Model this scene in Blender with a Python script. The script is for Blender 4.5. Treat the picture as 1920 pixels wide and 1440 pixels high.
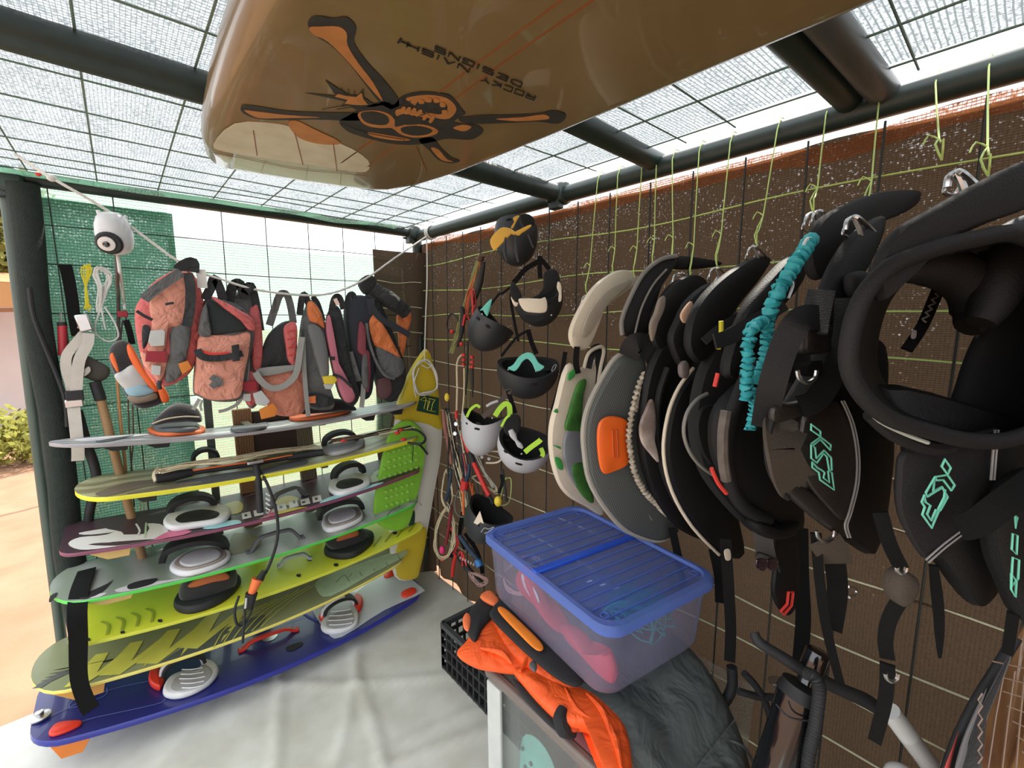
import bpy, bmesh, math, random
from mathutils import Vector, Matrix
C = bpy.context.scene.collection
for o in list(bpy.data.objects): bpy.data.objects.remove(o)
rnd = random.Random(7)
V = Vector
# ---------------------------------------------------------------- camera, sky, sun, exposure
F, PITCH, YAW, CAMZ = 850.0, math.radians(7.8), math.radians(40.8), 1.58
cp, sp = math.cos(PITCH), math.sin(PITCH)
FWD = V((math.sin(YAW)*cp, math.cos(YAW)*cp, -sp))
RGT = V((math.cos(YAW), -math.sin(YAW), 0))
UPV = RGT.cross(FWD)
CAM = V((0, 0, CAMZ))
def ray(px, py): return FWD + RGT*((px-960)/F) + UPV*((720-py)/F)
def ax(px, py, x): r = ray(px, py); return CAM + r*(x/r.x)      # where a sight line meets the plane at this x
def ay(px, py, y): r = ray(px, py); return CAM + r*(y/r.y)
def az(px, py, z): r = ray(px, py); return CAM + r*((z-CAMZ)/r.z)
def ad(px, py, d): r = ray(px, py); return CAM + r*d            # at depth d along the view
cam_d = bpy.data.cameras.new('camera'); cam = bpy.data.objects.new('camera', cam_d); C.objects.link(cam)
cam_d.sensor_fit = 'HORIZONTAL'; cam_d.sensor_width = 36.0; cam_d.lens = F*36.0/1920.0; cam_d.clip_start = .02
cam.matrix_world = Matrix((RGT.to_4d(), UPV.to_4d(), (-FWD).to_4d(), V((0, 0, 0, 1)))).transposed()
cam.matrix_world = Matrix.Translation(CAM) @ Matrix(((RGT.x, UPV.x, -FWD.x), (RGT.y, UPV.y, -FWD.y), (RGT.z, UPV.z, -FWD.z))).to_4x4()
sc = bpy.context.scene; sc.camera = cam
sc.view_settings.view_transform = 'Standard'; sc.view_settings.look = 'None'
sc.view_settings.gamma = 1.0; sc.view_settings.use_curve_mapping = False
sc.view_settings.exposure = 1.5
wd = bpy.data.worlds.new('sky'); sc.world = wd; wd.use_nodes = True
nt = wd.node_tree; bg = nt.nodes['Background']
bg.inputs['Color'].default_value = (.93, .97, 1.0, 1); bg.inputs['Strength'].default_value = 1.0
sl = bpy.data.lights.new('sun', 'SUN'); so = bpy.data.objects.new('sun', sl); C.objects.link(so)
sl.energy = 2.6; sl.angle = math.radians(1.0); sl.color = (1.0, .93, .82)
SUN_AZ, SUN_EL = math.radians(62), math.radians(52)
sd = V((math.sin(SUN_AZ)*math.cos(SUN_EL), math.cos(SUN_AZ)*math.cos(SUN_EL), math.sin(SUN_EL)))
so.rotation_euler = sd.to_track_quat('Z', 'Y').to_euler()
sc.cycles.max_bounces = 10; sc.cycles.transparent_max_bounces = 24; sc.cycles.diffuse_bounces = 5
sc.cycles.transmission_bounces = 8; sc.cycles.sample_clamp_indirect = 6.0; sc.cycles.caustics_refractive = False; sc.cycles.caustics_reflective = False

# ---------------------------------------------------------------- materials
def lin(h):
    if isinstance(h, str):
        h = h.lstrip('#'); c = [int(h[i:i+2], 16)/255 for i in (0, 2, 4)]
        return tuple((x/12.92 if x <= .04045 else ((x+.055)/1.055)**2.4) for x in c)
    return h
MATS = {}
def mat(key, col=None, rough=.65, metal=0.0, col2=None, nscale=18, namt=.35, bump=.0, bscale=120, trans=0.0, alpha=1.0, sheen=0.0, coat=0.0, spec=.5, bdist=.004):
    """Procedural surface: a base colour broken up by noise towards col2, with optional fine relief."""
    if key in MATS: return MATS[key]
    m = bpy.data.materials.new(key); m.use_nodes = True; n = m.node_tree.nodes; l = m.node_tree.links
    b = n['Principled BSDF']; c = lin(col); c2 = lin(col2) if col2 else tuple(x*.62 for x in c)
    tc = n.new('ShaderNodeTexCoord'); nz = n.new('ShaderNodeTexNoise'); nz.inputs['Scale'].default_value = nscale; nz.inputs['Detail'].default_value = 5
    l.new(tc.outputs['Object'], nz.inputs['Vector'])
    rp = n.new('ShaderNodeValToRGB'); rp.color_ramp.elements[0].position = .35; rp.color_ramp.elements[1].position = .75
    rp.color_ramp.elements[0].color = (0, 0, 0, 1); rp.color_ramp.elements[1].color = (namt, namt, namt, 1)
    l.new(nz.outputs['Fac'], rp.inputs['Fac'])
    mx = n.new('ShaderNodeMix'); mx.data_type = 'RGBA'; mx.inputs['A'].default_value = (*c, 1); mx.inputs['B'].default_value = (*c2, 1)
    l.new(rp.outputs['Color'], mx.inputs['Factor']); l.new(mx.outputs['Result'], b.inputs['Base Color'])
    b.inputs['Roughness'].default_value = rough; b.inputs['Metallic'].default_value = metal
    b.inputs['Specular IOR Level'].default_value = spec
    b.inputs['Sheen Weight'].default_value = sheen; b.inputs['Coat Weight'].default_value = coat
    b.inputs['Transmission Weight'].default_value = trans; b.inputs['Alpha'].default_value = alpha
    if bump:
        n2 = n.new('ShaderNodeTexNoise'); n2.inputs['Scale'].default_value = bscale; n2.inputs['Detail'].default_value = 3; n2.inputs['Distortion'].default_value = .8 if bdist > .01 else 0
        l.new(tc.outputs['Object'], n2.inputs['Vector'])
        bp = n.new('ShaderNodeBump'); bp.inputs['Strength'].default_value = bump; bp.inputs['Distance'].default_value = bdist
        l.new(n2.outputs['Fac'], bp.inputs['Height']); l.new(bp.outputs['Normal'], b.inputs['Normal'])
    MATS[key] = m; return m
def stripes(key, c1, c2, scale=60, direction='X', rough=.7, dist=.0, sharp=.1, rot=(0, 0, 0), bump=.0):
    if key in MATS: return MATS[key]
    m = mat(key, c1, rough=rough); n = m.node_tree.nodes; l = m.node_tree.links; b = n['Principled BSDF']
    tc = n.new('ShaderNodeTexCoord'); mp = n.new('ShaderNodeMapping'); mp.inputs['Rotation'].default_value = rot
    l.new(tc.outputs['Object'], mp.inputs['Vector'])
    w = n.new('ShaderNodeTexWave'); w.bands_direction = direction; w.inputs['Scale'].default_value = scale; w.inputs['Distortion'].default_value = dist
    w.inputs['Detail'].default_value = 2; w.inputs['Detail Scale'].default_value = 1.2
    l.new(mp.outputs['Vector'], w.inputs['Vector'])
    rp = n.new('ShaderNodeValToRGB'); rp.color_ramp.elements[0].position = .5-sharp; rp.color_ramp.elements[1].position = .5+sharp
    rp.color_ramp.elements[0].color = (*lin(c1), 1); rp.color_ramp.elements[1].color = (*lin(c2), 1)
    l.new(w.outputs['Fac'], rp.inputs['Fac']); l.new(rp.outputs['Color'], b.inputs['Base Color'])
    if bump:
        bp = n.new('ShaderNodeBump'); bp.inputs['Strength'].default_value = bump; bp.inputs['Distance'].default_value = .004
        l.new(w.outputs['Fac'], bp.inputs['Height']); l.new(bp.outputs['Normal'], b.inputs['Normal'])
    return m
def net(key, col, col2, open_, sx, sy, sz, period=.011, glow=.5, wob=.5, thin=.12, fine=1.6, zg=0.0, z0=1.6):
    """Knitted shade cloth: yarn rows with open gaps between them; yarn both reflects and lets light through."""
    m = bpy.data.materials.new(key); m.use_nodes = True; n = m.node_tree.nodes; l = m.node_tree.links
    n.remove(n['Principled BSDF']); out = n['Material Output']
    tc = n.new('ShaderNodeTexCoord')
    def math_(op, a, b=None, cl=False):
        q = n.new('ShaderNodeMath'); q.operation = op; q.use_clamp = cl
        for i, x in enumerate((a, b)):
            if x is None: continue
            if isinstance(x, (int, float)): q.inputs[i].default_value = x
            else: l.new(x, q.inputs[i])
        return q.outputs[0]
    sp_ = n.new('ShaderNodeSeparateXYZ'); l.new(tc.outputs['Object'], sp_.inputs[0])
    nz = n.new('ShaderNodeTexNoise'); nz.inputs['Scale'].default_value = 9; nz.inputs['Detail'].default_value = 4; l.new(tc.outputs['Object'], nz.inputs['Vector'])
    nf = n.new('ShaderNodeTexNoise'); nf.inputs['Scale'].default_value = 150; nf.inputs['Detail'].default_value = 2; l.new(tc.outputs['Object'], nf.inputs['Vector'])
    a, b = sp_.outputs[sx], sp_.outputs[sy]
    jit = math_('MULTIPLY', nz.outputs['Fac'], wob)
    fa = math_('FRACT', math_('ADD', math_('MULTIPLY', a, 1/period), jit))
    fb = math_('FRACT', math_('ADD', math_('MULTIPLY', b, 1/(period*sz)), jit))
    ga = math_('GREATER_THAN', fa, thin); gb = math_('GREATER_THAN', fb, .3)
    hole = math_('MULTIPLY', ga, gb)
    big = math_('MULTIPLY', math_('SUBTRACT', nz.outputs['Fac'], .5), .5)
    op = math_('ADD', math_('ADD', open_, big), math_('MULTIPLY', math_('SUBTRACT', nf.outputs['Fac'], .5), fine))
    if zg: op = math_('ADD', op, math_('MULTIPLY', math_('SUBTRACT', sp_.outputs['Z'], z0), zg))
    fac = math_('MULTIPLY', hole, op, True)
    cm = n.new('ShaderNodeMix'); cm.data_type = 'RGBA'; cm.inputs['A'].default_value = (*lin(col), 1); cm.inputs['B'].default_value = (*lin(col2), 1)
    l.new(math_('ADD', math_('MULTIPLY', hole, .45), math_('MULTIPLY', nf.outputs['Fac'], .55)), cm.inputs['Factor'])
    df = n.new('ShaderNodeBsdfDiffuse'); tl = n.new('ShaderNodeBsdfTranslucent'); tr = n.new('ShaderNodeBsdfTransparent')
    l.new(cm.outputs['Result'], df.inputs['Color']); l.new(cm.outputs['Result'], tl.inputs['Color'])
    m1 = n.new('ShaderNodeMixShader'); m1.inputs[0].default_value = glow; l.new(df.outputs[0], m1.inputs[1]); l.new(tl.outputs[0], m1.inputs[2])
    m2 = n.new('ShaderNodeMixShader'); l.new(fac, m2.inputs[0]); l.new(m1.outputs[0], m2.inputs[1]); l.new(tr.outputs[0], m2.inputs[2])
    l.new(m2.outputs[0], out.inputs['Surface'])
    MATS[key] = m; return m

# ---------------------------------------------------------------- geometry helpers
def cr(pts, n=5, closed=False):
    """Catmull-Rom through the points."""
    P = [V(p) for p in pts]; N = len(P)
    if N < 3: return [P[0].lerp(P[-1], i/n) for i in range(n+1)]
    out = []; segs = N if closed else N-1
    for i in range(segs):
        if closed: p0, p1, p2, p3 = P[i-1], P[i], P[(i+1) % N], P[(i+2) % N]
        else: p0, p1, p2, p3 = P[max(i-1, 0)], P[i], P[i+1], P[min(i+2, N-1)]
        for k in range(n):
            t = k/n; t2, t3 = t*t, t*t*t
            out.append(.5*((2*p1)+(p2-p0)*t+(2*p0-5*p1+4*p2-p3)*t2+(3*p1-p0-3*p2+p3)*t3))
    if not closed: out.append(P[-1])
    return out
def frames(P, closed=False, up=None):
    N = len(P); T = []
    for i in range(N):
        a = P[i-1] if (i > 0 or closed) else P[0]; b = P[(i+1) % N] if (i < N-1 or closed) else P[-1]
        t = (b-a); T.append(t.normalized() if t.length > 1e-9 else V((0, 0, 1)))
    u = (up or V((0, 0, 1))); s = T[0].cross(u)
    if s.length < 1e-3: s = T[0].cross(V((1, .3, 0)))
    s.normalize(); S = []
    for t in T:
        s = s - t*s.dot(t)
        if s.length < 1e-6: s = t.orthogonal()
        s = s.normalized(); S.append(s.copy())
    return T, S
def newell(P):
    nrm = V((0, 0, 0))
    for i in range(len(P)):
        a, b = P[i], P[(i+1) % len(P)]
        nrm += V(((a.y-b.y)*(a.z+b.z), (a.z-b.z)*(a.x+b.x), (a.x-b.x)*(a.y+b.y)))
    return nrm.normalized() if nrm.length > 1e-12 else V((0, 0, 1))
class G:
    def __init__(s): s.v = []; s.f = []
    def add(s, vs, fs):
        o = len(s.v); s.v += [V(x) for x in vs]; s.f += [tuple(i+o for i in f) for f in fs]; return s
    def box(s, c, size, R=None):
        c = V(c); h = [x/2 for x in size]; vs = []
        for x in (-1, 1):
            for y in (-1, 1):
                for z in (-1, 1):
                    p = V((x*h[0], y*h[1], z*h[2])); vs.append(c+(R @ p if R else p))
        return s.add(vs, [(0, 1, 3, 2), (4, 6, 7, 5), (0, 4, 5, 1), (2, 3, 7, 6), (0, 2, 6, 4), (1, 5, 7, 3)])
    def beam(s, a, b, w, h, up=V((0, 0, 1))):
        a, b = V(a), V(b); d = (b-a); L = d.length; d.normalize(); sd = d.cross(up)
        if sd.length < 1e-4: sd = d.orthogonal()
        sd.normalize(); u = sd.cross(d).normalized()
        R = Matrix((d, sd, u)).transposed(); return s.box((a+b)/2, (L, w, h), R)
    def tube(s, pts, r, n=8, closed=False, sub=4):
        P = cr(pts, sub, closed) if sub > 1 and len(pts) > 2 else [V(p) for p in pts]
        T, S = frames(P, closed); N = len(P)
        if isinstance(r, (list, tuple)):
            rr = [];
            for i in range(N):
                t = i/(N-1)*(len(r)-1); k = min(int(t), len(r)-2); rr.append(r[k]*(1-(t-k))+r[k+1]*(t-k))
        else: rr = [r]*N
        vs = []
        for p, t, sd, q in zip(P, T, S, rr):
            b = t.cross(sd)
            for k in range(n):
                a = 2*math.pi*k/n; vs.append(p+(sd*math.cos(a)+b*math.sin(a))*q)
        fs = []
        for i in range(N if closed else N-1):
            j = (i+1) % N
            for k in range(n): fs.append((i*n+k, i*n+(k+1) % n, j*n+(k+1) % n, j*n+k))
        if not closed: fs += [tuple(range(n-1, -1, -1)), tuple(range((N-1)*n, N*n))]
        return s.add(vs, fs)
    def ribbon(s, pts, w, t=.003, side=None, sub=5, closed=False, nrm=None):
        """Flat webbing: side is the direction of its width (one vector, or one per point)."""
        P = cr(pts, sub, closed) if sub > 1 and len(pts) > 2 else [V(p) for p in pts]
        T, S = frames(P, closed); N = len(P)
        if side is not None and not isinstance(side, V):
            sds = cr(list(side), sub, closed) if len(side) > 2 and sub > 1 else [V(side[0]).lerp(V(side[-1]), i/max(1, N-1)) for i in range(N)]
        elif side is None:
            fn_ = nrm or (CAM-sum(P, V((0, 0, 0)))/N).normalized(); sds = [tt.cross(fn_) for tt in T]
        else: sds = [side]*N
        ws = w if isinstance(w, (list, tuple)) else [w, w]; vs = []
        for i, (p, tt) in enumerate(zip(P, T)):
            sd = sds[i] if sds[i] is not None else S[i]
            sd = (sd-tt*sd.dot(tt)); sd = sd.normalized() if sd.length > 1e-6 else S[i]
            nn = tt.cross(sd).normalized(); q = i/(N-1)*(len(ws)-1); k = min(int(q), len(ws)-2); ww = ws[k]*(1-(q-k))+ws[k+1]*(q-k)
            for a, b in ((-1, -1), (1, -1), (1, 1), (-1, 1)): vs.append(p+sd*a*ww/2+nn*b*t/2)
        fs = []
        for i in range(N if closed else N-1):
            j = (i+1) % N
            for k in range(4): fs.append((i*4+k, i*4+(k+1) % 4, j*4+(k+1) % 4, j*4+k))
        if not closed: fs += [(3, 2, 1, 0), tuple((N-1)*4+k for k in range(4))]
        return s.add(vs, fs)
    def prism(s, P, t, nrm=None, off=0.0):
        P = [V(p) for p in P]; nn = nrm or newell(P); n = len(P)
        vs = [p+nn*(off+t/2) for p in P]+[p+nn*(off-t/2) for p in P]
        fs = [tuple(range(n)), tuple(range(2*n-1, n-1, -1))]+[(i, i+n, (i+1) % n+n, (i+1) % n) for i in range(n)]
        return s.add(vs, fs)
    def pillow(s, pts, t, nrm=None, bulge=0.0, axis=None, sub=4, edge=.25, back=1.0, smooth=True, rings=(1, .965, .88, .7, .45, .2), shape=.6):
        """Padded panel: closed outline, thickest in the middle, with an optional overall curve about axis."""
        P = cr(pts, sub, True) if smooth else [V(p) for p in pts]
        nn = nrm or newell(P); n = len(P); c = sum(P, V((0, 0, 0)))/n
        if nrm is None and nn.dot(CAM-c) < 0: nn = -nn
        axis = axis or V((0, 0, 1)); lat = axis.cross(nn); lat = lat.normalized() if lat.length > 1e-6 else nn.orthogonal()
        hw = max(abs((p-c).dot(lat)) for p in P) or 1
        bd = lambda q: nn*(bulge*(1-((q-c).dot(lat)/hw)**2))
        vs = []; R = len(rings)
        for sgn, kk in ((1, 1.0), (-1, back)):
            for r in rings:
                h = edge+(1-edge)*max(0, 1-r**3)**shape if r < 1 else edge*.3
                for p in P:
                    q = c+(p-c)*r; vs.append(q+nn*(sgn*kk*t/2*h)+bd(q))
        vs += [c+nn*t/2+bd(c), c-nn*(t/2*back)+bd(c)]; fs = []; off = R*n
        for i in range(R-1):
            for k in range(n):
                k2 = (k+1) % n
                fs.append((i*n+k, i*n+k2, (i+1)*n+k2, (i+1)*n+k)); fs.append((off+i*n+k2, off+i*n+k, off+(i+1)*n+k, off+(i+1)*n+k2))
        for k in range(n):
            k2 = (k+1) % n; fs.append(((R-1)*n+k, (R-1)*n+k2, 2*off)); fs.append((off+(R-1)*n+k2, off+(R-1)*n+k, 2*off+1))
            fs.append((k2, k, off+k, off+k2))
        return s.add(vs, fs)
    def rslab(s, P, t, rad, nrm=None, seg=3, top=None, bot=None):
        """Plate with rounded rims: the outline inset by arc steps above and below its middle plane."""
        P = [V(p) for p in P]; nn = nrm or newell(P); n = len(P); ins = []
        if newell(P).dot(nn) < 0: P = P[::-1]
        for i in range(n):
            e = (P[(i+1) % n]-P[i-1]); q = nn.cross(e); ins.append(q.normalized() if q.length > 1e-9 else V((0, 0, 0)))
        lv = []
        for k in range(seg+1):
            a = math.pi/2*(1-k/seg); lv.append((rad*(1-math.cos(a)), t/2*math.sin(a) if rad else t/2))
        prof = lv+[(i, -h) for i, h in lv[::-1][1:]]; vs = []
        for (i_, h) in prof:
            for p, q in zip(P, ins): vs.append(p+q*i_+nn*h)
        m = len(prof); fs = [tuple(range(n)), tuple(range(m*n-1, (m-1)*n-1, -1))]
        for a in range(m-1):
            for k in range(n): fs.append((a*n+k, (a+1)*n+k, (a+1)*n+(k+1) % n, a*n+(k+1) % n))
        return s.add(vs, fs)
    def lathe(s, prof, base=(0, 0, 0), axis=V((0, 0, 1)), n=16):
        base = V(base); axis = V(axis).normalized(); a = axis.orthogonal().normalized(); b = axis.cross(a); vs = []
        for r, h in prof:
            for k in range(n):
                q = 2*math.pi*k/n; vs.append(base+axis*h+(a*math.cos(q)+b*math.sin(q))*r)
        fs = [(i*n+k, i*n+(k+1) % n, (i+1)*n+(k+1) % n, (i+1)*n+k) for i in range(len(prof)-1) for k in range(n)]
        fs += [tuple(range(n-1, -1, -1)), tuple(range((len(prof)-1)*n, len(prof)*n))]
        return s.add(vs, fs)
    def patch(s, rows, t=0.004, sub=4, nrm=None):
        """Cloth or shell through a lattice of points, with thickness t."""
        R = [cr(r, sub) for r in rows]; m = len(R[0]); cols = [cr([r[j] for r in R], sub) for j in range(m)]
        nr = len(cols[0]); g = [[cols[j][i] for j in range(m)] for i in range(nr)]; vs = []; nor = []
        for i in range(nr):
            for j in range(m):
                du = g[i][min(j+1, m-1)]-g[i][max(j-1, 0)]; dv = g[min(i+1, nr-1)][j]-g[max(i-1, 0)][j]
                q = du.cross(dv); nor.append(q.normalized() if q.length > 1e-12 else V((0, 0, 1)))
        flat = [g[i][j] for i in range(nr) for j in range(m)]; K = len(flat)
        vs = [p+q*t/2 for p, q in zip(flat, nor)]+[p-q*t/2 for p, q in zip(flat, nor)]; fs = []
        for i in range(nr-1):
            for j in range(m-1):
                a, b, c, d = i*m+j, i*m+j+1, (i+1)*m+j+1, (i+1)*m+j
                fs.append((a, b, c, d)); fs.append((d+K, c+K, b+K, a+K))
        rim = [j for j in range(m)]+[i*m+m-1 for i in range(1, nr)]+[(nr-1)*m+j for j in range(m-2, -1, -1)]+[i*m for i in range(nr-2, 0, -1)]
        for i in range(len(rim)):
            a, b = rim[i], rim[(i+1) % len(rim)]; fs.append((b, a, a+K, b+K))
        return s.add(vs, fs)
    def ell(s, c, r, R=None, nu=16, nv=10):
        c = V(c); vs = []; fs = []
        for i in range(nv+1):
            th = math.pi*i/nv
            for k in range(nu):
                ph = 2*math.pi*k/nu; p = V((r[0]*math.sin(th)*math.cos(ph), r[1]*math.sin(th)*math.sin(ph), r[2]*math.cos(th)))
                vs.append(c+(R @ p if R else p))
        for i in range(nv):
            for k in range(nu): fs.append((i*nu+k, (i+1)*nu+k, (i+1)*nu+(k+1) % nu, i*nu+(k+1) % nu))
        return s.add(vs, fs)
    def obj(s, name, m, parent=None, bevel=0, sharp=40, label=None, kind=None):
        me = bpy.data.meshes.new(name); o = bpy.data.objects.new(name, me)
        if parent: og = ORG[parent.name]
        else: og = V((sum(p.x for p in s.v)/len(s.v), sum(p.y for p in s.v)/len(s.v), min(p.z for p in s.v)))
        me.from_pydata([tuple(p-og) for p in s.v], [], s.f); me.validate(); me.materials.append(m)
        bm = bmesh.new(); bm.from_mesh(me); bmesh.ops.remove_doubles(bm, verts=bm.verts, dist=1e-6); bmesh.ops.recalc_face_normals(bm, faces=bm.faces); bm.to_mesh(me); bm.free()
        me.polygons.foreach_set('use_smooth', [True]*len(me.polygons)); me.set_sharp_from_angle(angle=math.radians(sharp))
        C.objects.link(o)
        ORG[o.name] = og
        if parent: o.parent = parent
        else: o.location = og
        if bevel:
            b = o.modifiers.new('bevel', 'BEVEL'); b.width = bevel; b.segments = 2; b.limit_method = 'ANGLE'
        if label: o['label'] = label
        if kind: o['kind'] = kind
        return o
ORG = {}
def thing(name, label, cat, loc, group=None):
    o = bpy.data.objects.new(name, None); C.objects.link(o); o.empty_display_size = .05
    o.location = V(loc); ORG[o.name] = V(loc); o['label'] = label; o['category'] = cat
    if group: o['group'] = group
    return o
def solo(o, label, cat, group=None):
    o['label'] = label; o['category'] = cat
    if group: o['group'] = group
    return o
def struct(o): o['kind'] = 'structure'; return o
def on(fn, pts): return [fn(*p) for p in pts]
def PY(c): return lambda px, py, d=0: ay(px, py, c+d)
def PX(c): return lambda px, py, d=0: ax(px, py, c+d)
def PZ(c): return lambda px, py, d=0: az(px, py, c+d)
def PD(c): return lambda px, py, d=0: ad(px, py, c+d)
def jit(p, a): return V(p)+V((rnd.uniform(-a, a), rnd.uniform(-a, a), rnd.uniform(-a, a)))
# ---------------------------------------------------------------- setting
from mathutils import noise
BW, RW, ZR = 2.42, 1.36, 2.10
m_tarp = mat('white_groundsheet', '#d2d1c8', rough=.55, col2='#a8a293', nscale=7, namt=.55, bump=.25, bscale=14)
m_sand = mat('red_sand', '#a07a60', rough=.95, col2='#835f47', nscale=3, namt=.8, bump=.5, bscale=60)
m_pipe = mat('green_painted_pipe', '#1d2a26', rough=.45, col2='#33423c', nscale=30)
m_greypipe = mat('grey_pipe', '#4a4a48', rough=.4, col2='#3a3532', nscale=20)
m_wire = mat('fence_wire', '#5f7466', rough=.6)
m_wired = mat('dark_fence_wire', '#262a28', rough=.6)
net_roof = net('roof_shade_cloth', '#687072', '#90959a', .26, 'X', 'Y', 1.3, .0075, .5, .5, .16, 2.0)
net_green = net('green_shade_cloth', '#1f4336', '#5f8d7a', -.03, 'X', 'Z', 1.2, .0095, .40, .5, .14, .9)
net_thin = net('thin_green_shade_cloth', '#7fbf9f', '#b8dcc6', .50, 'X', 'Z', 1.2, .010, .6)
net_brown = net('brown_shade_cloth', '#2c251d', '#504336', -.22, 'Y', 'Z', .7, .0075, .28, .5, .14, 1.5, .22, 1.75)
net_brownx = net('brown_shade_cloth_end', '#352d25', '#5d5043', -.30, 'X', 'Z', .7, .0075, .25, .5, .14, 1.5, .2, 1.7)
net_fringe = net('sun_glow_hem', '#7a4a30', '#b5764e', .30, 'Y', 'Z', .9, .007, .5)  # orange colour stands for sun glowing through the brown cloth's top edge

# groundsheet with soft folds
def surf(fn, us, vs_):
    g = G(); n = len(us); vv = [fn(u, v) for v in vs_ for u in us]
    return g.add(vv, [(j*n+i, j*n+i+1, (j+1)*n+i+1, (j+1)*n+i) for j in range(len(vs_)-1) for i in range(n-1)])
def ls(a, b, n): return [a+(b-a)*i/(n-1) for i in range(n)]
def fold(x, y):
    h = .010*noise.noise((x*1.3, y*3.2, 1))+.004*noise.noise((x*6, y*7, 4))
    for (x0, y0, dx, dy, w, a) in ((.2, 1.5, 1.0, -.35, .018, .010), (.0, 1.9, .7, .9, .014, .008), (.55, 1.3, .25, 1.0, .016, .011), (.3, 1.2, .5, .9, .02, .010), (-.2, 1.6, .9, -.2, .016, .008), (.8, 1.7, .8, -.6, .02, .009), (.1, 1.0, .3, 1.0, .02, .012)):
        L = math.hypot(dx, dy); d = ((x-x0)*dy-(y-y0)*dx)/L+.02*noise.noise((x*3, y*3, x0*9))
        h += a*math.exp(-(d/w)**2)
    return V((x, y, max(.003, .012+h)))
struct(surf(fold, ls(-2.2, RW+.02, 150), ls(-1.0, 2.50, 150)).obj('floor', m_tarp, sharp=180))
def sandf(x, y):
    inside = -2.4 < x < 1.5 and y < 2.75
    h = 0 if inside else .05*noise.noise((x*1.7, y*1.7, 0))+.03*noise.noise((x*5, y*5, 3))-.01
    return V((x, y, -.03 if inside else max(h, -.06)))
struct(surf(sandf, ls(-9, 8, 170), ls(-6, 20, 240)).obj('sand_ground', m_sand, sharp=180))
struct(G().box((0, 30, -.12), (140, 160, .08)).obj('sand_plain', m_sand))
struct(G().box((-3, 11.0, .0), (9, 1.2, .08)).obj('pale_path', mat('pale_concrete', '#d8c8b6', rough=.9)))

# cloth walls and roof
def netwall(name, fn, us, vs_, m): return struct(surf(fn, us, vs_).obj(name, m, sharp=180))
def sag(x, y):
    return V((x, y, ZR+.012+.012*noise.noise((x*2, y*2, 2))-.03*math.exp(-((y-2.36)/.07)**2)*0))
ceiling = netwall('ceiling', sag, ls(-.27, 1.275, 30), ls(-1.25, 2.40, 50), net_roof)
netwall('ceiling_hem', lambda x, y: V((x, y, ZR-.012+.03*(y-2.26)*-1+.012*noise.noise((x*4, 1, 2)))), ls(-.27, 1.2, 30), ls(2.30, 2.42, 5), net_thin)
wall_back = netwall('wall_back', lambda x, z: V((x, BW+.012+.012*noise.noise((x*3, z*3, 7)), z)), ls(-.22, .215, 12), ls(.03, 2.03, 30), net_green)
netwall('wall_back_thin', lambda x, z: V((x, BW+.016+.010*noise.noise((x*3, z*3, 9)), min(z, 1.945-.02*math.sin(x*2)))), ls(.19, 1.30, 16), ls(.03, 1.95, 30), net_thin)
netwall('wall_back_band', lambda x, z: V((x, BW+.02, z)), ls(-.2, .2, 8), ls(2.0, 2.07, 3), net_thin)
netwall('wall_corner', lambda x, z: V((x+(.015*noise.noise((1, z*4, 7)) if x < 1.2 else 0), BW-.01+.05*noise.noise((x*5, z*1.2, 5))-.25*max(0, x-1.25)**1, z)), ls(1.08, 1.41, 16), ls(.0, 1.97, 30), net_brownx)
wall_right = netwall('wall_right', lambda y, z: V((RW+.02+.018*noise.noise((y*3, z*1.5, 7))+.16*max(0, .95-z)*abs(noise.noise((y*3.5, z*.6, 2))), y, min(z, 2.02+.012*noise.noise((y*4, 3, 3))))), ls(-1.27, 2.46, 78), ls(.0, 2.04, 40), net_brown)
netwall('wall_right_glow_hem', lambda y, z: V((RW+.013+.015*noise.noise((y*3, z*1.5, 7)), y, z-.02*noise.noise((y*4, 3, 3)))), ls(-.9, 2.36, 50), ls(1.985, 2.028, 4), net_fringe)  # top strip of the brown wall, coloured as sunlight coming through

netwall('wall_front_added', lambda x, z: V((x, -1.25+.012*noise.noise((x*3, z*3, 7)), z)), ls(.15, 1.40, 16), ls(.0, 2.04, 24), net_brownx)  # added unseen behind the camera to dim the light on the harnesses
# roof wires, wall wires
def wires(parent, lines, r, m, name='wire'):
    for a, b in lines:
        a, b = V(a), V(b); g = G(); mid = (a+b)/2+jit((0, 0, 0), .004); g.tube([a, a.lerp(b, .25)+jit((0, 0, 0), .003), mid, a.lerp(b, .75)+jit((0, 0, 0), .003), b], r, 5, sub=2); g.obj(name, m, parent)
wires(ceiling, [((x, -1.1, ZR), (x, 2.40, ZR)) for x in (-.19, -.01, .17, .357, .54, .725, .91, 1.09, 1.26)], .0025, m_wire)
wires(ceiling, [((-.26, y, ZR-.004), (1.30, y+.03, ZR-.004)) for y in (-.8, -.6, -.4, -.2, 0, .19, .56, .70, 1.03, 1.40, 1.60, 1.77, 1.96, 2.10, 2.20, 2.32)], .0023, m_wire)
wires(wall_back, [((x, BW-.004, .02), (x, BW-.004, 2.06)) for x in (-.15, .03)], .0022, m_wired)
wires(wall_back, [((-.2, BW-.008, z), (1.30, BW-.008, z+.01)) for z in (.2, .38, .55, .73, .90, 1.08, 1.255, 1.43, 1.61, 1.79, 1.93)], .0022, m_wired)
wires(wall_back, [((x, BW-.004, .02), (x, BW-.004, 2.06)) for x in (.39, .565, .755, .926, 1.10, 1.27)], .0022, m_wired)
wires(wall_right, [((RW-.005, y, .02), (RW-.005, y, 2.03)) for y in (-.35, -.2, -.04, .117, .278, .430, .581, .733, .879, 1.04, 1.188, 1.34, 1.49, 1.645, 1.80, 1.95, 2.10, 2.25)], .0028, m_wired)
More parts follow.
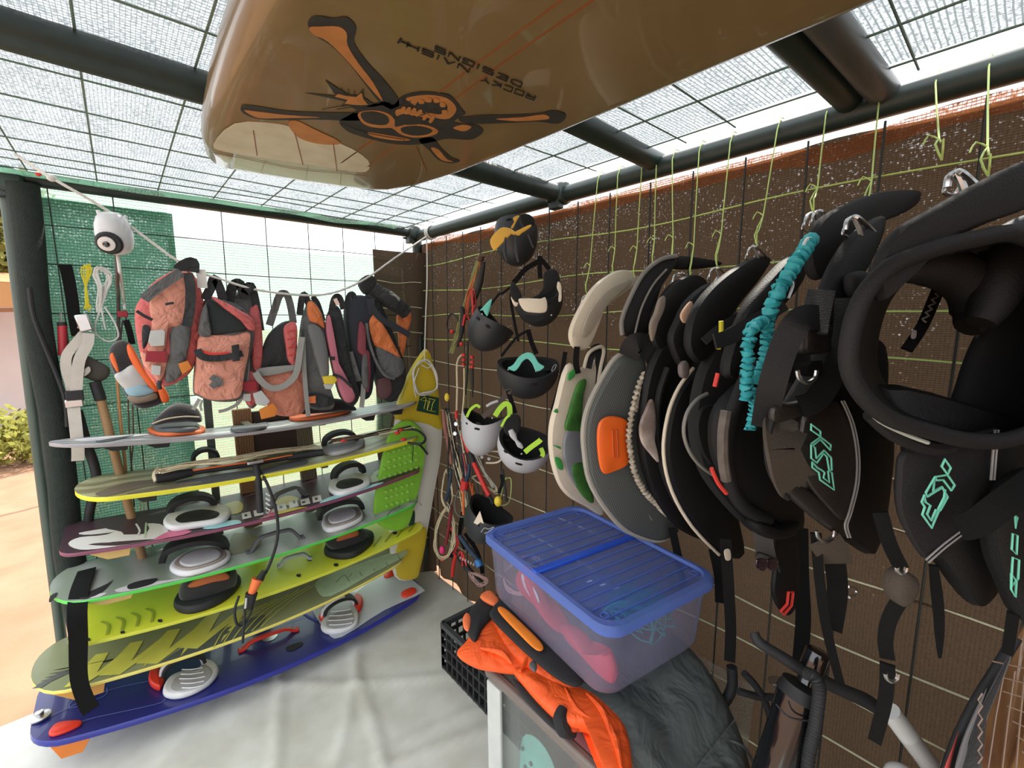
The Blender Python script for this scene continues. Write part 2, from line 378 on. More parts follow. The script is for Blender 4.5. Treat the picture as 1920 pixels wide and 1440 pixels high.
# light-green twine woven along the brown cloth
m_twine = mat('lime_twine', '#b9d37a', rough=.7); m_twine2 = mat('pale_twine', '#c8c8a8', rough=.8)
for i, z in enumerate((1.905, 1.75, 1.613, 1.49, 1.355, 1.22, 1.085, .92, .745, .60, .45, .30)):
    g = G(); pts = [(RW+.006+.006*math.sin(y*9+i), y, z+.010*math.sin(y*5+i*2)) for y in ls(-.6, 2.38, 22)]
    g.tube(pts, .0024, 5, sub=2); g.obj('twine_line', m_twine if i < 4 else m_twine2, wall_right)
for i, z in enumerate((1.80, 1.66, 1.52, 1.38, 1.24, 1.1, .95, .8, .6, .42, .25)):
    g = G(); g.tube([(x, BW-.035-.25*max(0, x-1.25)+.006*math.sin(x*20), z+.006*math.sin(x*25+i)) for x in ls(1.09, 1.35, 7)], .0024, 5, sub=2); g.obj('twine_line', m_twine2, wall_right)

# pipes of the cage
def pipe(name, a, b, r, m=m_pipe, n=14):
    return struct(G().tube([a, b], r, n, sub=1).obj(name, m))
pipe('pipe_eaves', (RW, -1.27, 2.070), (RW, 2.42, 2.070), .031)
pipe('pipe_back_beam', (-.26, BW-.01, 2.085), (1.38, BW-.01, 2.085), .026)
pipe('pipe_rafter', (-.3, 1.195, 2.075), (RW, 1.285, 2.075), .034)
pipe('pipe_rafter', (-.3, .76, 2.09), (RW+.02, .865, 2.09), .031)
pipe('pipe_rafter', (-.3, .385, 2.09), (RW, .345, 2.09), .028)
pipe('pipe_rafter', (-.3, .325, 2.09), (RW, .285, 2.09), .030, m_greypipe)
pipe('pipe_post', (-.285, BW+.01, 0), (-.255, BW, 2.08), .017, mat('green_post', '#414e46', rough=.5, col2='#2a362f', nscale=14))
pipe('pipe_corner', (1.36, 2.42, 0), (1.36, 2.42, 2.08), .028)
# net rolled round the post, taped near the top
g = G(); g.tube([(-.215+.006*math.sin(z*7), BW-.03, z) for z in ls(.02, 2.06, 14)], [.044, .045, .046, .042, .040, .042, .045], 14, sub=3)
struct(g.obj('trim_rolled_net', mat('rolled_net', '#141c18', rough=.9, col2='#25312a', nscale=40, bump=.8, bscale=180)))
for nm, p, r in (('pipe_clamp', (RW-.005, 1.285, 2.075), .045), ('pipe_clamp', (1.33, BW-.01, 2.085), .04), ('pipe_clamp', (-.245, BW-.01, 2.07), .045)):
    g = G(); g.lathe([(r*.8, -.04), (r, -.03), (r, .03), (r*.8, .04)], p, (0, 1, 0), 12); g.box(V(p)+V((-.02, 0, -.035)), (.035, .05, .05)); g.tube([V(p)+V((-.05, .02, -.03)), V(p)+V((.03, .02, -.03))], .007, 6, sub=1)
    struct(g.obj(nm, m_pipe, bevel=.004))
# ---------------------------------------------------------------- big board slung under the roof
m_cream = mat('amber_resin', '#7a6440', rough=.28, col2='#64502f', nscale=5, namt=.5, coat=.4)
m_cream2 = mat('bare_fibreglass', '#c9c0a8', rough=.4, col2='#a89878', nscale=20, namt=.5)
m_ink = mat('black_ink', '#22221f', rough=.6, col2='#3a342a', nscale=60, namt=.6)
m_fleshy = mat('orange_ink', '#b5763e', rough=.5, col2='#96602f', nscale=40, namt=.7)
m_fine = mat('thin_black_ink', '#1d1a16', rough=.6)
m_pin = mat('red_brown_pinline', '#8a4d22', rough=.5)
ZB = 1.945
o_px = [(430, 0), (408, 70), (390, 140), (379, 200), (376, 245), (384, 278), (420, 290), (480, 302), (560, 316), (640, 328), (700, 335), (745, 335), (800, 323), (870, 300), (960, 262), (1060, 220), (1200, 158), (1380, 78), (1560, 0)]
out_ = [az(x, y, 1.985) for x, y in o_px]
for p in out_: p.z = 1.985
nose = [V((out_[-1].x, y, 1.985)) for y in (.1, -.2, -.6)]+[V((.66, -1.0, 1.985)), V((.56, -1.3, 1.985)), V((.43, -1.42, 1.985)), V((.30, -1.3, 1.985)), V((.19, -1.0, 1.985))]+[V((out_[0].x, y, 1.985)) for y in (-.6, -.2, .1)]
loop = out_+nose
board = thing('surfboard', 'large amber surfboard slung under the roof with skull and bones drawn on its tail', 'surfboard', (.43, 0, 1.94))
hull = G(); hull.rslab(loop, .085, .055, V((0, 0, 1)), seg=5)
hull.obj('hull', m_cream, board, sharp=60)
ZU = 1.985-.0425
def dec(px, k=1, z=ZU): return [az(x, y, z-.0005*k) for x, y in px]
def flat(name, px, m, k=1, parent=board, smooth=True, label=None):
    P = dec(px, k)
    if smooth: P = cr(P, 3, True)
    return G().prism(P, .0006, V((0, 0, 1))).obj(name, m, parent, label=label)
flat('repair_patch', [(400, 272), (440, 232), (520, 232), (560, 245), (575, 262), (640, 270), (690, 300), (686, 322), (640, 318), (560, 306), (480, 294), (420, 284)], m_cream2, 1, label='pale patch of bare glass at the tail')
flat('repair_patch', [(540, 232), (555, 226), (585, 240), (640, 268), (600, 270), (560, 258)], m_fleshy, 2)
def ink(lines, w, m, k, name='line_art'):
    for l in lines: G().ribbon(dec(l, k), w, .0006, None, sub=3, nrm=V((0, 0, 1))).obj(name, m, board)
for l in ([(1060, -5), (880, 130), (760, 220), (640, 305)], [(1120, -5), (940, 120), (790, 235), (690, 312)]): G().ribbon(dec(l, 1), .0028, .0006, None, sub=2, nrm=V((0, 0, 1))).obj('pinline', m_pin, board)
ink([[(475, 245), (482, 292)], [(553, 250), (568, 310)], [(625, 270), (632, 322)], [(780, 275), (800, 322)], [(395, 285), (470, 300), (560, 318), (640, 325), (690, 330)]], .0016, m_pin, 3, 'crack')
# bones
flat('bone', [(577, 45), (590, 30), (625, 34), (650, 32), (668, 52), (664, 80), (690, 118), (720, 150), (748, 188), (740, 205), (715, 195), (690, 165), (655, 120), (620, 85), (590, 66)], m_ink, 2)
flat('bone_fill', [(580, 52), (600, 50), (635, 50), (650, 62), (652, 85), (672, 118), (700, 155), (718, 190), (690, 160), (655, 118), (615, 78), (590, 66)], m_fleshy, 3)
flat('bone', [(452, 200), (475, 198), (540, 208), (620, 211), (680, 212), (700, 222), (660, 226), (590, 224), (520, 225), (480, 222), (456, 212)], m_ink, 2)
flat('bone_fill', [(458, 207), (480, 209), (540, 216), (600, 220), (540, 221), (500, 222), (478, 219)], m_fleshy, 3)
flat('bone', [(860, 222), (900, 216), (960, 215), (1010, 212), (1035, 207), (1058, 212), (1060, 222), (1045, 232), (1010, 228), (960, 230), (880, 232)], m_ink, 2)
flat('bone_fill', [(930, 223), (980, 220), (1020, 215), (1030, 222), (1010, 225), (970, 227)], m_fleshy, 3)
flat('bone', [(785, 262), (812, 258), (825, 275), (845, 294), (862, 302), (845, 306), (822, 300), (805, 282)], m_ink, 2)
flat('bone_fill', [(808, 278), (822, 280), (838, 298), (850, 303), (828, 300)], m_fleshy, 3)
# skull
flat('skull', [(636, 228), (650, 218), (672, 206), (690, 198), (720, 190), (738, 196), (755, 180), (790, 172), (830, 175), (848, 182), (866, 205), (872, 214), (850, 228), (868, 232), (895, 235), (906, 246), (896, 256), (880, 262), (840, 260), (815, 265), (780, 271), (740, 270), (700, 262), (660, 250), (644, 240)], m_ink, 2)
flat('skull_fill', [(762, 184), (800, 178), (838, 184), (856, 204), (842, 222), (815, 220), (790, 205), (770, 192)], m_fleshy, 3)
flat('skull_fill', [(672, 212), (700, 207), (728, 213), (740, 225), (742, 238), (770, 232), (805, 236), (822, 246), (810, 254), (780, 258), (752, 252), (735, 240), (715, 240), (690, 236), (676, 226)], m_fleshy, 3)
flat('skull_fill', [(690, 248), (730, 254), (770, 262), (740, 263), (700, 256)], m_fleshy, 3)
flat('skull_fill', [(745, 205), (770, 206), (800, 214), (812, 222), (780, 218), (755, 222), (742, 215)], m_fleshy, 3)
flat('eye_socket', [(677, 212), (700, 209), (722, 215), (730, 226), (722, 234), (700, 233), (682, 226)], m_ink, 4)
flat('eye_socket', [(752, 240), (772, 236), (796, 238), (811, 245), (800, 252), (776, 254), (756, 249)], m_ink, 4)
flat('mouth', [(778, 200), (788, 188), (800, 192), (812, 186), (822, 192), (836, 195), (838, 206), (826, 214), (808, 212), (792, 208)], m_ink, 4)
flat('mouth', [(741, 222), (756, 214), (780, 218), (806, 226), (790, 232), (762, 234), (744, 230)], m_ink, 4)
for (x, y) in ((790, 190), (804, 187), (818, 188), (830, 196), (834, 210)):
    flat('tooth', [(x-5, y-3), (x+4, y-3), (x+5, y+4), (x-4, y+4)], m_fleshy, 5)
for (x, y) in ((757, 204), (767, 205), (777, 207), (788, 210), (800, 216), (812, 221)): flat('tooth', [(x-2, y-4), (x+4, y-2), (x-3, y+9), (x-8, y+7)], m_fleshy, 5)
ink([[(730, 208), (770, 190)], [(775, 222), (820, 205)], [(640, 232), (690, 250), (760, 262)]], .0014, m_ink, 6)
flat('ear_patch', [(850, 240), (868, 234), (884, 238), (870, 246)], m_fleshy, 3)
# burst
flat('burst', [(630, 180), (610, 150), (635, 166), (655, 178), (672, 178), (682, 165), (682, 182), (700, 194), (740, 192), (700, 200), (685, 200), (668, 206), (655, 198), (640, 200), (648, 190), (572, 174)], m_ink, 2, smooth=False)
flat('burst_fill', [(634, 176), (650, 180), (668, 182), (678, 174), (681, 185), (690, 196), (676, 197), (662, 196), (646, 194), (652, 187), (628, 181)], m_fleshy, 3, smooth=False)
ink([[(604, 205), (650, 197)], [(632, 205), (665, 200)], [(640, 165), (645, 178)], [(652, 168), (655, 178)], [(664, 170), (664, 178)]], .001, m_ink, 3)
# lettering, upside down towards the tail
STROKE = {'R': [[(0, 0), (0, 1), (.8, 1), (.8, .5), (0, .5)], [(.4, .5), (.8, 0)]], 'O': [[(0, 0), (0, 1), (.8, 1), (.8, 0), (0, 0)]], 'C': [[(.8, 0), (0, 0), (0, 1), (.8, 1)]],
 'K': [[(0, 0), (0, 1)], [(.8, 1), (0, .5), (.8, 0)]], 'Y': [[(0, 1), (.4, .5), (.8, 1)], [(.4, .5), (.4, 0)]], 'N': [[(0, 0), (0, 1), (.8, 0), (.8, 1)]], 'A': [[(0, 0), (.4, 1), (.8, 0)]],
 'I': [[(.1, 0), (.1, 1)]], 'S': [[(0, 0), (.8, 0), (.8, .5), (0, .5), (0, 1), (.8, 1)]], 'H': [[(0, 0), (0, 1)], [(0, .5), (.8, .5)], [(.8, 0), (.8, 1)]], 'D': [[(0, 0), (0, 1), (.6, 1), (.8, .7), (.8, .3), (.6, 0), (0, 0)]],
 'E': [[(.8, 0), (0, 0), (0, 1), (.8, 1)], [(0, .5), (.6, .5)]], 'G': [[(.8, .8), (.8, 1), (0, 1), (0, 0), (.8, 0), (.8, .5), (.4, .5)]], ' ': []}
def stroke_text(txt, p0, p1, up, wid, m, k):
    """Letters as ink strokes from pixel p0 to p1 on the board's underside."""
    adv = [(.45 if c == 'I' else .55 if c == ' ' else 1.1) for c in txt]; tot = sum(adv); u = 0
    for c, a in zip(txt, adv):
        g = G()
        for st in STROKE[c]:
            pts = [(p0[0]+(p1[0]-p0[0])*(u+x)/tot+up[0]*y, p0[1]+(p1[1]-p0[1])*(u+x)/tot+up[1]*y) for x, y in st]
            for a_, b_ in zip(pts, pts[1:]): g.ribbon(dec([a_, b_], k), wid, .0006, V((0, 0, 1)).cross(dec([b_], k)[0]-dec([a_], k)[0]), sub=1)
        u += a; g.obj('lettering', m, board)
stroke_text('ROCKY', (1004, 180), (898, 142), (-3, 8), .0020, m_fine, 3)
stroke_text('NAISH', (881, 128), (758, 77), (-3, 8), .0022, m_fine, 3)
stroke_text('DESIGNS', (979, 156), (810, 84), (-3, 8), .0022, m_fine, 3)
ink([[(770, 86), (748, 76)], [(752, 73), (746, 81)]], .0026, m_fine, 3, 'lettering')
# slings holding the board to the rafters
for y in (.84, .34, -.6):
    g = G(); g.ribbon([(.10, y, 2.12), (.12, y, 2.0), (.2, y, 1.936), (.45, y, 1.936), (.68, y, 1.936), (.75, y, 2.0), (.77, y, 2.12)], .03, .002, V((0, 1, 0))) if y < 0 else None
    if y < 0: g.obj('sling', mat('black_webbing', '#090909', rough=.85, spec=.2, bump=.3, bscale=300), board)
# ---------------------------------------------------------------- board rack and kiteboards
m_blk = mat('black_rubber', '#18181a', rough=.7, col2='#2b2a2c', nscale=30)
m_blkf = mat('black_fabric', '#1c1b1d', rough=.9, col2='#302d2d', nscale=25, bump=.4, bscale=250, sheen=.3)
m_web = mat('black_webbing', '#090909', rough=.85, spec=.2, bump=.3, bscale=300)
m_greypad = mat('grey_eva', '#a9a9ab', rough=.7, col2='#8b8b8f', nscale=30)
m_darkgrey = mat('dark_grey_eva', '#57585a', rough=.7)
m_whiteeva = mat('white_eva', '#d2d2d4', rough=.6, col2='#b3b3b8', nscale=30)
m_orange = mat('orange_rubber', '#d96a35', rough=.6, col2='#c25526', nscale=20)
m_redh = mat('red_plastic', '#d8331f', rough=.45)
m_wood = stripes('weathered_timber', '#8a6644', '#6e4c30', 30, 'X', .85, 6, .3)
m_wood2 = stripes('grey_timber', '#6d6450', '#554b3c', 30, 'X', .85, 6, .3)
m_woodd = mat('dark_brown_ply', '#3a2a24', rough=.8, col2='#4a362c', nscale=12)
m_metal = mat('steel', '#c4c4c4', rough=.3, metal=1.0)
YN = 2.045
RACK = thing('board_rack', 'timber board rack with two slotted uprights holding the kiteboards against the green net', 'rack', (.55, 2.36, 0))
for x, lean in ((.40, .02), (.66, .05)):
    g = G(); g.beam((x+lean, 2.385, 0.01), (x, 2.385, 1.18), .075, .03, V((0, 1, 0))); g.obj('upright', m_wood if x < .5 else m_wood2, RACK, bevel=.003)
g = G(); g.box((.53, 2.39, 1.06), (.22, .018, .20)); g.obj('cross_panel', m_woodd, RACK, bevel=.002)
g = G(); g.box((.53, 2.39, .42), (.22, .018, .10)); g.obj('cross_panel', m_wood, RACK, bevel=.002)
p_ = ay(388, 760, 2.40); G().beam((p_.x, 2.375, .02), (p_.x, 2.375, 1.25), .03, .018, V((0, 1, 0))).obj('upright', mat('grey_green_post', '#4d5650', rough=.6), RACK, bevel=.003)
SLOTS = (1.19, .985, .815, .645, .485, .356, .15)
for z in SLOTS:
    for x in (.405, .68):
        g = G(); g.beam((x, 2.395, z-.080), (x, 2.13, z-.072), .03, .028); g.obj('arm', m_wood2, RACK, bevel=.003)
for x in (.40, .70): 
    g = G(); g.box((x, 2.30, .02), (.06, .24, .04)); g.obj('foot', m_wood2, RACK, bevel=.003)

class Board:
    def __init__(s, label, pl, pr, zl, zr, W, deck, rim, yn=YN, nose=.10, taper=.06, tilt=0.0, rocker=.015, t=.012, corner=.07, yr=None, bulge=.04):
        s.a = ay(*pl, yn); s.b = ay(*pr, yr or yn); s.a.z = zl; s.b.z = zr; s.W = W; s.t = t; s.bulge = bulge; s.tilt = tilt; s.rk = rocker
        s.L = (s.b-s.a).length; s.ux = (s.b-s.a).normalized(); s.uy = V((0, 0, 1)).cross(s.ux).normalized(); s.up = (s.ux.cross(s.uy)).normalized()
        s.root = thing('kiteboard', label, 'kiteboard', s.a+s.ux*s.L/2+s.uy*W/2+V((0, 0, -t)), None)
        n = 36; near = []; far = []
        for i in range(n+1):
            u = .5-.5*math.cos(math.pi*i/n); e = min(u, 1-u)*s.L; k = taper*(abs(2*u-1)**2.2)*W
            c = 0 if e > corner else W*.5*nose*2*(1-math.sqrt(max(0, 1-(1-e/corner)**2)))
            near.append((u*s.L, -bulge*(1-(2*u-1)**2)+c)); far.append((u*s.L, W-k-c))
        s.pl = near+far[::-1]; g = G(); g2 = G()
        top = [s.pt(u, v, 0) for u, v in s.pl]; N = len(s.pl)
        # deck: strips across
        vs = []; 
        for i in range(n+1):
            (u, v0), (_, v1) = near[i], far[i]
            for j in range(5): vs.append(s.pt(u, v0+.004+(v1-v0-.008)*j/4, 0))
        fs = [(i*5+j, (i+1)*5+j, (i+1)*5+j+1, i*5+j+1) for i in range(n) for j in range(4)]
        g.add(vs, fs)
        b = [v-s.up*.004 for v in vs]; o = len(g.v); g.add(b, [f[::-1] for f in fs])
        rimi = [i*5 for i in range(n+1)]+[n*5+j for j in range(1, 5)]+[i*5+4 for i in range(n-1, -1, -1)]+[j for j in (3, 2, 1)]
        for q in range(len(rimi)):
            a_, b_ = rimi[q], rimi[(q+1) % len(rimi)]; g.f.append((a_, a_+o, b_+o, b_))
        g.obj('deck', deck, s.root, sharp=50)
        vs = []
        for i in range(n+1):
            (u, v0), (_, v1) = near[i], far[i]
            for (v, h) in ((v0+.0035, 0), (v0, -.004), (v0+.002, -t), ((v0+v1)/2, -t), (v1-.002, -t), (v1, -.004), (v1-.0035, 0)): vs.append(s.pt(u, v, h))
        g2.add(vs, [(i*7+j, i*7+j+1, (i+1)*7+j+1, (i+1)*7+j) for i in range(n) for j in range(6)])
        g2.f.append(tuple(range(7))); g2.f.append(tuple(n*7+j for j in range(6, -1, -1)))
        g2.obj('rail', rim, s.root, sharp=50)
    def pt(s, u, v, h):
        c = (u/s.L-.5)*2; return s.a+s.ux*u+s.uy*v+V((0, 0, s.rk*(c*c-1)+s.tilt*v/s.W))+s.up*h
    def hit(s, px, py, h=0.0):
        """Where the sight line through a picture point meets the deck."""
        z = s.a.z; r = ray(px, py)
        for _ in range(8):
            p = CAM+r*((z-CAMZ)/r.z); u = (p-s.a).dot(s.ux); v = (p-s.a).dot(s.uy); z = s.pt(max(0, min(s.L, u)), max(-.1, min(s.W+.05, v)), h).z
        return p
    def decal(s, px, m, k=1, name='print', smooth=True, label=None):
        P = [s.hit(x, y, 0)+s.up*(.0012+.0007*k) for x, y in px]
        if smooth: P = cr(P, 3, True)
        # keep the print on the board
        Q = []
        for p in P:
            u = (p-s.a).dot(s.ux); v = (p-s.a).dot(s.uy); cc = 2*u/s.L-1; Q.append(s.pt(min(max(u, .006), s.L-.006), min(max(v, .007-s.bulge*max(0, 1-cc*cc)), s.W-.03), .0008+.0006*k))
        return G().prism(Q, .0006, s.up).obj(name, m, s.root, label=label)
    def line(s, px, w, m, k=3, name='print'):
        g = G(); g.ribbon([s.hit(x, y, .0012+.0006*k) for x, y in px], w, .0006, None, sub=3, nrm=s.up); return g.obj(name, m, s.root)
    def pad(s, px, m, t=.018, name='foot_pad', rad=.008, k=0, label=None, parent=None):
        P = cr([s.hit(x, y, t/2+k)for x, y in px], 4, True)
        return G().rslab(P, t, rad, s.up).obj(name, m, parent or s.root, label=label)
    def strap(s, p0, p1, hgt, m, w=.05, t=.018, name='foot_strap', lean=(0, 0), p2=None, parent=None):
        a = s.hit(*p0, .01); b = s.hit(*p1, .01); mid = (a+b)/2+V((lean[0], lean[1], hgt))
        d = (b-a).normalized(); side = V((0, 0, 1)).cross(d).normalized()
        pts = [a.lerp(b, .5-.5*math.cos(math.pi*k/8))+V((lean[0], lean[1], hgt*.72))*math.sin(math.pi*k/8)**.75 for k in range(9)]
        g = G(); g.ribbon(pts, [w*.8, w, w*1.05, w, w*.8], t, side, sub=3); return g.obj(name, m, parent or s.root, bevel=.003)
    def fin(s, u, v, m, h=.045, l=.09, dx=0):
        p = s.pt(u, v, -s.t); g = G()
        out = [p, p+s.ux*l, p+s.ux*(l*.9+dx)+V((0, 0, -h)), p+s.ux*(l*.45+dx)+V((0, 0, -h*.9))]
        g.prism(out, .008, s.uy); g.obj('fin', m, s.root, bevel=.002)
    def handle(s, p0, p1, hgt, m, r=.009, flat_=.5):
        a = s.hit(*p0, .006); b = s.hit(*p1, .006); d = (b-a); up = V((0, 0, hgt)); g = G()
        g.ribbon([a, a+d*.08, a+d*.22+up*.85, a+d*.4+up, a+d*.6+up, a+d*.78+up*.85, b-d*.08, b], [.03, .022, .022, .03], .012, V((0, 0, 1)).cross(d), sub=4); return g.obj('handle', m, s.root, bevel=.003)

yl = mat('lime_yellow_deck', '#dcd63c', rough=.45, col2='#c9c531', nscale=9, namt=.5)
# --- topmost board, seen nearly edge on
d = stripes('grey_streaked_deck', '#b3b2b2', '#7f7d80', 5, 'Y', .4, 5, .25)
B1 = Board('silvery grey kiteboard with orange foot pads, topmost on the rack under the buoyancy vests', (80, 832), (800, 745), 1.186, 1.176, .30, d, mat('grey_rail', '#8e8a8c', rough=.45), tilt=-.028, nose=.46, corner=.16, rocker=.042, bulge=.02, taper=.10)
o1 = B1.pad([(276, 806), (300, 800), (345, 798), (380, 800), (383, 808), (350, 813), (300, 815)], m_orange, .016, label='orange foot pad')
B1.pad([(285, 798), (310, 795), (350, 794), (372, 796), (370, 804), (330, 808), (295, 807)], m_darkgrey, .020, name='footbed', k=.012, parent=o1)
G().pillow(on(PY(2.17), [(283, 797), (300, 776), (325, 758), (350, 757), (372, 768), (378, 790), (350, 790), (310, 793)]), .075).obj('foot_strap', m_blkf, B1.root)
G().tube(on(PY(2.125), [(285, 795), (310, 786), (345, 781), (374, 782)]), .003, 6).obj('piping', mat('cream_piping', '#b0a48e'), B1.root)
o2 = B1.pad([(545, 782), (590, 776), (640, 768), (660, 768), (640, 776), (585, 785), (550, 787)], m_orange, .018, label='orange foot pad')
G().pillow(on(PY(2.17), [(560, 775), (585, 757), (620, 747), (650, 752), (668, 768), (640, 770), (600, 774)]), .07).obj('foot_strap', m_blkf, B1.root)
B1.pad([(435, 801), (470, 798), (500, 793), (498, 802), (465, 808), (438, 809)], m_darkgrey, .012, name='grab_plate')
B1.decal([(395, 797), (450, 790), (560, 775), (600, 770), (560, 782), (470, 795), (410, 803)], m_whiteeva, 1)
B1.decal([(140, 825), (200, 819), (260, 815), (280, 815), (230, 822), (160, 828)], m_whiteeva, 1)
B1.decal([(180, 828), (240, 818), (250, 818), (200, 829)], m_darkgrey, 2)
for u in (.12, .24, 1.05, 1.2): B1.fin(u, .06, m_blk, .03)
# --- second
d = stripes('cream_and_khaki_deck', '#b8b58e', '#8f8a68', 3.2, 'Y', .4, 7, .3)
m_yrim = mat('yellow_rail', '#d6cf2c', rough=.4)
B2 = Board('cream kiteboard with a yellow rail carrying the control bar, second from the top', (133, 938), (800, 815), .990, .992, .345, d, m_yrim, nose=.45, corner=.10, t=.016, rocker=.032, bulge=.03, taper=.10)
for px in ([(180, 925), (240, 905), (300, 900), (330, 902), (260, 916), (200, 930)], [(240, 925), (330, 908), (400, 900), (350, 912), (270, 926)]): B2.decal(px, mat('brown_print', '#7d6f5e', rough=.45), 1)
B2.decal([(330, 905), (420, 888), (500, 878), (560, 862), (575, 870), (470, 893), (370, 912)], m_darkgrey, 1)
p = B2.pad([(604, 842), (625, 826), (655, 820), (680, 822), (682, 834), (655, 846), (620, 852)], m_greypad, .022)
B2.strap((607, 838), (668, 828), .085, m_blk, .07, .018)
B2.strap((362, 868), (410, 862), .075, m_blk, .06, .014)
for u in (.14, 1.1): B2.fin(u, .07, m_blk, .05)
# --- third: maroon
m_mar = mat('maroon_deck', '#3d2a33', rough=.4, col2='#4c333c', nscale=8)
m_wht = mat('white_print', '#d3d0cf', rough=.4, col2='#bdb9ba', nscale=12)
m_pink = mat('pink_print', '#d0688c', rough=.4); m_cy = mat('pale_blue_print', '#9ccfd4', rough=.4); m_yp = mat('mustard_print', '#c9b63a', rough=.4); m_gg = mat('pale_green_print', '#a8bd9d', rough=.4)
B3 = Board('maroon kiteboard printed white, pink and pale blue, third from the top of the rack', (107, 1037), (793, 872), .815, .815, .36, m_mar, mat('plum_rail', '#7a3d56', rough=.4), nose=.14, corner=.04, rocker=.038, bulge=.04, taper=.10)
B3.decal([(128, 1020), (150, 1008), (200, 1003), (250, 985), (300, 983), (318, 1002), (300, 1013), (262, 1020), (200, 1028), (150, 1031)], m_wht, 1)
B3.decal([(148, 1000), (200, 991), (260, 982), (230, 995), (170, 1003)], m_wht, 1)
B3.decal([(195, 990), (230, 983), (265, 980), (280, 992), (262, 1006), (235, 1008), (228, 998)], m_mar, 2)
B3.decal([(165, 1022), (220, 1016), (290, 1012), (280, 1018), (220, 1024)], m_mar, 2)
B3.line([(255, 982), (262, 995), (258, 1006), (275, 1003)], .006, m_wht)
B3.line([(274, 980), (272, 1008)], .006, m_gg)
B3.decal([(285, 1016), (310, 1000), (330, 995), (360, 997), (330, 1008)], m_pink, 2)
B3.decal([(380, 992), (410, 980), (447, 976), (450, 985), (420, 991)], m_cy, 2)
B3.decal([(405, 955), (440, 940), (455, 945), (452, 960), (430, 965)], m_yp, 1)
B3.decal([(500, 982), (520, 960), (560, 952), (580, 955), (540, 972)], m_yp, 2)
B3.decal([(515, 945), (535, 930), (560, 935), (545, 948)], m_yp, 1)
B3.decal([(495, 985), (505, 960), (520, 955), (520, 975)], m_pink, 3)
B3.decal([(600, 945), (620, 932), (690, 912), (720, 905), (690, 920), (650, 935)], m_cy, 2)
B3.decal([(680, 905), (710, 880), (740, 868), (768, 868), (772, 878), (740, 892), (700, 905)], m_gg, 2)
for k in range(4): B3.line([(690+k*16, 900-k*5), (700+k*16, 885-k*4), (712+k*16, 878-k*4)], .006, m_mar)
B3.decal([(728, 905), (770, 893), (795, 878), (792, 884), (750, 902)], m_yp, 2)
# lettering along the middle: blocky outlined capitals
for i in range(7):
    x, y = 462+i*22, 968-i*5.2
    B3.decal([(x-9, y-4), (x+7, y-8), (x+10, y+3), (x-7, y+7)], m_wht, 3, smooth=False)
    B3.decal([[(x-4, y-2), (x+1, y-3), (x+2, y+1), (x-3, y+2)], [(x-1, y-7), (x+3, y-8), (x+4, y-3), (x, y-2)], [(x-6, y), (x, y-1), (x+1, y+1), (x-5, y+3)]][i % 3], m_mar, 4, smooth=False)
def ring_pad(b, px, m_out, m_in, strap, sw=.08, lean=(0, 0), h=.085):
    cx = sum(p[0] for p in px)/len(px); cy = sum(p[1] for p in px)/len(px)
    o = b.pad(px, m_out, .026, rad=.010)
    b.pad([(cx+(x-cx)*.66, cy+(y-cy)*.55) for x, y in px], m_in, .010, name='footbed', k=.018, rad=.004, parent=o)
    b.strap(strap[0], strap[1], h, m_blk, sw*1.2, .022, lean=lean)
ring_pad(B3, [(306, 978), (330, 958), (380, 946), (425, 952), (433, 964), (415, 978), (360, 988), (320, 992)], m_whiteeva, m_blk, ((318, 965), (402, 950)), .06)
ring_pad(B3, [(616, 918), (625, 900), (660, 890), (690, 894), (694, 906), (670, 918), (635, 927)], m_whiteeva, m_blk, ((626, 900), (680, 885)), .055)
g = B3.handle((500, 955), (575, 925), .05, m_darkgrey)
B3.fin(.06, .02, mat('cream_fin', '#c9a766', rough=.4), .05, .13); B3.fin(1.2, .08, m_blk, .03)
# --- fourth: sage green
d = stripes('sage_washed_deck', '#a4aaa2', '#84907f', 2.6, 'X', .4, 4, .4)
B4 = Board('sage green kiteboard with a bright green rail, fourth from the top of the rack', (83, 1137), (800, 935), .648, .648, .37, d, mat('green_rail', '#4fc04a', rough=.4), nose=.42, corner=.10, rocker=.038, bulge=.045, taper=.10)
for px in ([(95, 1118), (108, 1112), (100, 1126), (92, 1130)], [(240, 1098), (262, 1090), (295, 1085), (285, 1096), (245, 1106)], [(152, 1118), (200, 1096), (212, 1088), (190, 1112), (158, 1124)]): B4.decal(px, m_blk, 2)
B4.decal([(215, 1107), (255, 1095), (300, 1090), (350, 1085), (300, 1096), (240, 1110)], m_wht, 1); B4.decal([(160, 1118), (200, 1112), (180, 1122)], m_wht, 1)
B4.line([(735, 938), (750, 948), (733, 958), (725, 968)], .003, m_darkgrey); B4.line([(760, 940), (785, 942), (790, 948)], .003, m_darkgrey)
B4.decal([(440, 1000), (480, 1005), (490, 1020), (460, 1035), (420, 1040), (430, 1020)], mat('khaki_print', '#8c8b5e', rough=.5), 1)
def dome_pad(b, px, strap, h=.085):
    cx = sum(p[0] for p in px)/len(px); cy = sum(p[1] for p in px)/len(px)
    o = b.pad(px, m_whiteeva, .026, rad=.010)
    o2 = b.pad([(cx+(x-cx)*.86, cy-4+(y-cy)*.82) for x, y in px], mat('taupe_eva', '#8d857e', rough=.7), .012, name='footbed', k=.022, rad=.005, parent=o)
    b.pad([(cx+(x-cx)*.68, cy-6+(y-cy)*.62) for x, y in px], m_greypad, .012, name='heel_cushion', k=.034, rad=.006, parent=o)
    b.strap(strap[0], strap[1], h, m_blk, .085, .022)
dome_pad(B4, [(318, 1068), (330, 1050), (360, 1034), (405, 1026), (430, 1036), (428, 1050), (395, 1066), (345, 1078)], ((306, 1050), (425, 1030)), .09)
dome_pad(B4, [(603, 985), (610, 968), (635, 955), (668, 952), (680, 962), (678, 974), (650, 988), (615, 996)], ((598, 972), (678, 952)), .09)
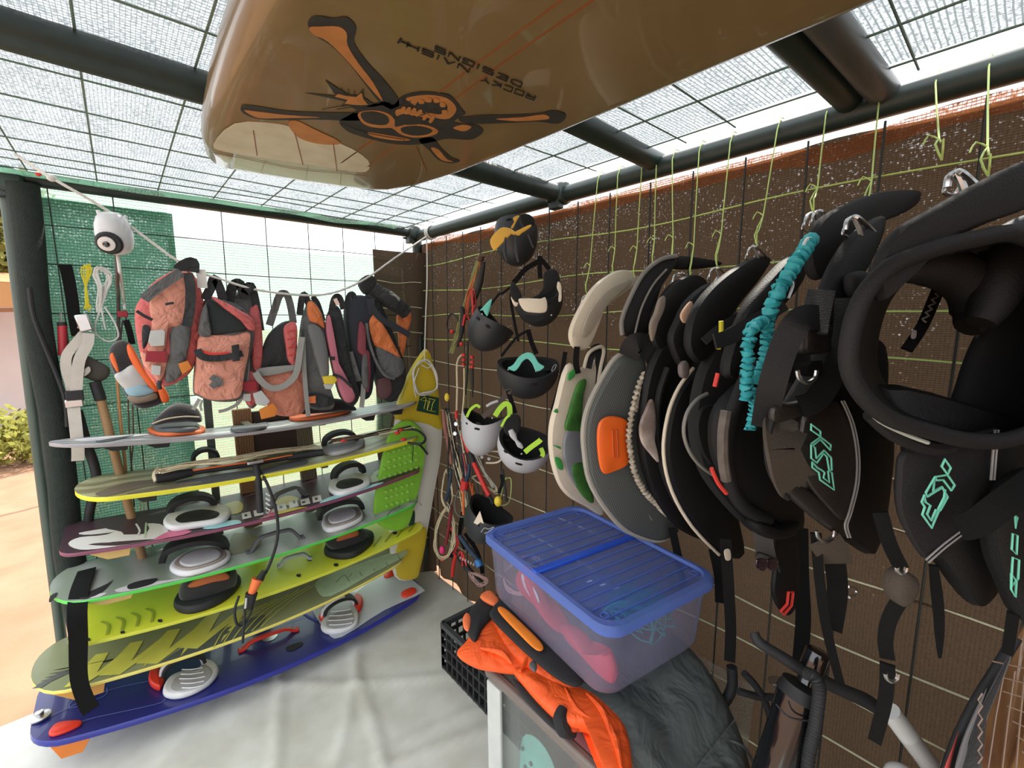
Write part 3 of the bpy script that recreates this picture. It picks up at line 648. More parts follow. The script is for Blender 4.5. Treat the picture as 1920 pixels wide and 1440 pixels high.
B4.handle((462, 1035), (570, 1005), .05, m_darkgrey)
B4.fin(.07, .02, mat('cream_fin', '#c9a766'), .045, .16)
# --- fifth: lime yellow
B5 = Board('bright lime yellow kiteboard with black boots, fifth from the top of the rack', (125, 1213), (798, 984), .487, .491, .39, yl, mat('lime_rail', '#c4c63a', rough=.5), nose=.10, corner=.04, rocker=.038, bulge=.045, taper=.10)
def boot(b, px, orange_px, y):
    o = G().pillow(on(PY(y), px), .10).obj('boot_binding', m_blkf, b.root)
    G().pillow(on(PY(y-.045), orange_px), .03).obj('tongue', mat('rust_lining', '#a85a30', rough=.8), o)
    return o
p = B5.pad([(325, 1135), (345, 1108), (400, 1098), (440, 1080), (452, 1090), (430, 1115), (395, 1135), (350, 1146)], m_blk, .035)
boot(B5, [(335, 1110), (350, 1085), (385, 1072), (420, 1062), (442, 1068), (442, 1092), (420, 1112), (385, 1125), (345, 1128)], [(352, 1098), (380, 1080), (420, 1072), (430, 1084), (400, 1090), (365, 1100)], 2.12)
p = B5.pad([(607, 1032), (625, 1010), (665, 995), (698, 1000), (698, 1015), (675, 1035), (650, 1044), (620, 1042)], m_blk, .035)
boot(B5, [(610, 1018), (620, 1000), (650, 990), (672, 988), (688, 1000), (690, 1015), (665, 1025), (630, 1032)], [(630, 1014), (645, 998), (668, 992), (672, 1002), (650, 1010)], 2.15)
m_lk = mat('olive_print', '#9b9b30', rough=.5)
for k in range(4): B5.line([(190+k*28, 1165-k*8), (203+k*28, 1172-k*8), (200+k*28, 1190-k*8)], .008, m_lk)
for k in range(4): B5.line([(700+k*22, 1025-k*9), (715+k*22, 1005-k*9)], .007, m_lk)
for (x, y) in ((165, 1200), (230, 1187), (300, 1165), (560, 1080), (580, 1050), (630, 1060), (740, 1000)): B5.decal([(x-4, y-2), (x+3, y-3), (x+4, y+2), (x-3, y+2)], m_blk, 2)
B5.handle((520, 1062), (585, 1045), .03, m_greypad)
B5.fin(.09, .09, mat('pale_fin', '#b9a04a'), .035, .12)
# --- sixth: olive stripes
m_ol = mat('olive_deck', '#82855f', rough=.4, col2='#6b7156', nscale=6, namt=.6); m_dk = mat('slate_print', '#4b4f4a', rough=.4); m_ly = mat('straw_print', '#c0bb52', rough=.4)
B6 = Board('olive kiteboard with straw yellow zigzags and a cream rail, sixth from the top', (44, 1303), (775, 1035), .356, .360, .38, m_ol, mat('straw_rail', '#d8c964', rough=.4), nose=.42, corner=.10, rocker=.042, bulge=.06, taper=.10)
for k in range(6): B6.decal([(60+k*8, 1292-k*7), (110+k*26, 1262-k*6), (130+k*26, 1256-k*6), (78+k*8, 1290-k*7)], m_dk, 1, smooth=False)
for (x0, y0) in ((120, 1290), (185, 1268), (255, 1245), (330, 1215)):
    B6.decal([(x0, y0), (x0+60, y0-62), (x0+84, y0-66), (x0+62, y0-28), (x0+118, y0-72), (x0+138, y0-74), (x0+84, y0-10), (x0+100, y0-46), (x0+40, y0+2)], m_ly, 2, smooth=False)
B6.decal([(300, 1245), (380, 1195), (470, 1160), (500, 1155), (470, 1190), (400, 1215)], m_dk, 1)
for k in range(6): B6.line([(400+k*18, 1215-k*8), (430+k*22, 1170-k*8), (500+k*20, 1130-k*8)], .004, m_ly, 3)
B6.decal([(595, 1108), (600, 1085), (680, 1055), (755, 1030), (760, 1042), (700, 1075), (620, 1118)], m_gg, 1)
for k in range(5): B6.line([(630+k*24, 1092-k*10), (645+k*24, 1078-k*10), (655+k*24, 1090-k*10)], .003, m_dk, 3)
B6.fin(.05, .02, mat('amber_fin', '#c28a3a', rough=.35), .075, .15)
# --- lowest: blue and grey-white
m_nv = mat('navy_deck', '#1f2470', rough=.35, col2='#191d5c', nscale=4, namt=.5, coat=.3); m_gw = mat('pale_grey_deck', '#b7bcc2', rough=.4, col2='#a5abb3', nscale=7)
B7 = Board('royal blue and pale grey kiteboard with red grips, lowest on the rack', (47, 1395), (800, 1110), .185, .125, .42, m_nv, mat('royal_rail', '#262c86', rough=.35), nose=.22, corner=.09, t=.022, rocker=.04, bulge=.075, taper=.10)
B7.decal([(600, 1170), (588, 1150), (578, 1125), (585, 1100), (640, 1075), (700, 1055), (752, 1060), (797, 1098), (800, 1108), (720, 1145), (640, 1195), (615, 1190)], m_gw, 1, label='pale grey tip of the deck')
B7.line([(597, 1165), (570, 1150), (560, 1120), (568, 1100)], .012, mat('royal_print', '#2c3aa0'), 2)
for px in ([(92, 1372), (110, 1356), (150, 1352), (150, 1360), (120, 1374), (96, 1380)], [(752, 1112), (770, 1103), (780, 1105), (778, 1112), (758, 1120)], [(720, 1078), (735, 1068), (742, 1070), (738, 1078), (724, 1083)]): B7.pad(px, m_redh, .014, name='grip', rad=.005)
B7.handle((447, 1220), (560, 1178), .024, m_redh)
B7.decal([(490, 1198), (505, 1188), (520, 1190), (512, 1200), (496, 1204)], m_metal, 2, name='plate'); B7.decal([(535, 1215), (562, 1205), (567, 1210), (545, 1222)], m_blk, 2)
m_ln = mat('pale_blue_line', '#6a76b8', rough=.4)
B7.line([(130, 1370), (160, 1350), (250, 1330), (300, 1318), (310, 1310)], .002, m_ln); B7.line([(90, 1345), (200, 1295), (290, 1275)], .002, m_ln)
B7.line([(200, 1290), (195, 1305), (130, 1328), (145, 1302)], .002, m_ln)
def strapin(b, px, lugs, strap, y):
    o = b.pad(px, m_whiteeva, .03, rad=.012)
    cx = sum(p[0] for p in px)/len(px); cy = sum(p[1] for p in px)/len(px)
    b.pad([(cx+(x-cx)*.75, cy+(y_-cy)*.72) for x, y_ in px], m_greypad, .008, name='footbed', k=.026, rad=.003, parent=o)
    for k in range(5):
        f = -.5+k*.25; g = G(); a = b.hit(cx-24+abs(f)*10, cy+f*34, .036); e = b.hit(cx+24-abs(f)*10, cy+f*34-4, .036); g.tube([a, (a+e)/2+V((0, -.01, .002)), e], .0025, 5); g.obj('tread', m_whiteeva, o)
    for l in lugs: b.pad(l, m_redh, .03, name='strap_mount', rad=.008)
    b.strap(strap[0], strap[1], .10, m_blk, .06, .012); b.strap((strap[0][0]-4, strap[0][1]+3), (strap[1][0]-4, strap[1][1]+3), .107, m_whiteeva, .02, .010, name='strap_edge')
strapin(B7, [(305, 1300), (315, 1275), (340, 1262), (375, 1258), (380, 1240), (400, 1242), (410, 1258), (395, 1280), (360, 1300), (325, 1308)], ([(278, 1272), (285, 1255), (305, 1252), (310, 1270), (300, 1290), (284, 1286)],), ((305, 1272), (385, 1245)), 2.1)
strapin(B7, [(601, 1175), (612, 1155), (640, 1140), (665, 1138), (672, 1155), (668, 1172), (640, 1184), (612, 1186)], ([(598, 1158), (604, 1148), (612, 1150), (608, 1162)], [(660, 1130), (668, 1116), (680, 1122), (678, 1140), (668, 1146)]), ((607, 1158), (668, 1135)), 2.1)
g = G(); p_ = B7.hit(75, 1345, .004); g.lathe([(.03, 0), (.03, .006), (.012, .01), (.012, .022), (.004, .024)], p_, (0, 0, 1), 12); g.obj('screw_mount', m_metal, B7.root)
B7.fin(.05, .012, mat('orange_fin', '#d9792e', rough=.35), .075, .12, -.03)
B7.fin(1.38, .06, mat('orange_fin', '#d9792e'), .05, .07)
# ---------------------------------------------------------------- right wall: harnesses
m_neo = mat('black_neoprene', '#0d0c0d', rough=.6, spec=.3, col2='#141313', nscale=10, bump=.25, bscale=350)
m_neo2 = mat('dark_grey_neoprene', '#191819', spec=.3, rough=.7, col2='#151415', nscale=14, bump=.25, bscale=350)
m_in = mat('black_lining', '#0b0b0c', rough=.85, col2='#111011', nscale=12)
m_leath = mat('smoky_leatherette', '#1d1a18', rough=.42, col2='#2f2823', nscale=6, namt=.7, bump=.2, bscale=200)
m_taupe = mat('taupe_webbing', '#41382f', rough=.85, bump=.3, bscale=250)
m_stitch = mat('grey_stitching', '#8d8a88', rough=.8)
m_creamf = mat('cream_canvas', '#cfc4b0', rough=.85, col2='#b7aa94', nscale=14, bump=.2, bscale=200)
m_grn = mat('green_camo', '#3f7a2c', rough=.7, col2='#1f3a1c', nscale=22, namt=.9)
m_teal = mat('teal_ink', '#6fc7ad', rough=.6); m_redt = mat('red_tape', '#d23a30', rough=.6)
def PV(p1, x1, p2, x2):
    """Upright plane through two places on the floor plan, each given by a sight line column and its distance x."""
    a = ax(p1, 700, x1); b = ax(p2, 700, x2); a.z = b.z = 0; n = (b-a).cross(V((0, 0, 1))).normalized()
    if n.dot(CAM) < n.dot(a): n = -n
    def f(px, py, d=0.0):
        r = ray(px, py); return CAM+r*((n.dot(a)+d-n.dot(CAM))/n.dot(r))
    f.n = n; return f
def hook(root, px, fn, s=1.0):
    """Bent steel spreader-bar hook."""
    x, y = px; g = G()
    g.tube([fn(x-16*s, y+10*s), fn(x-14*s, y-2*s), fn(x-6*s, y-8*s), fn(x+2*s, y-8*s, .01), fn(x+14*s, y+2*s, .01), fn(x+26*s, y+14*s, .012)], .0030*s, 7)
    g.obj('hook', m_metal, root)
    g = G(); g.tube([fn(x-4*s, y-8*s, .004), fn(x+4*s, y+10*s, .008), fn(x+9*s, y+30*s, .01)], .0030*s, 7); g.obj('hook', m_metal, root)
    g = G(); g.tube([fn(x-16*s, y+4*s, -.01), fn(x-20*s, y+16*s, -.01), fn(x-8*s, y+20*s, -.01), fn(x, y+10*s, -.005)], .0018*s, 6); g.obj('ring', m_metal, root)
def harness(label, fn, body, thick=.05, m=m_neo, bulge=.05, name='back_panel', cat='harness'):
    P = on(fn, body); c = sum(P, V((0, 0, 0)))/len(P); r = thing('kite_harness', label, cat, (c.x, c.y, min(p.z for p in P)))
    G().pillow(P, thick, fn.n, bulge=bulge, edge=.4).obj(name, m, r); return r
def edge(root, fn, px, r, m, name='piping', d=.02, n=7):
    g = G(); g.tube([fn(x, y, d) for x, y in px], r, n); return g.obj(name, m, root)
def padp(root, fn, px, t, m, name, d=.03, bulge=0.0, label=None, parent=None):
    return G().pillow([fn(x, y, d) for x, y in px], t, fn.n, bulge=bulge, edge=.35).obj(name, m, parent or root, label=label)
def band(root, fn, px, w, m, name='strap', d=.03, t=.004, side=None, parent=None):
    return G().ribbon([fn(*(p if len(p) == 3 else (*p, d))) for p in px], w, t, side).obj(name, m, parent or root)
def dring(root, fn, c, r, d=.05):
    x, y = c; g = G(); g.tube([fn(x-r, y-r*.3, d), fn(x-r*.8, y+r*.5, d), fn(x, y+r, d), fn(x+r*.8, y+r*.5, d), fn(x+r, y-r*.3, d)], .0028, 7); g.obj('ring', m_metal, root)
# first: white and green with a cream belt
f1 = PV(1030, .97, 1130, 1.2)
h = harness('white harness with green camouflage inside and a cream belt, first from the helmets', f1, [(1062, 684), (1088, 690), (1116, 674), (1122, 684), (1106, 706), (1092, 740), (1100, 800), (1108, 870), (1120, 930), (1128, 966), (1098, 950), (1064, 930), (1043, 900), (1031, 850), (1031, 800), (1042, 755)], .04, m_creamf, .0)
padp(h, f1, [(1086, 716), (1098, 712), (1092, 740), (1088, 790), (1084, 812), (1060, 806), (1066, 775), (1076, 740)], .02, m_grn, 'lining', .026)
padp(h, f1, [(1062, 806), (1086, 806), (1092, 850), (1100, 890), (1110, 935), (1090, 925), (1066, 890), (1056, 850)], .02, mat('silver_grey_print', '#7f8286', rough=.6), 'lining', .026)
padp(h, f1, [(1072, 872), (1094, 868), (1104, 905), (1112, 942), (1096, 934), (1078, 905)], .02, m_grn, 'lining', .032)
for p in ([(1038, 772), (1044, 766), (1046, 774)], [(1036, 834), (1050, 838), (1050, 842)], [(1040, 858), (1052, 862), (1056, 880), (1046, 878)], [(1066, 700), (1078, 692), (1078, 704), (1066, 714)]): padp(h, f1, p, .006, mat('leaf_green_print', '#3f9e4a', rough=.6), 'print', .024)
edge(h, f1, [(1095, 690), (1104, 662), (1126, 650), (1132, 660), (1126, 690), (1120, 730)], .006, m_creamf, 'loop_trim', .03)
band(h, f1, [(1100, 690), (1108, 664), (1124, 654), (1124, 690), (1118, 726)], .03, m_in, 'loop', .02)
b = padp(h, f1, [(1070, 646), (1068, 620), (1085, 580), (1114, 536), (1150, 510), (1178, 507), (1192, 518), (1190, 530), (1166, 540), (1132, 577), (1107, 622), (1100, 652), (1084, 656)], .035, m_creamf, 'belt', .02)
padp(h, f1, [(1090, 622), (1108, 580), (1136, 546), (1168, 528), (1180, 524), (1184, 530), (1160, 542), (1130, 575), (1106, 615), (1098, 632)], .012, mat('pale_canvas', '#a79d8c', rough=.85), 'belt_lining', .042, parent=b)
band(h, f1, [(1082, 650), (1080, 680), (1084, 700)], 0.018, m_web, 'strap')
band(h, f1, [(1060, 660), (1050, 720), (1036, 770)], 0.014, m_web, 'strap', -.02)
hook(h, (1104, 560), f1, .8)
# second: charcoal stripes with the orange plate
m_str = stripes('charcoal_striped_canvas', '#3a3d3c', '#4e524f', 55, 'X', .7, 0, .15, (0, .5, .6))
f2 = PV(1095, .93, 1265, 1.22)
h = harness('charcoal striped harness carrying a bright orange back plate, second from the helmets', f2, [(1200, 668), (1180, 663), (1155, 673), (1130, 710), (1106, 760), (1096, 805), (1098, 850), (1107, 900), (1132, 945), (1166, 985), (1200, 1003), (1236, 1011), (1266, 1000), (1266, 988), (1238, 968), (1216, 930), (1200, 870), (1196, 800), (1200, 730)], .05, m_str, .01)
edge(h, f2, [(1198, 667), (1178, 662), (1154, 672), (1129, 710), (1104, 760), (1094, 805), (1096, 850), (1105, 900), (1130, 946), (1164, 986), (1200, 1006), (1236, 1013), (1267, 1001)], .008, mat('stone_grey_trim', '#9a968c', rough=.8), 'piping', .0)
padp(h, f2, [(1132, 784), (1150, 780), (1172, 786), (1176, 800), (1178, 850), (1174, 872), (1150, 884), (1132, 888), (1124, 870), (1120, 830), (1122, 798)], .022, mat('bright_orange_plastic', '#e2621c', rough=.45), 'back_plate', .045, label='bright orange plate')
for dx in (0, 8): edge(h, f2, [(1148+dx, 806), (1149+dx, 830), (1150+dx, 858)], .003, mat('deep_orange_plastic', '#c24f14', rough=.5), 'rib', .058)
b = padp(h, f2, [(1165, 626), (1166, 600), (1180, 560), (1205, 515), (1238, 487), (1270, 480), (1262, 498), (1240, 530), (1226, 570), (1212, 610), (1208, 634), (1186, 632)], .035, m_neo2, 'belt', .02)
padp(h, f2, [(1238, 487), (1270, 480), (1310, 484), (1350, 492), (1342, 500), (1300, 505), (1264, 505), (1250, 497)], .03, m_neo2, 'belt', .0)
edge(h, f2, [(1167, 628), (1166, 600), (1181, 560), (1206, 514), (1238, 487), (1268, 480)], .006, mat('ash_trim', '#77746e', rough=.8), 'piping', .035)
edge(h, f2, [(1190, 628), (1202, 580), (1224, 535), (1250, 505)], .003, mat('ash_trim', '#77746e'), 'seam', .042)
band(h, f2, [(1180, 634), (1186, 660), (1196, 690)], 0.022, m_web, 'strap', .01)
band(h, f2, [(1178, 668, .03), (1190, 645, .05), (1215, 650, .06), (1240, 690, .06), (1255, 730, .03)], .055, m_neo, 'flap', )
edge(h, f2, [(1195, 940), (1200, 935), (1210, 955), (1222, 975)], .0016, m_stitch, 'print', .03)
hook(h, (1276, 520), f2, .9)
# third
f3 = PV(1180, .98, 1330, 1.27)
h = harness('dark harness with a brown and white pad, behind the ruched white leash', f3, [(1212, 700), (1240, 640), (1270, 620), (1300, 640), (1310, 720), (1315, 820), (1330, 930), (1345, 1010), (1310, 1010), (1265, 985), (1225, 930), (1204, 870), (1198, 800)], .05, m_neo, .0)
padp(h, f3, [(1210, 770), (1222, 748), (1228, 790), (1226, 830), (1234, 866), (1220, 852), (1204, 830), (1200, 800)], .02, mat('white_and_brown_pad', '#b9aca2', rough=.8, col2='#4c3834', nscale=9, namt=1.0), 'pad', .035)
edge(h, f3, [(1252, 690), (1236, 740), (1232, 800), (1240, 870), (1262, 930), (1290, 970)], .009, m_neo2, 'rim', .03)
padp(h, f3, [(1222, 600), (1232, 570), (1262, 530), (1300, 515), (1322, 530), (1300, 560), (1275, 590), (1262, 640), (1240, 660), (1222, 640)], .04, m_neo, 'belt', .0)
padp(h, f3, [(1218, 610), (1228, 585), (1236, 560), (1246, 556), (1244, 580), (1230, 612), (1222, 640)], .015, mat('sand_webbing', '#7d7266', rough=.85), 'strap_end', .03)
hook(h, (1300, 540), f3, .8)
band(h, f3, [(1260, 990), (1275, 1060), (1285, 1120)], 0.022, m_web, 'strap', .0)
# fourth
f4 = PV(1240, .98, 1400, 1.28)
h = harness('black harness with a cream piped edge, fourth from the helmets', f4, [(1300, 690), (1330, 640), (1360, 640), (1372, 720), (1370, 830), (1372, 940), (1390, 1040), (1350, 1035), (1300, 985), (1262, 920), (1246, 850), (1252, 780), (1270, 730)], .05, m_neo, .0)
edge(h, f4, [(1300, 690), (1272, 728), (1252, 780), (1244, 850), (1260, 922), (1298, 988), (1348, 1040)], .0045, m_creamf, 'piping', .012)
padp(h, f4, [(1255, 640), (1268, 600), (1290, 560), (1330, 530), (1350, 545), (1330, 580), (1312, 630), (1296, 680), (1276, 690)], .04, m_neo, 'belt', .0)
padp(h, f4, [(1276, 590), (1294, 565), (1298, 578), (1284, 606)], .01, mat('orange_and_white_label', '#cfa78c', rough=.7), 'label', .03)
padp(h, f4, [(1274, 686), (1284, 676), (1290, 690), (1286, 708), (1276, 706)], .02, mat('grey_brown_knob', '#6b615e', rough=.6), 'knob', .03)
hook(h, (1345, 510), f4, .9)
band(h, f4, [(1340, 1030), (1350, 1080), (1352, 1130)], 0.032, m_web, 'strap', .0)
# fifth
f5 = PV(1290, .94, 1450, 1.24)
h = harness('black harness with a bare steel-grey bow wire, fifth from the helmets', f5, [(1330, 660), (1360, 620), (1400, 600), (1440, 620), (1440, 720), (1430, 850), (1440, 960), (1420, 1000), (1370, 960), (1322, 900), (1300, 840), (1296, 780), (1308, 710)], .05, m_in, .0)
edge(h, f5, [(1326, 738), (1306, 750), (1288, 775), (1282, 810), (1292, 845), (1312, 872), (1336, 890)], .004, mat('grey_cable', '#77756f', rough=.5), 'bow_wire', .05)
edge(h, f5, [(1334, 762), (1316, 770), (1308, 800), (1316, 840), (1332, 868)], .005, m_neo2, 'rim', .05)
padp(h, f5, [(1286, 650), (1296, 590), (1330, 540), (1380, 500), (1420, 480), (1440, 486), (1420, 520), (1380, 570), (1350, 620), (1330, 660), (1306, 680)], .04, m_neo, 'belt', .0)
band(h, f5, [(1390, 590), (1350, 615), (1320, 640)], .018, m_neo2, 'strap', .04)
edge(h, f5, [(1352, 602), (1352, 624), (1347, 655)], .005, mat('yellow_cord', '#c7bc2a', rough=.8), 'bungee', .06)
dring(h, f5, (1365, 668), 6, .05)
hook(h, (1416, 470), f5, .9)
band(h, f5, [(1360, 1010), (1366, 1100), (1370, 1180), (1368, 1240)], 0.026, m_web, 'strap', .02)
padp(h, f5, [(1358, 1032), (1368, 1030), (1370, 1048), (1361, 1050)], .003, m_creamf, 'label', .03)
# sixth
f6 = PV(1330, .86, 1500, 1.16)
h = harness('bulky black harness with a worn grey rim and red edging, sixth from the helmets', f6, [(1392, 700), (1420, 650), (1460, 620), (1490, 640), (1484, 720), (1470, 800), (1470, 880), (1480, 950), (1490, 990), (1440, 975), (1390, 945), (1350, 890), (1335, 830), (1345, 760)], .06, m_neo, .02)
edge(h, f6, [(1412, 680), (1385, 740), (1366, 800), (1362, 860), (1374, 920), (1400, 955), (1440, 975)], .013, m_neo2, 'rim', .035, 10)
edge(h, f6, [(1362, 770), (1356, 810), (1356, 860), (1362, 900)], .010, mat('worn_grey_rim', '#6f655d', rough=.7, col2='#3c3733', nscale=30, namt=.8), 'rim', .05, 8)
edge(h, f6, [(1346, 700), (1340, 725)], .004, m_redt, 'red_edging', .05); edge(h, f6, [(1334, 878), (1346, 905), (1362, 925)], .004, m_redt, 'red_edging', .05)
padp(h, f6, [(1356, 700), (1370, 640), (1400, 570), (1440, 520), (1480, 480), (1508, 470), (1500, 520), (1460, 570), (1430, 630), (1400, 690), (1376, 710)], .045, m_neo, 'belt', .0)
band(h, f6, [(1470, 570), (1420, 600), (1372, 630), (1340, 640)], .028, m_neo2, 'strap', .04)
edge(h, f6, [(1462, 548), (1480, 520), (1488, 530), (1478, 560)], .003, m_metal, 'ring', .04)
G().pillow([f6(x, y, .03) for x, y in [(1410, 975), (1450, 985), (1490, 975), (1480, 1000), (1440, 1008), (1414, 996)]], .05, f6.n).obj('hip_pad', m_neo, h)
hook(h, (1528, 410), f6, 1.2); hook(h, (1540, 405), PV(1330, .84, 1500, 1.14), 1.1)
# strap with the red tab
band(h, f6, [(1430, 985), (1432, 1020), (1438, 1050)], .04, mat('grey_mesh_fabric', '#3c3835', rough=.9), 'tail', .0)
padp(h, f6, [(1452, 1000), (1490, 1000), (1496, 1060), (1494, 1120), (1480, 1152), (1462, 1145), (1448, 1110), (1452, 1060)], .02, m_neo, 'leg_strap', .0)
g = G(); g.tube([f6(x, y, .012) for x, y in [(1478, 1110), (1487, 1110), (1484, 1135), (1470, 1152), (1464, 1146), (1476, 1132)]], .0035, 6, True, sub=1); g.obj('tab_outline', m_redt, h, label='red outlined tab')
band(h, f6, [(1500, 990), (1502, 1080), (1506, 1160), (1500, 1240)], 0.036, m_web, 'strap', -.03)
# seventh: first of the two with the printed teal mark
f7 = PV(1435, .80, 1640, 1.08)
h = harness('black leatherette harness with teal outlined lettering and a worn handle, seventh from the helmets', f7, [(1500, 655), (1478, 710), (1450, 780), (1437, 840), (1446, 890), (1476, 935), (1512, 975), (1552, 1005), (1590, 1020), (1622, 990), (1638, 930), (1641, 870), (1628, 805), (1606, 750), (1590, 700), (1584, 640), (1540, 620)], .06, m_neo, .05)
padp(h, f7, [(1512, 768), (1560, 748), (1588, 790), (1604, 850), (1602, 910), (1582, 975), (1545, 945), (1510, 900), (1496, 850), (1500, 800)], .018, m_leath, 'face_panel', .082)
padp(h, f7, [(1450, 760), (1480, 755), (1545, 745), (1520, 770), (1470, 788), (1446, 790)], .018, m_leath, 'pocket', .075)
G().ribbon([f7(*p) for p in [(1478, 785, .06), (1466, 820, .08), (1470, 860, .09), (1492, 905, .08), (1516, 915, .06)]], .06, .006, f7(1500, 800)-f7(1480, 805)).obj('handle', m_taupe, h)
padp(h, f7, [(1460, 895), (1490, 905), (1560, 950), (1585, 985), (1575, 1005), (1530, 975), (1480, 930)], .02, m_leath, 'lower_flap', .07)
for off in (0, 5): edge(h, f7, [(1578+off, 752), (1596+off, 795), (1606+off, 850), (1605+off, 905), (1592+off, 960), (1584+off, 985), (1590+off, 1008)], .0014, m_stitch, 'stitching', .092, 5)
edge(h, f7, [(1480, 720), (1452, 775), (1438, 840), (1446, 890), (1478, 935)], .004, m_neo2, 'piping', .075)
def logo(root, fn, polys, ox, oy, s, d, w=.0014):
    for P in polys:
        g = G(); g.tube([fn(ox+x/s, oy+y/s, d) for x, y in P], w, 5, True, sub=1); g.obj('lettering', m_teal, root)
LOGO7 = ([(345, 190), (405, 235), (405, 268), (345, 228)], [(405, 272), (472, 322), (468, 356), (405, 288), (358, 326), (346, 316)], [(345, 322), (346, 408), (382, 438), (425, 378), (446, 398), (462, 490), (478, 486), (474, 404), (428, 358), (378, 408), (370, 340)], [(352, 434), (352, 466), (395, 500), (402, 546), (494, 612), (478, 500), (454, 490), (462, 566), (424, 534), (432, 500), (416, 486), (386, 470)])
logo(h, f7, LOGO7, 1420, 740, 3.428, .100)
padp(h, f7, [(1505, 610), (1545, 604), (1548, 640), (1544, 660), (1504, 664), (1500, 640)], .03, m_leath, 'buckle', .08)
band(h, f7, [(1502, 668, .09), (1508, 690, .095), (1540, 690, .09)], 0.022, m_web, 'loop')
dring(h, f7, (1513, 700), 18, .13); dring(h, f7, (1548, 1000), 17, .08)
band(h, f7, [(1540, 545, .06), (1528, 600, .08), (1524, 625, .09)], .035, m_neo2, 'strap')
band(h, f7, [(1534, 596, .09), (1500, 600, .10), (1470, 650, .09), (1446, 730, .08), (1432, 800, .04)], .035, m_neo2, 'strap')
band(h, f7, [(1588, 560, .05), (1582, 650, .09), (1556, 710, .10), (1530, 750, .10), (1500, 762, .09)], 0.032, m_web, 'strap')
padp(h, f7, [(1514, 640), (1530, 580), (1560, 500), (1600, 440), (1650, 405), (1640, 450), (1610, 500), (1590, 560), (1580, 630), (1550, 660)], .04, m_neo, 'belt', .0)
padp(h, f7, [(1510, 470), (1530, 420), (1570, 390), (1640, 362), (1705, 357), (1720, 364), (1710, 385), (1670, 408), (1610, 425), (1570, 440), (1545, 480), (1540, 520), (1520, 520)], .04, m_neo2, 'belt_wing', -.06)
padp(h, f7, [(1592, 515), (1612, 508), (1622, 520), (1620, 550), (1600, 558), (1590, 540)], .025, m_neo2, 'buckle', .03)
hook(h, (1606, 418), f7, 1.3)
band(h, f7, [(1560, 1020, .05), (1566, 1060, .05), (1570, 1110, .04), (1560, 1180, .03)], 0.032, m_web, 'strap')
band(h, f7, [(1545, 1012, .07), (1560, 1035, .07), (1566, 1055, .06)], .05, m_taupe, 'webbing')
band(h, f7, [(1530, 1000, .06), (1536, 1080, .05), (1550, 1180, .04), (1575, 1280, .0)], 0.016, m_web, 'strap')
g = G(); g.tube([f7(x, y, .0) for x, y in [(1590, 1100), (1606, 1104), (1604, 1114), (1592, 1120)]], .003, 6); g.obj('buckle', m_metal, h)
# eighth: the biggest, a padded waist ring
f8 = PV(1600, .76, 1920, 1.00)
h = harness('biggest black harness with a wide padded waist ring and teal lettering, nearest the camera', f8, [(1640, 720), (1680, 830), (1668, 900), (1672, 950), (1690, 990), (1720, 1035), (1760, 1090), (1790, 1112), (1840, 1070), (1880, 980), (1900, 880), (1910, 800), (1800, 760)], .05, m_neo, .03, cat='harness')
padp(h, f8, [(1690, 850), (1740, 826), (1800, 815), (1862, 808), (1860, 870), (1846, 940), (1800, 1010), (1740, 1050), (1700, 1000), (1682, 950), (1682, 895)], .02, m_leath if False else m_neo2, 'face_panel', .06)
LOGO8 = ([(1205, 415), (1243, 470), (1222, 512), (1185, 460)], [(1222, 515), (1268, 582), (1246, 616), (1194, 548), (1150, 550), (1144, 528)], [(1140, 530), (1082, 630), (1090, 656), (1180, 600), (1206, 612), (1200, 660), (1160, 740), (1172, 746), (1222, 658), (1186, 592), (1130, 620)], [(1072, 646), (1056, 690), (1076, 722), (1060, 770), (1120, 856), (1165, 746), (1148, 738), (1116, 810), (1090, 768), (1112, 712), (1080, 690)])
logo(h, f8, LOGO8, 1420, 740, 3.428, .085)
for off in (0, 6): edge(h, f8, [(1866+off, 806), (1862+off, 850), (1858+off, 900)], .0014, m_stitch, 'stitching', .08, 5)
edge(h, f8, [(1700, 838), (1760, 824), (1830, 815), (1866, 806)], .003, m_neo2, 'piping', .075)
for off in (0, 5): edge(h, f8, [(1736+off, 1050+off), (1770+off, 1020+off), (1810+off, 990+off)], .0013, m_stitch, 'stitching', .07, 5)
# ring: front rim and the band running back from it
rim = [(1592, 690), (1596, 620), (1622, 550), (1670, 500), (1740, 470), (1820, 450), (1910, 440), (1990, 500), (2010, 640), (1970, 780), (1900, 822), (1820, 826), (1740, 808), (1670, 785), (1620, 745)]
A = [f8(x, y, .11) for x, y in rim]; Bk = [f8(x+(1790-x)*.12+22, y+(640-y)*.10, -.10) for x, y in rim]
Ac, Bc = cr(A, 4, True), cr(Bk, 4, True); Ac.append(Ac[0]); Bc.append(Bc[0])
g = G(); g.patch([Ac, [(a*.5+b*.5) for a, b in zip(Ac, Bc)], Bc], .012, sub=1); g.obj('waist_band', m_neo, h)
g = G(); g.tube(A, .0095, 10, True); g.obj('padded_rim', m_neo2, h)
edge(h, f8, [(1620, 760), (1650, 790), (1700, 815), (1740, 830)], .0025, mat('pale_trim', '#a9b0a8'), 'piping', .10)
edge(h, f8, [(1634, 775), (1680, 815), (1740, 838), (1780, 835)], .010, m_neo2, 'lower_rim', .08, 9)
padp(h, f8, [(1648, 565), (1640, 520), (1652, 470), (1690, 425), (1750, 390), (1830, 345), (1930, 300), (1960, 340), (1930, 385), (1840, 420), (1760, 455), (1712, 480), (1680, 510)], .03, m_neo2, 'belt', .09, label='broad dark grey belt')
edge(h, f8, [(1690, 512), (1740, 502), (1790, 512), (1824, 545), (1830, 590), (1812, 615)], [.012, .026, .03, .03, .028, .016], m_neo2, 'collar_pad', .0, 12)
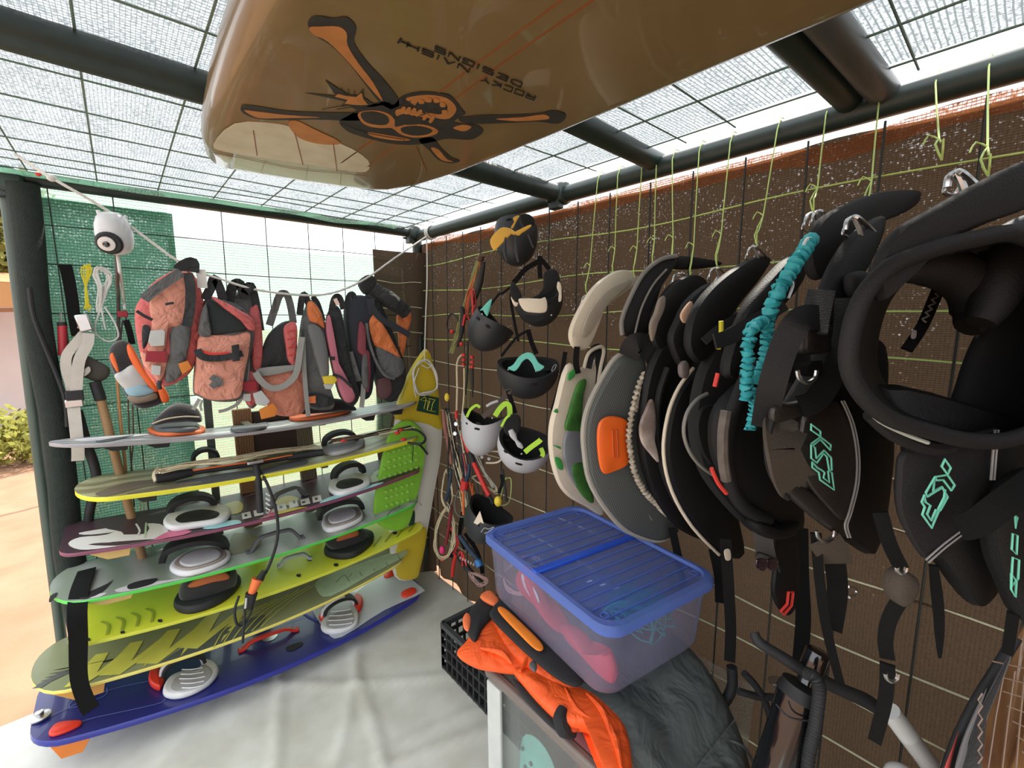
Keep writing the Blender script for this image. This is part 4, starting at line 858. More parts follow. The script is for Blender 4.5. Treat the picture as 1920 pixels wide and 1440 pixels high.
edge(h, f8, [(1838, 605), (1858, 570), (1880, 520), (1906, 475), (1935, 455)], [.016, .024, .028, .028, .024], m_neo2, 'collar_pad', .03, 12)
padp(h, f8, [(1800, 720), (1830, 640), (1880, 560), (1940, 500), (1990, 640), (1960, 780), (1860, 800), (1790, 780)], .03, m_in, 'lining', -.02)
padp(h, f8, [(1840, 470), (1880, 425), (1940, 400), (1960, 440), (1910, 470), (1870, 500)], .03, mat('blue_black_neoprene', '#20252a', rough=.7), 'lining', -.04)
band(h, f8, [(1760, 540, -.08), (1730, 610, -.08), (1700, 656, -.07)], 0.016, m_web, 'strap')
g = G(); g.tube([f8(1757+(6 if k % 2 else -4)-k*3.0, 550+k*6, -.072) for k in range(10)], .0016, 5, sub=2); g.obj('zigzag_thread', m_stitch, h)
padp(h, f8, [(1710, 620), (1718, 620), (1716, 634), (1708, 634)], .003, m_stitch, 'label', -.068)
band(h, f8, [(1796, 990, .10), (1830, 982, .11), (1880, 945, .12), (1950, 895, .12)], 0.030, m_web)
hook(h, (1800, 336), f8, 1.5)
padp(h, f8, [(1672, 1078), (1690, 1066), (1712, 1085), (1700, 1120), (1682, 1132), (1666, 1110)], .035, m_taupe, 'keeper', .02)
band(h, f8, [(1650, 960, .03), (1668, 1020, .03), (1690, 1065, .03)], 0.018, m_web, 'strap'); dring(h, f8, (1690, 1066), 9, .05)
band(h, f8, [(1690, 1120, .02), (1668, 1160, .01), (1660, 1200, .0), (1664, 1235, .0)], 0.019, m_web, 'strap')
band(h, f8, [(1664, 1245, .0), (1660, 1310, -.02), (1640, 1390, -.05)], 0.019, m_web, 'strap'); dring(h, f8, (1672, 1266), 12, .02)
band(h, f8, [(1750, 1060, .03), (1760, 1150, .02), (1762, 1232, .0)], [.010, .014, .012, .004], m_web, 'strap', )
padp(h, f8, [(1790, 1090), (1810, 1060), (1840, 1060), (1842, 1090), (1815, 1120)], .04, m_neo2, 'hip_pad', .0)
# ninth, cut by the picture's edge
f9 = PV(1860, .80, 1960, .86)
h = harness('black harness with teal lettering on its narrow side, cut off at the right edge', f9, [(1850, 970), (1870, 930), (1900, 890), (1960, 880), (2000, 960), (2000, 1080), (1960, 1160), (1910, 1160), (1880, 1100), (1856, 1040)], .04, m_neo, .0)
logo(h, f9, [[(1899, 1000), (1908, 1004), (1906, 1040), (1897, 1030)], [(1899, 1045), (1911, 1050), (1909, 1085), (1896, 1100), (1898, 1060)], [(1896, 1075), (1906, 1090), (1904, 1120), (1896, 1105)], [(1903, 965), (1907, 970), (1905, 990)]], 0, 0, 1, .035, .0012)
band(h, f9, [(1900, 1150, 0), (1894, 1190, -.02), (1888, 1225, -.04)], 0.012, m_web, 'strap')
# ---- ruched leashes
def ruched(name, label, fn, px, w, m, beads, cat='leash'):
    P = cr([fn(*p) for p in px], 30); L = [0]
    for a, b in zip(P, P[1:]): L.append(L[-1]+(b-a).length)
    g = G(); pts = []; rr = []
    n = beads*6
    for i in range(n+1):
        t = L[-1]*i/n; k = max(j for j in range(len(L)) if L[j] <= t+1e-9); k = min(k, len(P)-2); q = (t-L[k])/max(1e-9, L[k+1]-L[k]); p = P[k].lerp(P[k+1], q)
        pts.append(p+V((rnd.uniform(-1, 1), rnd.uniform(-1, 1), 0))*w*.10); rr.append(w*(.72+.28*math.cos(i/6*2*math.pi+rnd.uniform(-.4, .4))))
    g.tube(pts, rr, 9, sub=1); return g
t = thing('bungee_leash', 'turquoise ruched bungee leash hanging over the black harnesses', 'leash', f6(1420, 800))
for k, (px, w, n) in enumerate((([(1520, 450, .12), (1500, 480, .13), (1475, 520, .13), (1452, 560, .13), (1440, 600, .12)], .0135, 13), ([(1440, 600, .12), (1412, 615, .13), (1404, 640, .13), (1402, 690, .13), (1400, 750, .13)], .0115, 16), ([(1440, 600, .12), (1438, 640, .125), (1432, 680, .12), (1420, 712, .12)], .0115, 11), ([(1402, 745, .12), (1412, 735, .12), (1414, 770, .12), (1406, 806, .12)], .010, 10))):
    ruched('', '', f6, px, w, None, n).obj('sleeve', mat('turquoise_ripstop', '#2f9fa6', rough=.6, col2='#23818a', nscale=30), t)
padp(t, f6, [(1508, 452), (1516, 450), (1496, 500), (1488, 506)], .006, m_wht, 'stripe', .128)
t = thing('bungee_leash', 'white ruched bungee leash looped down beside the striped harness', 'leash', f2(1200, 830))
for px, n in (([(1208, 700, .06), (1196, 730, .07), (1186, 770, .075), (1180, 815, .08), (1184, 860, .08), (1194, 895, .08), (1212, 925, .07), (1236, 950, .06), (1250, 964, .05)], 34), ([(1206, 725, .05), (1200, 745, .055), (1192, 770, .06)], 6)):
    ruched('', '', f2, px, .0095, None, n).obj('sleeve', mat('bone_ripstop', '#b3aa98', rough=.8, col2='#5e564c', nscale=60, namt=.8), t)
# sunglasses with their pouch between the hanging straps
t = thing('sunglasses', 'dark purple sunglasses hanging in a grey pouch among the harness straps', 'sunglasses', f6(1438, 1068, -.02))
for x in (1428, 1448): padp(t, f6, [(x-10, 1050), (x+6, 1046), (x+10, 1056), (x+4, 1070), (x-8, 1066)], .008, mat('purple_lens', '#2a1426', rough=.1, coat=1), 'lens', .02)
edge(t, f6, [(1416, 1044), (1422, 1036), (1440, 1042), (1456, 1052), (1462, 1072)], .0022, m_blk, 'frame', .02)
# twine loops that carry the hooks
for i, (tx, ty, bx, by, xb) in enumerate(((1850, 165, 1853, 330, 1.05), (1752, 185, 1766, 300, 1.05), (1648, 205, 1628, 400, 1.12), (1548, 245, 1526, 400, 1.15), (1458, 265, 1420, 462, 1.2), (1370, 290, 1345, 500, 1.22), (1312, 305, 1296, 525, 1.22), (1262, 318, 1262, 500, 1.22), (1205, 335, 1190, 520, 1.24), (1122, 370, 1100, 550, 1.24), (1160, 350, 1150, 515, 1.25), (1232, 330, 1225, 500, 1.25))):
    a = ax(tx, ty, RW-.028); b = ax(bx, by, xb); m_ = a.lerp(b, .72)
    g = G(); g.tube([V((RW+.03, a.y, 2.085)), V((RW, a.y, 2.105)), V((RW-.035, a.y, 2.07)), m_, b+V((-.008, 0, .03)), b], .0017, 5, sub=2)
    g.tube([m_, b+V((.01, .012, .03)), b], .0017, 5, sub=2); g.tube([m_, m_+V((0, .015, .012)), m_+V((-.01, .02, -.006))], .0015, 5, sub=2)
    ORDN = ('nearest the camera', 'second from the camera', 'third from the camera', 'fourth from the camera', 'fifth from the camera', 'sixth from the camera', 'sixth from the helmets', 'fifth from the helmets', 'third from the helmets', 'nearest the helmets', 'second from the helmets', 'fourth from the helmets')
    solo(g.obj('twine_loop', m_twine), 'lime twine tied round the eaves pipe, '+ORDN[i], 'twine', 'twine loops on the eaves pipe')
# ---------------------------------------------------------------- helmets
m_hblk = mat('matt_black_shell', '#26272a', rough=.5, col2='#33343a', nscale=4); m_hgry = mat('matt_pale_grey_shell', '#b4b5ba', rough=.5, col2='#a6a7ad', nscale=4)
m_liner = mat('black_foam', '#141414', rough=.95); m_lime = mat('lime_strap', '#9bc72c', rough=.6); m_tealp = mat('aqua_peak', '#63bfae', rough=.5); m_yel = mat('amber_peak', '#d8a73c', rough=.5)
def helmet(label, px, x, w, L, D, o, m, twist=0.0, ear=.35):
    c = ax(px[0], px[1], x); O = (UPV*o[0]+RGT*o[1]-FWD*o[2]).normalized()
    S = (RGT*math.cos(twist)-FWD*math.sin(twist)); S = (S-O*S.dot(O)).normalized(); Fd = O.cross(S)
    r = thing('helmet', label, 'helmet', c-O*D)
    def shell(k, t0, up, nm, mm, invert=False):
        g = G(); nu, nv = 28, 12; vs = []
        for i in range(nv+1):
            for j in range(nu):
                ph = 2*math.pi*j/nu; tm = math.radians(90+up+ear*14*math.cos(2*ph)); th = tm*i/nv
                vs.append(c+S*(w/2*k*math.sin(th)*math.cos(ph))+Fd*(L/2*k*math.sin(th)*math.sin(ph))-O*(D*k*math.cos(th)))
        g.add(vs, [(i*nu+j, i*nu+(j+1) % nu, (i+1)*nu+(j+1) % nu, (i+1)*nu+j) for i in range(nv) for j in range(nu)]); return g, vs[-nu:]
    g, e1 = shell(1, 0, 6, 'shell', m); g2, e2 = shell(.86, 0, 4, 'liner', m_liner)
    n = len(e1); g.obj('shell', m, r)
    o_ = len(g2.v); g2.add(e1, []); g2.f += [(o_-n+j, o_-n+(j+1) % n, o_+(j+1) % n, o_+j) for j in range(n)]; g2.obj('liner', m_liner, r)
    r_ = lambda a, b, h=0: c+S*(w/2*a)+Fd*(L/2*b)+O*h
    for (a, b) in ((-.8, .3), (.8, .3), (0, -.85)):
        g = G(); g.pillow([r_(a*.85-.12, b-.15, -.02), r_(a*.85+.12, b-.15, -.02), r_(a*.8+.1, b+.1, -.03), r_(a*.8-.1, b+.1, -.03)], .012); g.obj('padding', m_liner, r)
    return r, c, O, S, Fd, r_
def vent(r, px, d, m=m_liner):
    x, y, w_, h_ = px; f = PD(d); G().pillow([f(x-w_, y-h_), f(x+w_*.6, y-h_*.6), f(x+w_, y+h_), f(x-w_*.4, y+h_*.7)], .006).obj('vent', m, r)
def straps(r, px, w=.016, m=m_web, d=1.55, name='chin_strap'):
    f = PD(d); g = G(); g.ribbon([f(*p) for p in px], w, .003); return g.obj(name, m, r)
def rivets(r, pts, d):
    for p in pts: G().ell(PD(d)(*p), (.003, .003, .003), nu=8, nv=6).obj('rivet', m_metal, r)
# 1 amber and black, top
r, *_ = helmet('black helmet with an amber peak, highest on the wall hanging from the eaves pipe', (968, 440), 1.24, .17, .21, .135, (.75, .05, -.35), m_hblk, .3)
f = PD(1.62)
G().pillow(on(PD(1.60), [(919, 450), (938, 428), (955, 428), (972, 436), (992, 422), (996, 425), (978, 438), (972, 442), (955, 436), (936, 455), (927, 470)]), .010).obj('peak', m_yel, r, label='amber peak')
G().pillow(on(PD(1.64), [(962, 408), (974, 404), (968, 416), (962, 428), (958, 426), (964, 416)]), .006).obj('peak', m_yel, r)
for p in ([(948, 445), (946, 470), (950, 490)], [(966, 440), (968, 470), (972, 492)], [(990, 440), (1000, 465)]): G().tube(on(PD(1.585), p), [.003, .007, .003], 7).obj('ridge', m_hblk, r)
straps(r, [(1010, 490), (985, 505), (968, 525), (962, 530)], .018, d=1.6); straps(r, [(1012, 480), (1012, 505), (1013, 522)], .016, d=1.6); straps(r, [(1012, 484), (1022, 495), (1030, 505)], .016, d=1.6)
G().pillow(on(PD(1.68), [(975, 405), (990, 402), (1002, 412), (1000, 424), (985, 428)]), .03).obj('padding', m_liner, r)
# 2 white flash
r, *_ = helmet('black helmet with a cream band and raised ear pads, second from the top', (1008, 556), 1.22, .19, .20, .115, (.85, -.15, .25), m_hblk, -.3, .8)
G().pillow(on(PD(1.47), [(972, 562), (985, 560), (1012, 561), (1022, 558), (1026, 572), (1022, 586), (1000, 587), (982, 582)]), .008, bulge=.008).obj('band', m_creamf, r, label='cream band')
G().pillow(on(PD(1.49), [(958, 556), (966, 562), (972, 568), (968, 575), (962, 570)]), .008).obj('band', m_creamf, r)
G().pillow(on(PD(1.52), [(1046, 528), (1052, 535), (1053, 562), (1047, 565), (1048, 550), (1044, 540)]), .008).obj('band', m_creamf, r)
G().pillow(on(PD(1.49), [(956, 538), (964, 530), (976, 548), (978, 560), (968, 568), (958, 556)]), .02).obj('ear_pad', m_liner, r)
G().pillow(on(PD(1.56), [(1020, 512), (1038, 505), (1048, 514), (1048, 535), (1030, 550), (1005, 560), (1018, 540)]), .025).obj('ear_pad', m_liner, r)
G().pillow(on(PD(1.46), [(982, 590), (1010, 592), (1022, 588), (1018, 600), (1000, 604), (986, 600)]), .006).obj('vent', m_liner, r)
rivets(r, [(1034, 591)], 1.47); straps(r, [(962, 530), (958, 560), (964, 600), (972, 640)], .010, d=1.5)
# 3 charcoal, aqua tip
r, *_ = helmet('charcoal helmet tipped sideways with an aqua peak, left of the chain of helmets', (926, 606), 1.22, .18, .21, .135, (.62, .50, .10), m_hblk, .5)
G().pillow(on(PD(1.60), [(900, 582), (922, 560), (916, 588), (912, 592), (904, 580)]), .010).obj('peak', m_tealp, r, label='aqua peak')
vent(r, (915, 612, 5, 4), 1.585); rivets(r, [(904, 589)], 1.585)
straps(r, [(920, 572), (935, 552), (942, 550), (955, 540), (962, 534)], .008, d=1.6)
# 4 black, aqua arch
r, *_ = helmet('black helmet with an aqua arch peak facing out, below the charcoal helmet', (990, 690), 1.20, .245, .22, .125, (.90, .05, .42), m_hblk, -.2, .3)
P = [(952, 690), (962, 684), (974, 668), (988, 661), (1000, 664), (1010, 680), (1021, 688), (1006, 697), (998, 682), (989, 673), (980, 678), (972, 690), (964, 696)]
G().prism(cr(on(PD(1.60), P), 3, True), .006).obj('peak', m_tealp, r, bevel=.002, label='aqua arch peak')
rivets(r, [(953, 693), (1005, 696)], 1.585)
G().tube(on(PD(1.60), [(1034, 695), (1038, 686), (1043, 684), (1040, 692), (1034, 697)]), .001, 5).obj('emblem', m_greypad, r)
straps(r, [(940, 668), (958, 645), (972, 630), (990, 620)], .010, d=1.66); straps(r, [(1006, 664), (996, 640), (990, 618)], .018, d=1.7)
# 5 pale grey upper
r, *_ = helmet('pale grey helmet with lime straps, upper of the pale pair', (907, 788), 1.22, .20, .20, .165, (.92, .16, .12), m_hgry, .2, .5)
for px in ([(875, 782), (882, 768), (893, 760), (900, 764)],): G().ribbon(on(PD(1.66), px), .010, .004).obj('lime_edge', m_lime, r)
G().ribbon(on(PD(1.56), [(928, 780), (938, 765), (948, 757), (955, 762), (956, 780)]), .018, .004).obj('lime_strap', m_lime, r)
straps(r, [(905, 782), (925, 765), (945, 745), (950, 735), (958, 735)], .018, mat('brown_webbing', '#4a3f3a', rough=.9), 1.6); straps(r, [(952, 732), (960, 755), (966, 775)], .016, d=1.6)
G().tube(on(PD(1.6), [(912, 762), (922, 756), (934, 752)]), .005, 7).obj('dial', m_greypad, r)
vent(r, (897, 794, 5, 2.5), 1.548); vent(r, (875, 794, 2, 2), 1.58); rivets(r, [(923, 784)], 1.55)
# 6 pale grey lower
r, *_ = helmet('pale grey helmet opening towards the camera with lime straps, lower of the pale pair', (984, 832), 1.16, .215, .20, .125, (.82, .16, .52), m_hgry, .25, .35)
G().ribbon(on(PD(1.44), [(984, 848), (996, 838), (1010, 828), (1014, 824)]), .016, .005).obj('lime_strap', m_lime, r); G().ribbon(on(PD(1.46), [(1014, 840), (1018, 850), (1016, 856)]), .014, .005).obj('lime_strap', m_lime, r)
G().ribbon(on(PD(1.52), [(940, 800), (948, 785), (956, 778)]), .008, .004).obj('lime_edge', m_lime, r)
G().pillow(on(PD(1.54), [(944, 806), (952, 782), (966, 776), (976, 784), (974, 808), (960, 820)]), .02).obj('ear_pad', m_liner, r)
G().tube(on(PD(1.44), [(957, 806), (964, 820), (972, 832), (980, 840)]), [.008, .011, .005, .009, .004], 8).obj('dial', m_greypad, r)
vent(r, (949, 847, 5, 3), 1.412); rivets(r, [(978, 851)], 1.41)
# 7 black with a white triangle, low
r, *_ = helmet('black helmet with a small white triangle, lowest beside the blue lidded box', (918, 962), 1.20, .22, .21, .15, (.80, .38, .20), m_hblk, .4)
G().prism(on(PD(1.46), [(900, 958), (907, 982), (901, 979), (895, 984), (888, 980)]), .002).obj('triangle_mark', m_creamf, r, label='white triangle')
G().tube(on(PD(1.455), [(902, 998), (908, 990), (916, 992), (926, 988), (918, 996), (908, 1000)]), .001, 5).obj('emblem', m_greypad, r)
straps(r, [(935, 925), (942, 905), (940, 890)], .012, d=1.55)
# ---------------------------------------------------------------- control bars and lines hanging by the corner
m_beige = mat('beige_line', '#c9bb9b', rough=.85, col2='#a3947a', nscale=40); m_olive = mat('olive_line', '#7d7d4d', rough=.85); m_redb = mat('red_grip', '#c22a26', rough=.55, col2='#8f1f1f', nscale=20)
m_mrn = mat('maroon_grip', '#7d1f2e', rough=.5); m_pinkb = mat('pink_float', '#d2306e', rough=.6); m_yelb = mat('yellow_float', '#dcc23a', rough=.6); m_blueb = mat('blue_float', '#2f6fae', rough=.6); m_navyb = mat('navy_grip', '#1f3348', rough=.6); m_brn = mat('brown_line', '#5a4638', rough=.9); m_orl = mat('orange_line', '#c9662f', rough=.8)
fb = lambda px, py, d=0: ax(px, py, 1.27-d)
def lines(px, n, sp, r, m, root, name='line', d=.0):
    for k in range(int(n*1.8)):
        g = G(); g.tube([fb(x+rnd.uniform(-sp, sp)*1.2, y+rnd.uniform(-sp, sp)*.3, d+rnd.uniform(-.008, .008)) for x, y in px], r*1.15, 5, sub=3); g.obj(name, m, root)
def coil(root, px, n, sp, r, m, name='line_coil', d=.02):
    for k in range(n):
        g = G(); g.tube([fb(x+rnd.uniform(-sp, sp), y+rnd.uniform(-sp, sp), d+rnd.uniform(-.010, .010)) for x, y in px], r, 5, True, sub=4); g.obj(name, m, root)
def tubes(root, px, r, m, name, d=.02, n=9): return G().tube([fb(x, y, d) for x, y in px], r, n).obj(name, m, root)
t = thing('control_bar', 'line bundle with red rings and black cleat hanging highest beside the charcoal helmet', 'control bar', fb(870, 780))
lines([(902, 478), (888, 520), (874, 570), (860, 620), (846, 662)], 8, 4, .0028, m_olive, t); lines([(905, 480), (896, 530), (884, 575), (876, 600)], 5, 3, .003, m_brn, t); lines([(900, 482), (886, 530), (872, 580)], 3, 3, .0025, m_orl, t)
tubes(t, [(903, 478), (898, 488)], .012, m_brn, 'top_loop'); tubes(t, [(908, 490), (900, 530), (888, 570)], [.006, .014, .008], m_blk, 'grip', .01)
lines([(884, 545), (888, 580), (886, 610), (884, 640)], 3, 3, .003, m_redb, t, 'red_line', .03); coil(t, [(880, 545), (892, 550), (886, 600), (876, 590)], 2, 3, .002, m_redb, 'red_line')
G().tube([fb(*p) for p in [(846, 588), (838, 605), (842, 622), (856, 620), (860, 600)]], .004, 7, True).obj('cleat', m_blk, t)
tubes(t, [(866, 575), (868, 600), (864, 630), (858, 650)], [.008, .014, .010, .006], m_blk, 'cleat', .03); tubes(t, [(872, 590), (868, 610)], .006, m_redb, 'red_block', .04)
for p in ((847, 622), (865, 645)): G().ell(fb(*p, .04), (.010, .010, .010)).obj('red_ball', m_redb, t)
tubes(t, [(877, 640), (876, 700), (872, 740)], .005, m_blk, 'trim_line'); 
for y in (665, 674, 683): tubes(t, [(869, y-2), (869, y+3)], .010, m_redb, 'red_ring', .02); tubes(t, [(885, y+2), (885, y+7)], .011, m_redb, 'red_ring', .02)
tubes(t, [(885, 690), (886, 715), (886, 745)], [.008, .007, .003], m_blk, 'strap_end', .02)
lines([(866, 665), (858, 680), (857, 730), (856, 785)], 1, 1, .004, m_beige, t, 'cord', .03); lines([(870, 690), (869, 740), (866, 790)], 1, 1, .004, m_beige, t, 'cord', .03); lines([(878, 650), (876, 760), (872, 800)], 3, 4, .0018, m_olive, t)
t = thing('control_bar', 'bundled bar with a pale yellow end float and pulleys, left in the hanging cluster', 'control bar', fb(845, 960))
tubes(t, [(831, 770), (834, 800), (840, 830), (846, 870)], [.008, .011, .011, .008], mat('faded_red_grip', '#8c5b52', rough=.8), 'grip'); G().ell(fb(838, 745, .02), (.013, .013, .022)).obj('end_float', m_yelb, t, label='pale yellow float')
lines([(838, 765), (846, 800), (852, 850), (862, 920)], 7, 4, .0025, m_blk, t); lines([(836, 770), (846, 830), (860, 890), (872, 950)], 8, 5, .0025, m_beige, t)
for p in ((855, 795), (853, 813)): G().lathe([(.009, -.004), (.012, 0), (.009, .004)], fb(*p, .05), FWD, 12).obj('pulley', m_metal, t)
tubes(t, [(855, 770), (856, 785)], .008, m_redb, 'red_block', .04); tubes(t, [(868, 850), (874, 880), (878, 915)], .006, m_mrn, 'dotted_line', .04)
tubes(t, [(842, 820), (840, 880), (843, 930), (840, 960)], .005, m_blk, 'leash', .03)
t = thing('control_bar', 'red gripped control bar with a yellow float at its lower end above the lowest helmet', 'control bar', fb(900, 900))
tubes(t, [(868, 815), (880, 850), (896, 885), (912, 920), (918, 930)], .0115, m_redb, 'grip', .05, 10); tubes(t, [(880, 848), (888, 868)], .0128, m_blk, 'band', .05, 10); tubes(t, [(918, 930), (925, 945)], .009, m_blk, 'bar_end', .05); G().ell(fb(934, 940, .06), (.018, .018, .024)).obj('end_float', m_yelb, t, label='yellow float')
lines([(870, 800), (892, 850), (912, 890), (928, 915)], 5, 4, .0025, mat('grey_line', '#8f8a80', rough=.9), t, 'line', .03); coil(t, [(888, 895), (905, 890), (925, 905), (930, 925)], 2, 3, .002, m_beige)
t = thing('control_bar', 'red chicken loop with a grey hoop hanging in the middle of the cluster', 'control bar', fb(875, 960))
tubes(t, [(880, 870), (878, 890), (872, 905)], [.007, .010, .012], m_navyb, 'shaft', .07); tubes(t, [(872, 900), (870, 918)], .020, m_redb, 'release', .07, 10); G().tube([fb(*p, .08) for p in [(860, 920), (853, 945), (858, 965), (872, 968), (878, 945), (874, 922)]], .0045, 8, True).obj('hoop', mat('grey_hose', '#55554f', rough=.5), t)
tubes(t, [(868, 920), (869, 950), (869, 965)], .007, m_orl, 'tongue', .08); lines([(880, 905), (890, 950), (888, 1000)], 4, 6, .002, m_orl, t)
t = thing('control_bar', 'maroon control bar with a bright pink float and beige line coil', 'control bar', fb(840, 1050))
tubes(t, [(846, 950), (842, 985), (836, 1020)], .0085, m_mrn, 'grip', .06, 10); G().ell(fb(829, 1031, .06), (.016, .016, .022)).obj('end_float', m_pinkb, t, label='bright pink float')
coil(t, [(836, 955), (820, 990), (816, 1025), (826, 1045), (842, 1040), (850, 1010), (848, 970)], 9, 4, .0022, m_beige, 'line_coil', .04); coil(t, [(838, 880), (826, 930), (836, 952), (846, 930)], 4, 3, .002, m_beige, 'line_coil', .02)
tubes(t, [(846, 880), (842, 915), (836, 938)], [.006, .011, .008], m_navyb, 'grip', .03); tubes(t, [(838, 942), (844, 952), (842, 962)], .004, m_metal, 'clip', .07)
tubes(t, [(855, 1040), (850, 1060), (848, 1080)], .010, m_redb, 'webbing', .03)
t = thing('control_bar', 'black control bar with a blue float at its lower end, bottom of the cluster', 'control bar', fb(905, 1090))
tubes(t, [(862, 1005), (880, 1030), (898, 1052)], .012, m_navyb, 'grip', .05, 10); tubes(t, [(895, 1050), (900, 1062)], .018, m_blueb, 'end_float', .05, 10)
tubes(t, [(858, 1035), (880, 1070), (905, 1095)], [.012, .016, .01], m_blk, 'bar', .02); coil(t, [(882, 1075), (900, 1078), (912, 1090), (898, 1098)], 7, 4, .0022, mat('dusty_pink_line', '#a3827c', rough=.9), 'line_coil', .03); lines([(850, 1020), (870, 1060), (900, 1100)], 4, 6, .0022, m_blk, t); lines([(862, 1040), (866, 1035), (872, 1060)], 3, 5, .003, m_redb, t, 'webbing', .04)
g = G()
for k in range(6): g_ = G(); g_.box(fb(863+k*5, 1046+k*2.5, .045), (.006, .003, .012)); g_.obj('lettering', m_wht, t)
t = thing('spare_lines', 'dark tangle of spare lines and black webbing behind the hanging bars', 'lines', fb(865, 1000, -.03))
for k in range(16):
    x0 = 840+rnd.uniform(0, 35); G().tube([fb(x0+rnd.uniform(-8, 8), 800+rnd.uniform(-20, 20), -.02), fb(x0+12+rnd.uniform(-12, 12), 870, -.02), fb(x0+20+rnd.uniform(-14, 18), 940, -.02), fb(x0+14+rnd.uniform(-14, 24), 1010+rnd.uniform(-20, 30), -.02)], .0032, 5).obj('line', [m_blk, m_beige, m_brn, m_navyb, m_blk][k % 5], t)
for px in ([(840, 985), (850, 1010), (846, 1045)], [(868, 960), (862, 1000), (872, 1030)], [(872, 1000), (895, 1035), (905, 1075)]): G().ribbon([fb(x, y, -.01) for x, y in px], .02, .004).obj('webbing', m_web, t)
for px in ([(845, 990), (858, 1015), (850, 1040)], [(880, 965), (890, 985)], [(836, 1040), (828, 1052)]): G().ribbon([fb(x, y, .01) for x, y in px], .014, .004).obj('red_webbing', m_redb, t)
t = thing('pulley_strap', 'pale bent tube with two grey pulleys behind the pale helmets', 'tube', fb(915, 860))
tubes(t, [(910, 846), (930, 846), (945, 850), (935, 866), (912, 868)], .005, m_creamf, 'tube', .0)
for p in ((904, 857), (917, 860)): G().lathe([(.006, -.006), (.009, 0), (.006, .006)], fb(*p, .03), FWD, 10).obj('pulley', m_greypad, t)
t = thing('lime_cord_loop', 'lime cord tied in a loose loop under the lower pale helmet', 'cord', fb(945, 930)); G().tube([fb(*p) for p in [(950, 895), (945, 900), (958, 898), (955, 940), (938, 945), (945, 905)]], .0018, 5).obj('cord', m_twine, t); tubes(t, [(942, 880), (946, 910), (950, 940)], .006, m_blk, 'strap', .02)
# ---------------------------------------------------------------- control bar lying on the second board, its leash and hook
zb = B2.a.z+.03
def ob(px, py, h=.03): return B2.hit(px, py, h)
t = thing('control_bar', 'long control bar with orange stripes and coiled beige lines lying on the cream kiteboard', 'control bar', ob(450, 880, 0))
G().tube([ob(292, 898), (ob(292, 898)+ob(360, 886))/2, ob(360, 886)], [.018, .020, .015], 12).obj('grip', m_blk, t); G().tube([ob(360, 886), ob(460, 872), ob(540, 858)], .010, 10).obj('bar', m_blk, t); G().tube([ob(540, 858), ob(575, 852), ob(606, 848)], [.013, .018, .016], 12).obj('grip', m_blk, t)
G().tube([ob(362, 882, .042), ob(470, 866, .042)], .0035, 7, sub=1).obj('stripe', m_orange, t); G().tube([ob(490, 864, .042), ob(548, 853, .042)], .003, 7, sub=1).obj('stripe', m_orange, t)
for k in range(14): G().tube([ob(296+rnd.uniform(0, 10), 884+rnd.uniform(-4, 4), .05+rnd.uniform(0, .01)), ob(350, 872+rnd.uniform(-5, 5), .06+rnd.uniform(-.005, .01)), ob(430, 862+rnd.uniform(-5, 6), .06+rnd.uniform(-.008, .01)), ob(500, 848+rnd.uniform(-4, 4), .06+rnd.uniform(-.005, .008)), ob(590+rnd.uniform(-6, 12), 838+rnd.uniform(-4, 4), .045)], .0026, 5).obj('line', m_beige, t)
G().tube([ob(300, 880, .05), ob(292, 890, .04), ob(296, 902, .02)], .012, 8).obj('line_bundle_end', m_beige, t)
G().box(ob(478, 866, .05), (.06, .03, .012)).obj('centre_clip', m_metal, t, bevel=.003)
G().tube([ob(478, 864, .05), ay(484, 900, 2.02), ay(488, 960, 2.02)], .013, 10).obj('depower_tube', m_blk, t)
for k in range(4): G().ribbon([ay(498, 925+k*9, 2.0), ay(506, 930+k*9, 2.0)], .006, .002).obj('white_band', m_wht, t)
G().tube([ob(478, 872, .03), ay(500, 905, 2.0), ay(518, 960, 1.98), ay(520, 1010, 1.96), ay(505, 1060, 1.95), ay(492, 1082, 1.94)], .006, 8).obj('leash', m_blk, t)
G().tube([ay(496, 1070, 1.94), ay(486, 1088, 1.93)], [.010, .016], 10, sub=1).obj('leash_end', m_blk, t); G().tube([ay(483, 1085, 1.93), ay(472, 1112, 1.93)], [.020, .014], 12, sub=1).obj('release_handle', m_orange, t, label='orange release handle')
G().tube([ay(472, 1112, 1.93), ay(466, 1140, 1.93)], [.022, .016], 10, sub=1).obj('hook_body', m_blk, t)
G().tube([ay(*p, 1.93) for p in [(448, 1118), (440, 1145), (444, 1170), (455, 1172), (470, 1150), (474, 1125)]], .005, 8).obj('chicken_loop', m_blk, t); G().tube([ay(460, 1130, 1.92), ay(458, 1165, 1.92), ay(455, 1205, 1.94)], .005, 8).obj('donkey_stick', m_blk, t)
G().tube([ay(462, 1120, 1.915), ay(460, 1140, 1.915)], .006, 8).obj('spring', m_metal, t)
t = thing('control_bar', 'tangled bar rope with red toggles at the right end of the cream kiteboard', 'control bar', ob(740, 815, 0))
for k in range(9): G().tube([ob(620+rnd.uniform(-6, 6), 828+rnd.uniform(-3, 3), .06), ob(660, 822+rnd.uniform(-4, 3), .07+rnd.uniform(-.01, .01)), ob(710, 812+rnd.uniform(-5, 4), .06), ob(770+rnd.uniform(-8, 8), 800+rnd.uniform(-6, 4), .06)], .0035, 5).obj('rope', [m_brn, m_beige, m_blk][k % 3], t)
for p in ((645, 826, .07), (752, 806, .06), (745, 812, .06), (757, 824, .03)): G().ell(ob(*p), (.016, .010, .008)).obj('toggle', m_redb, t)
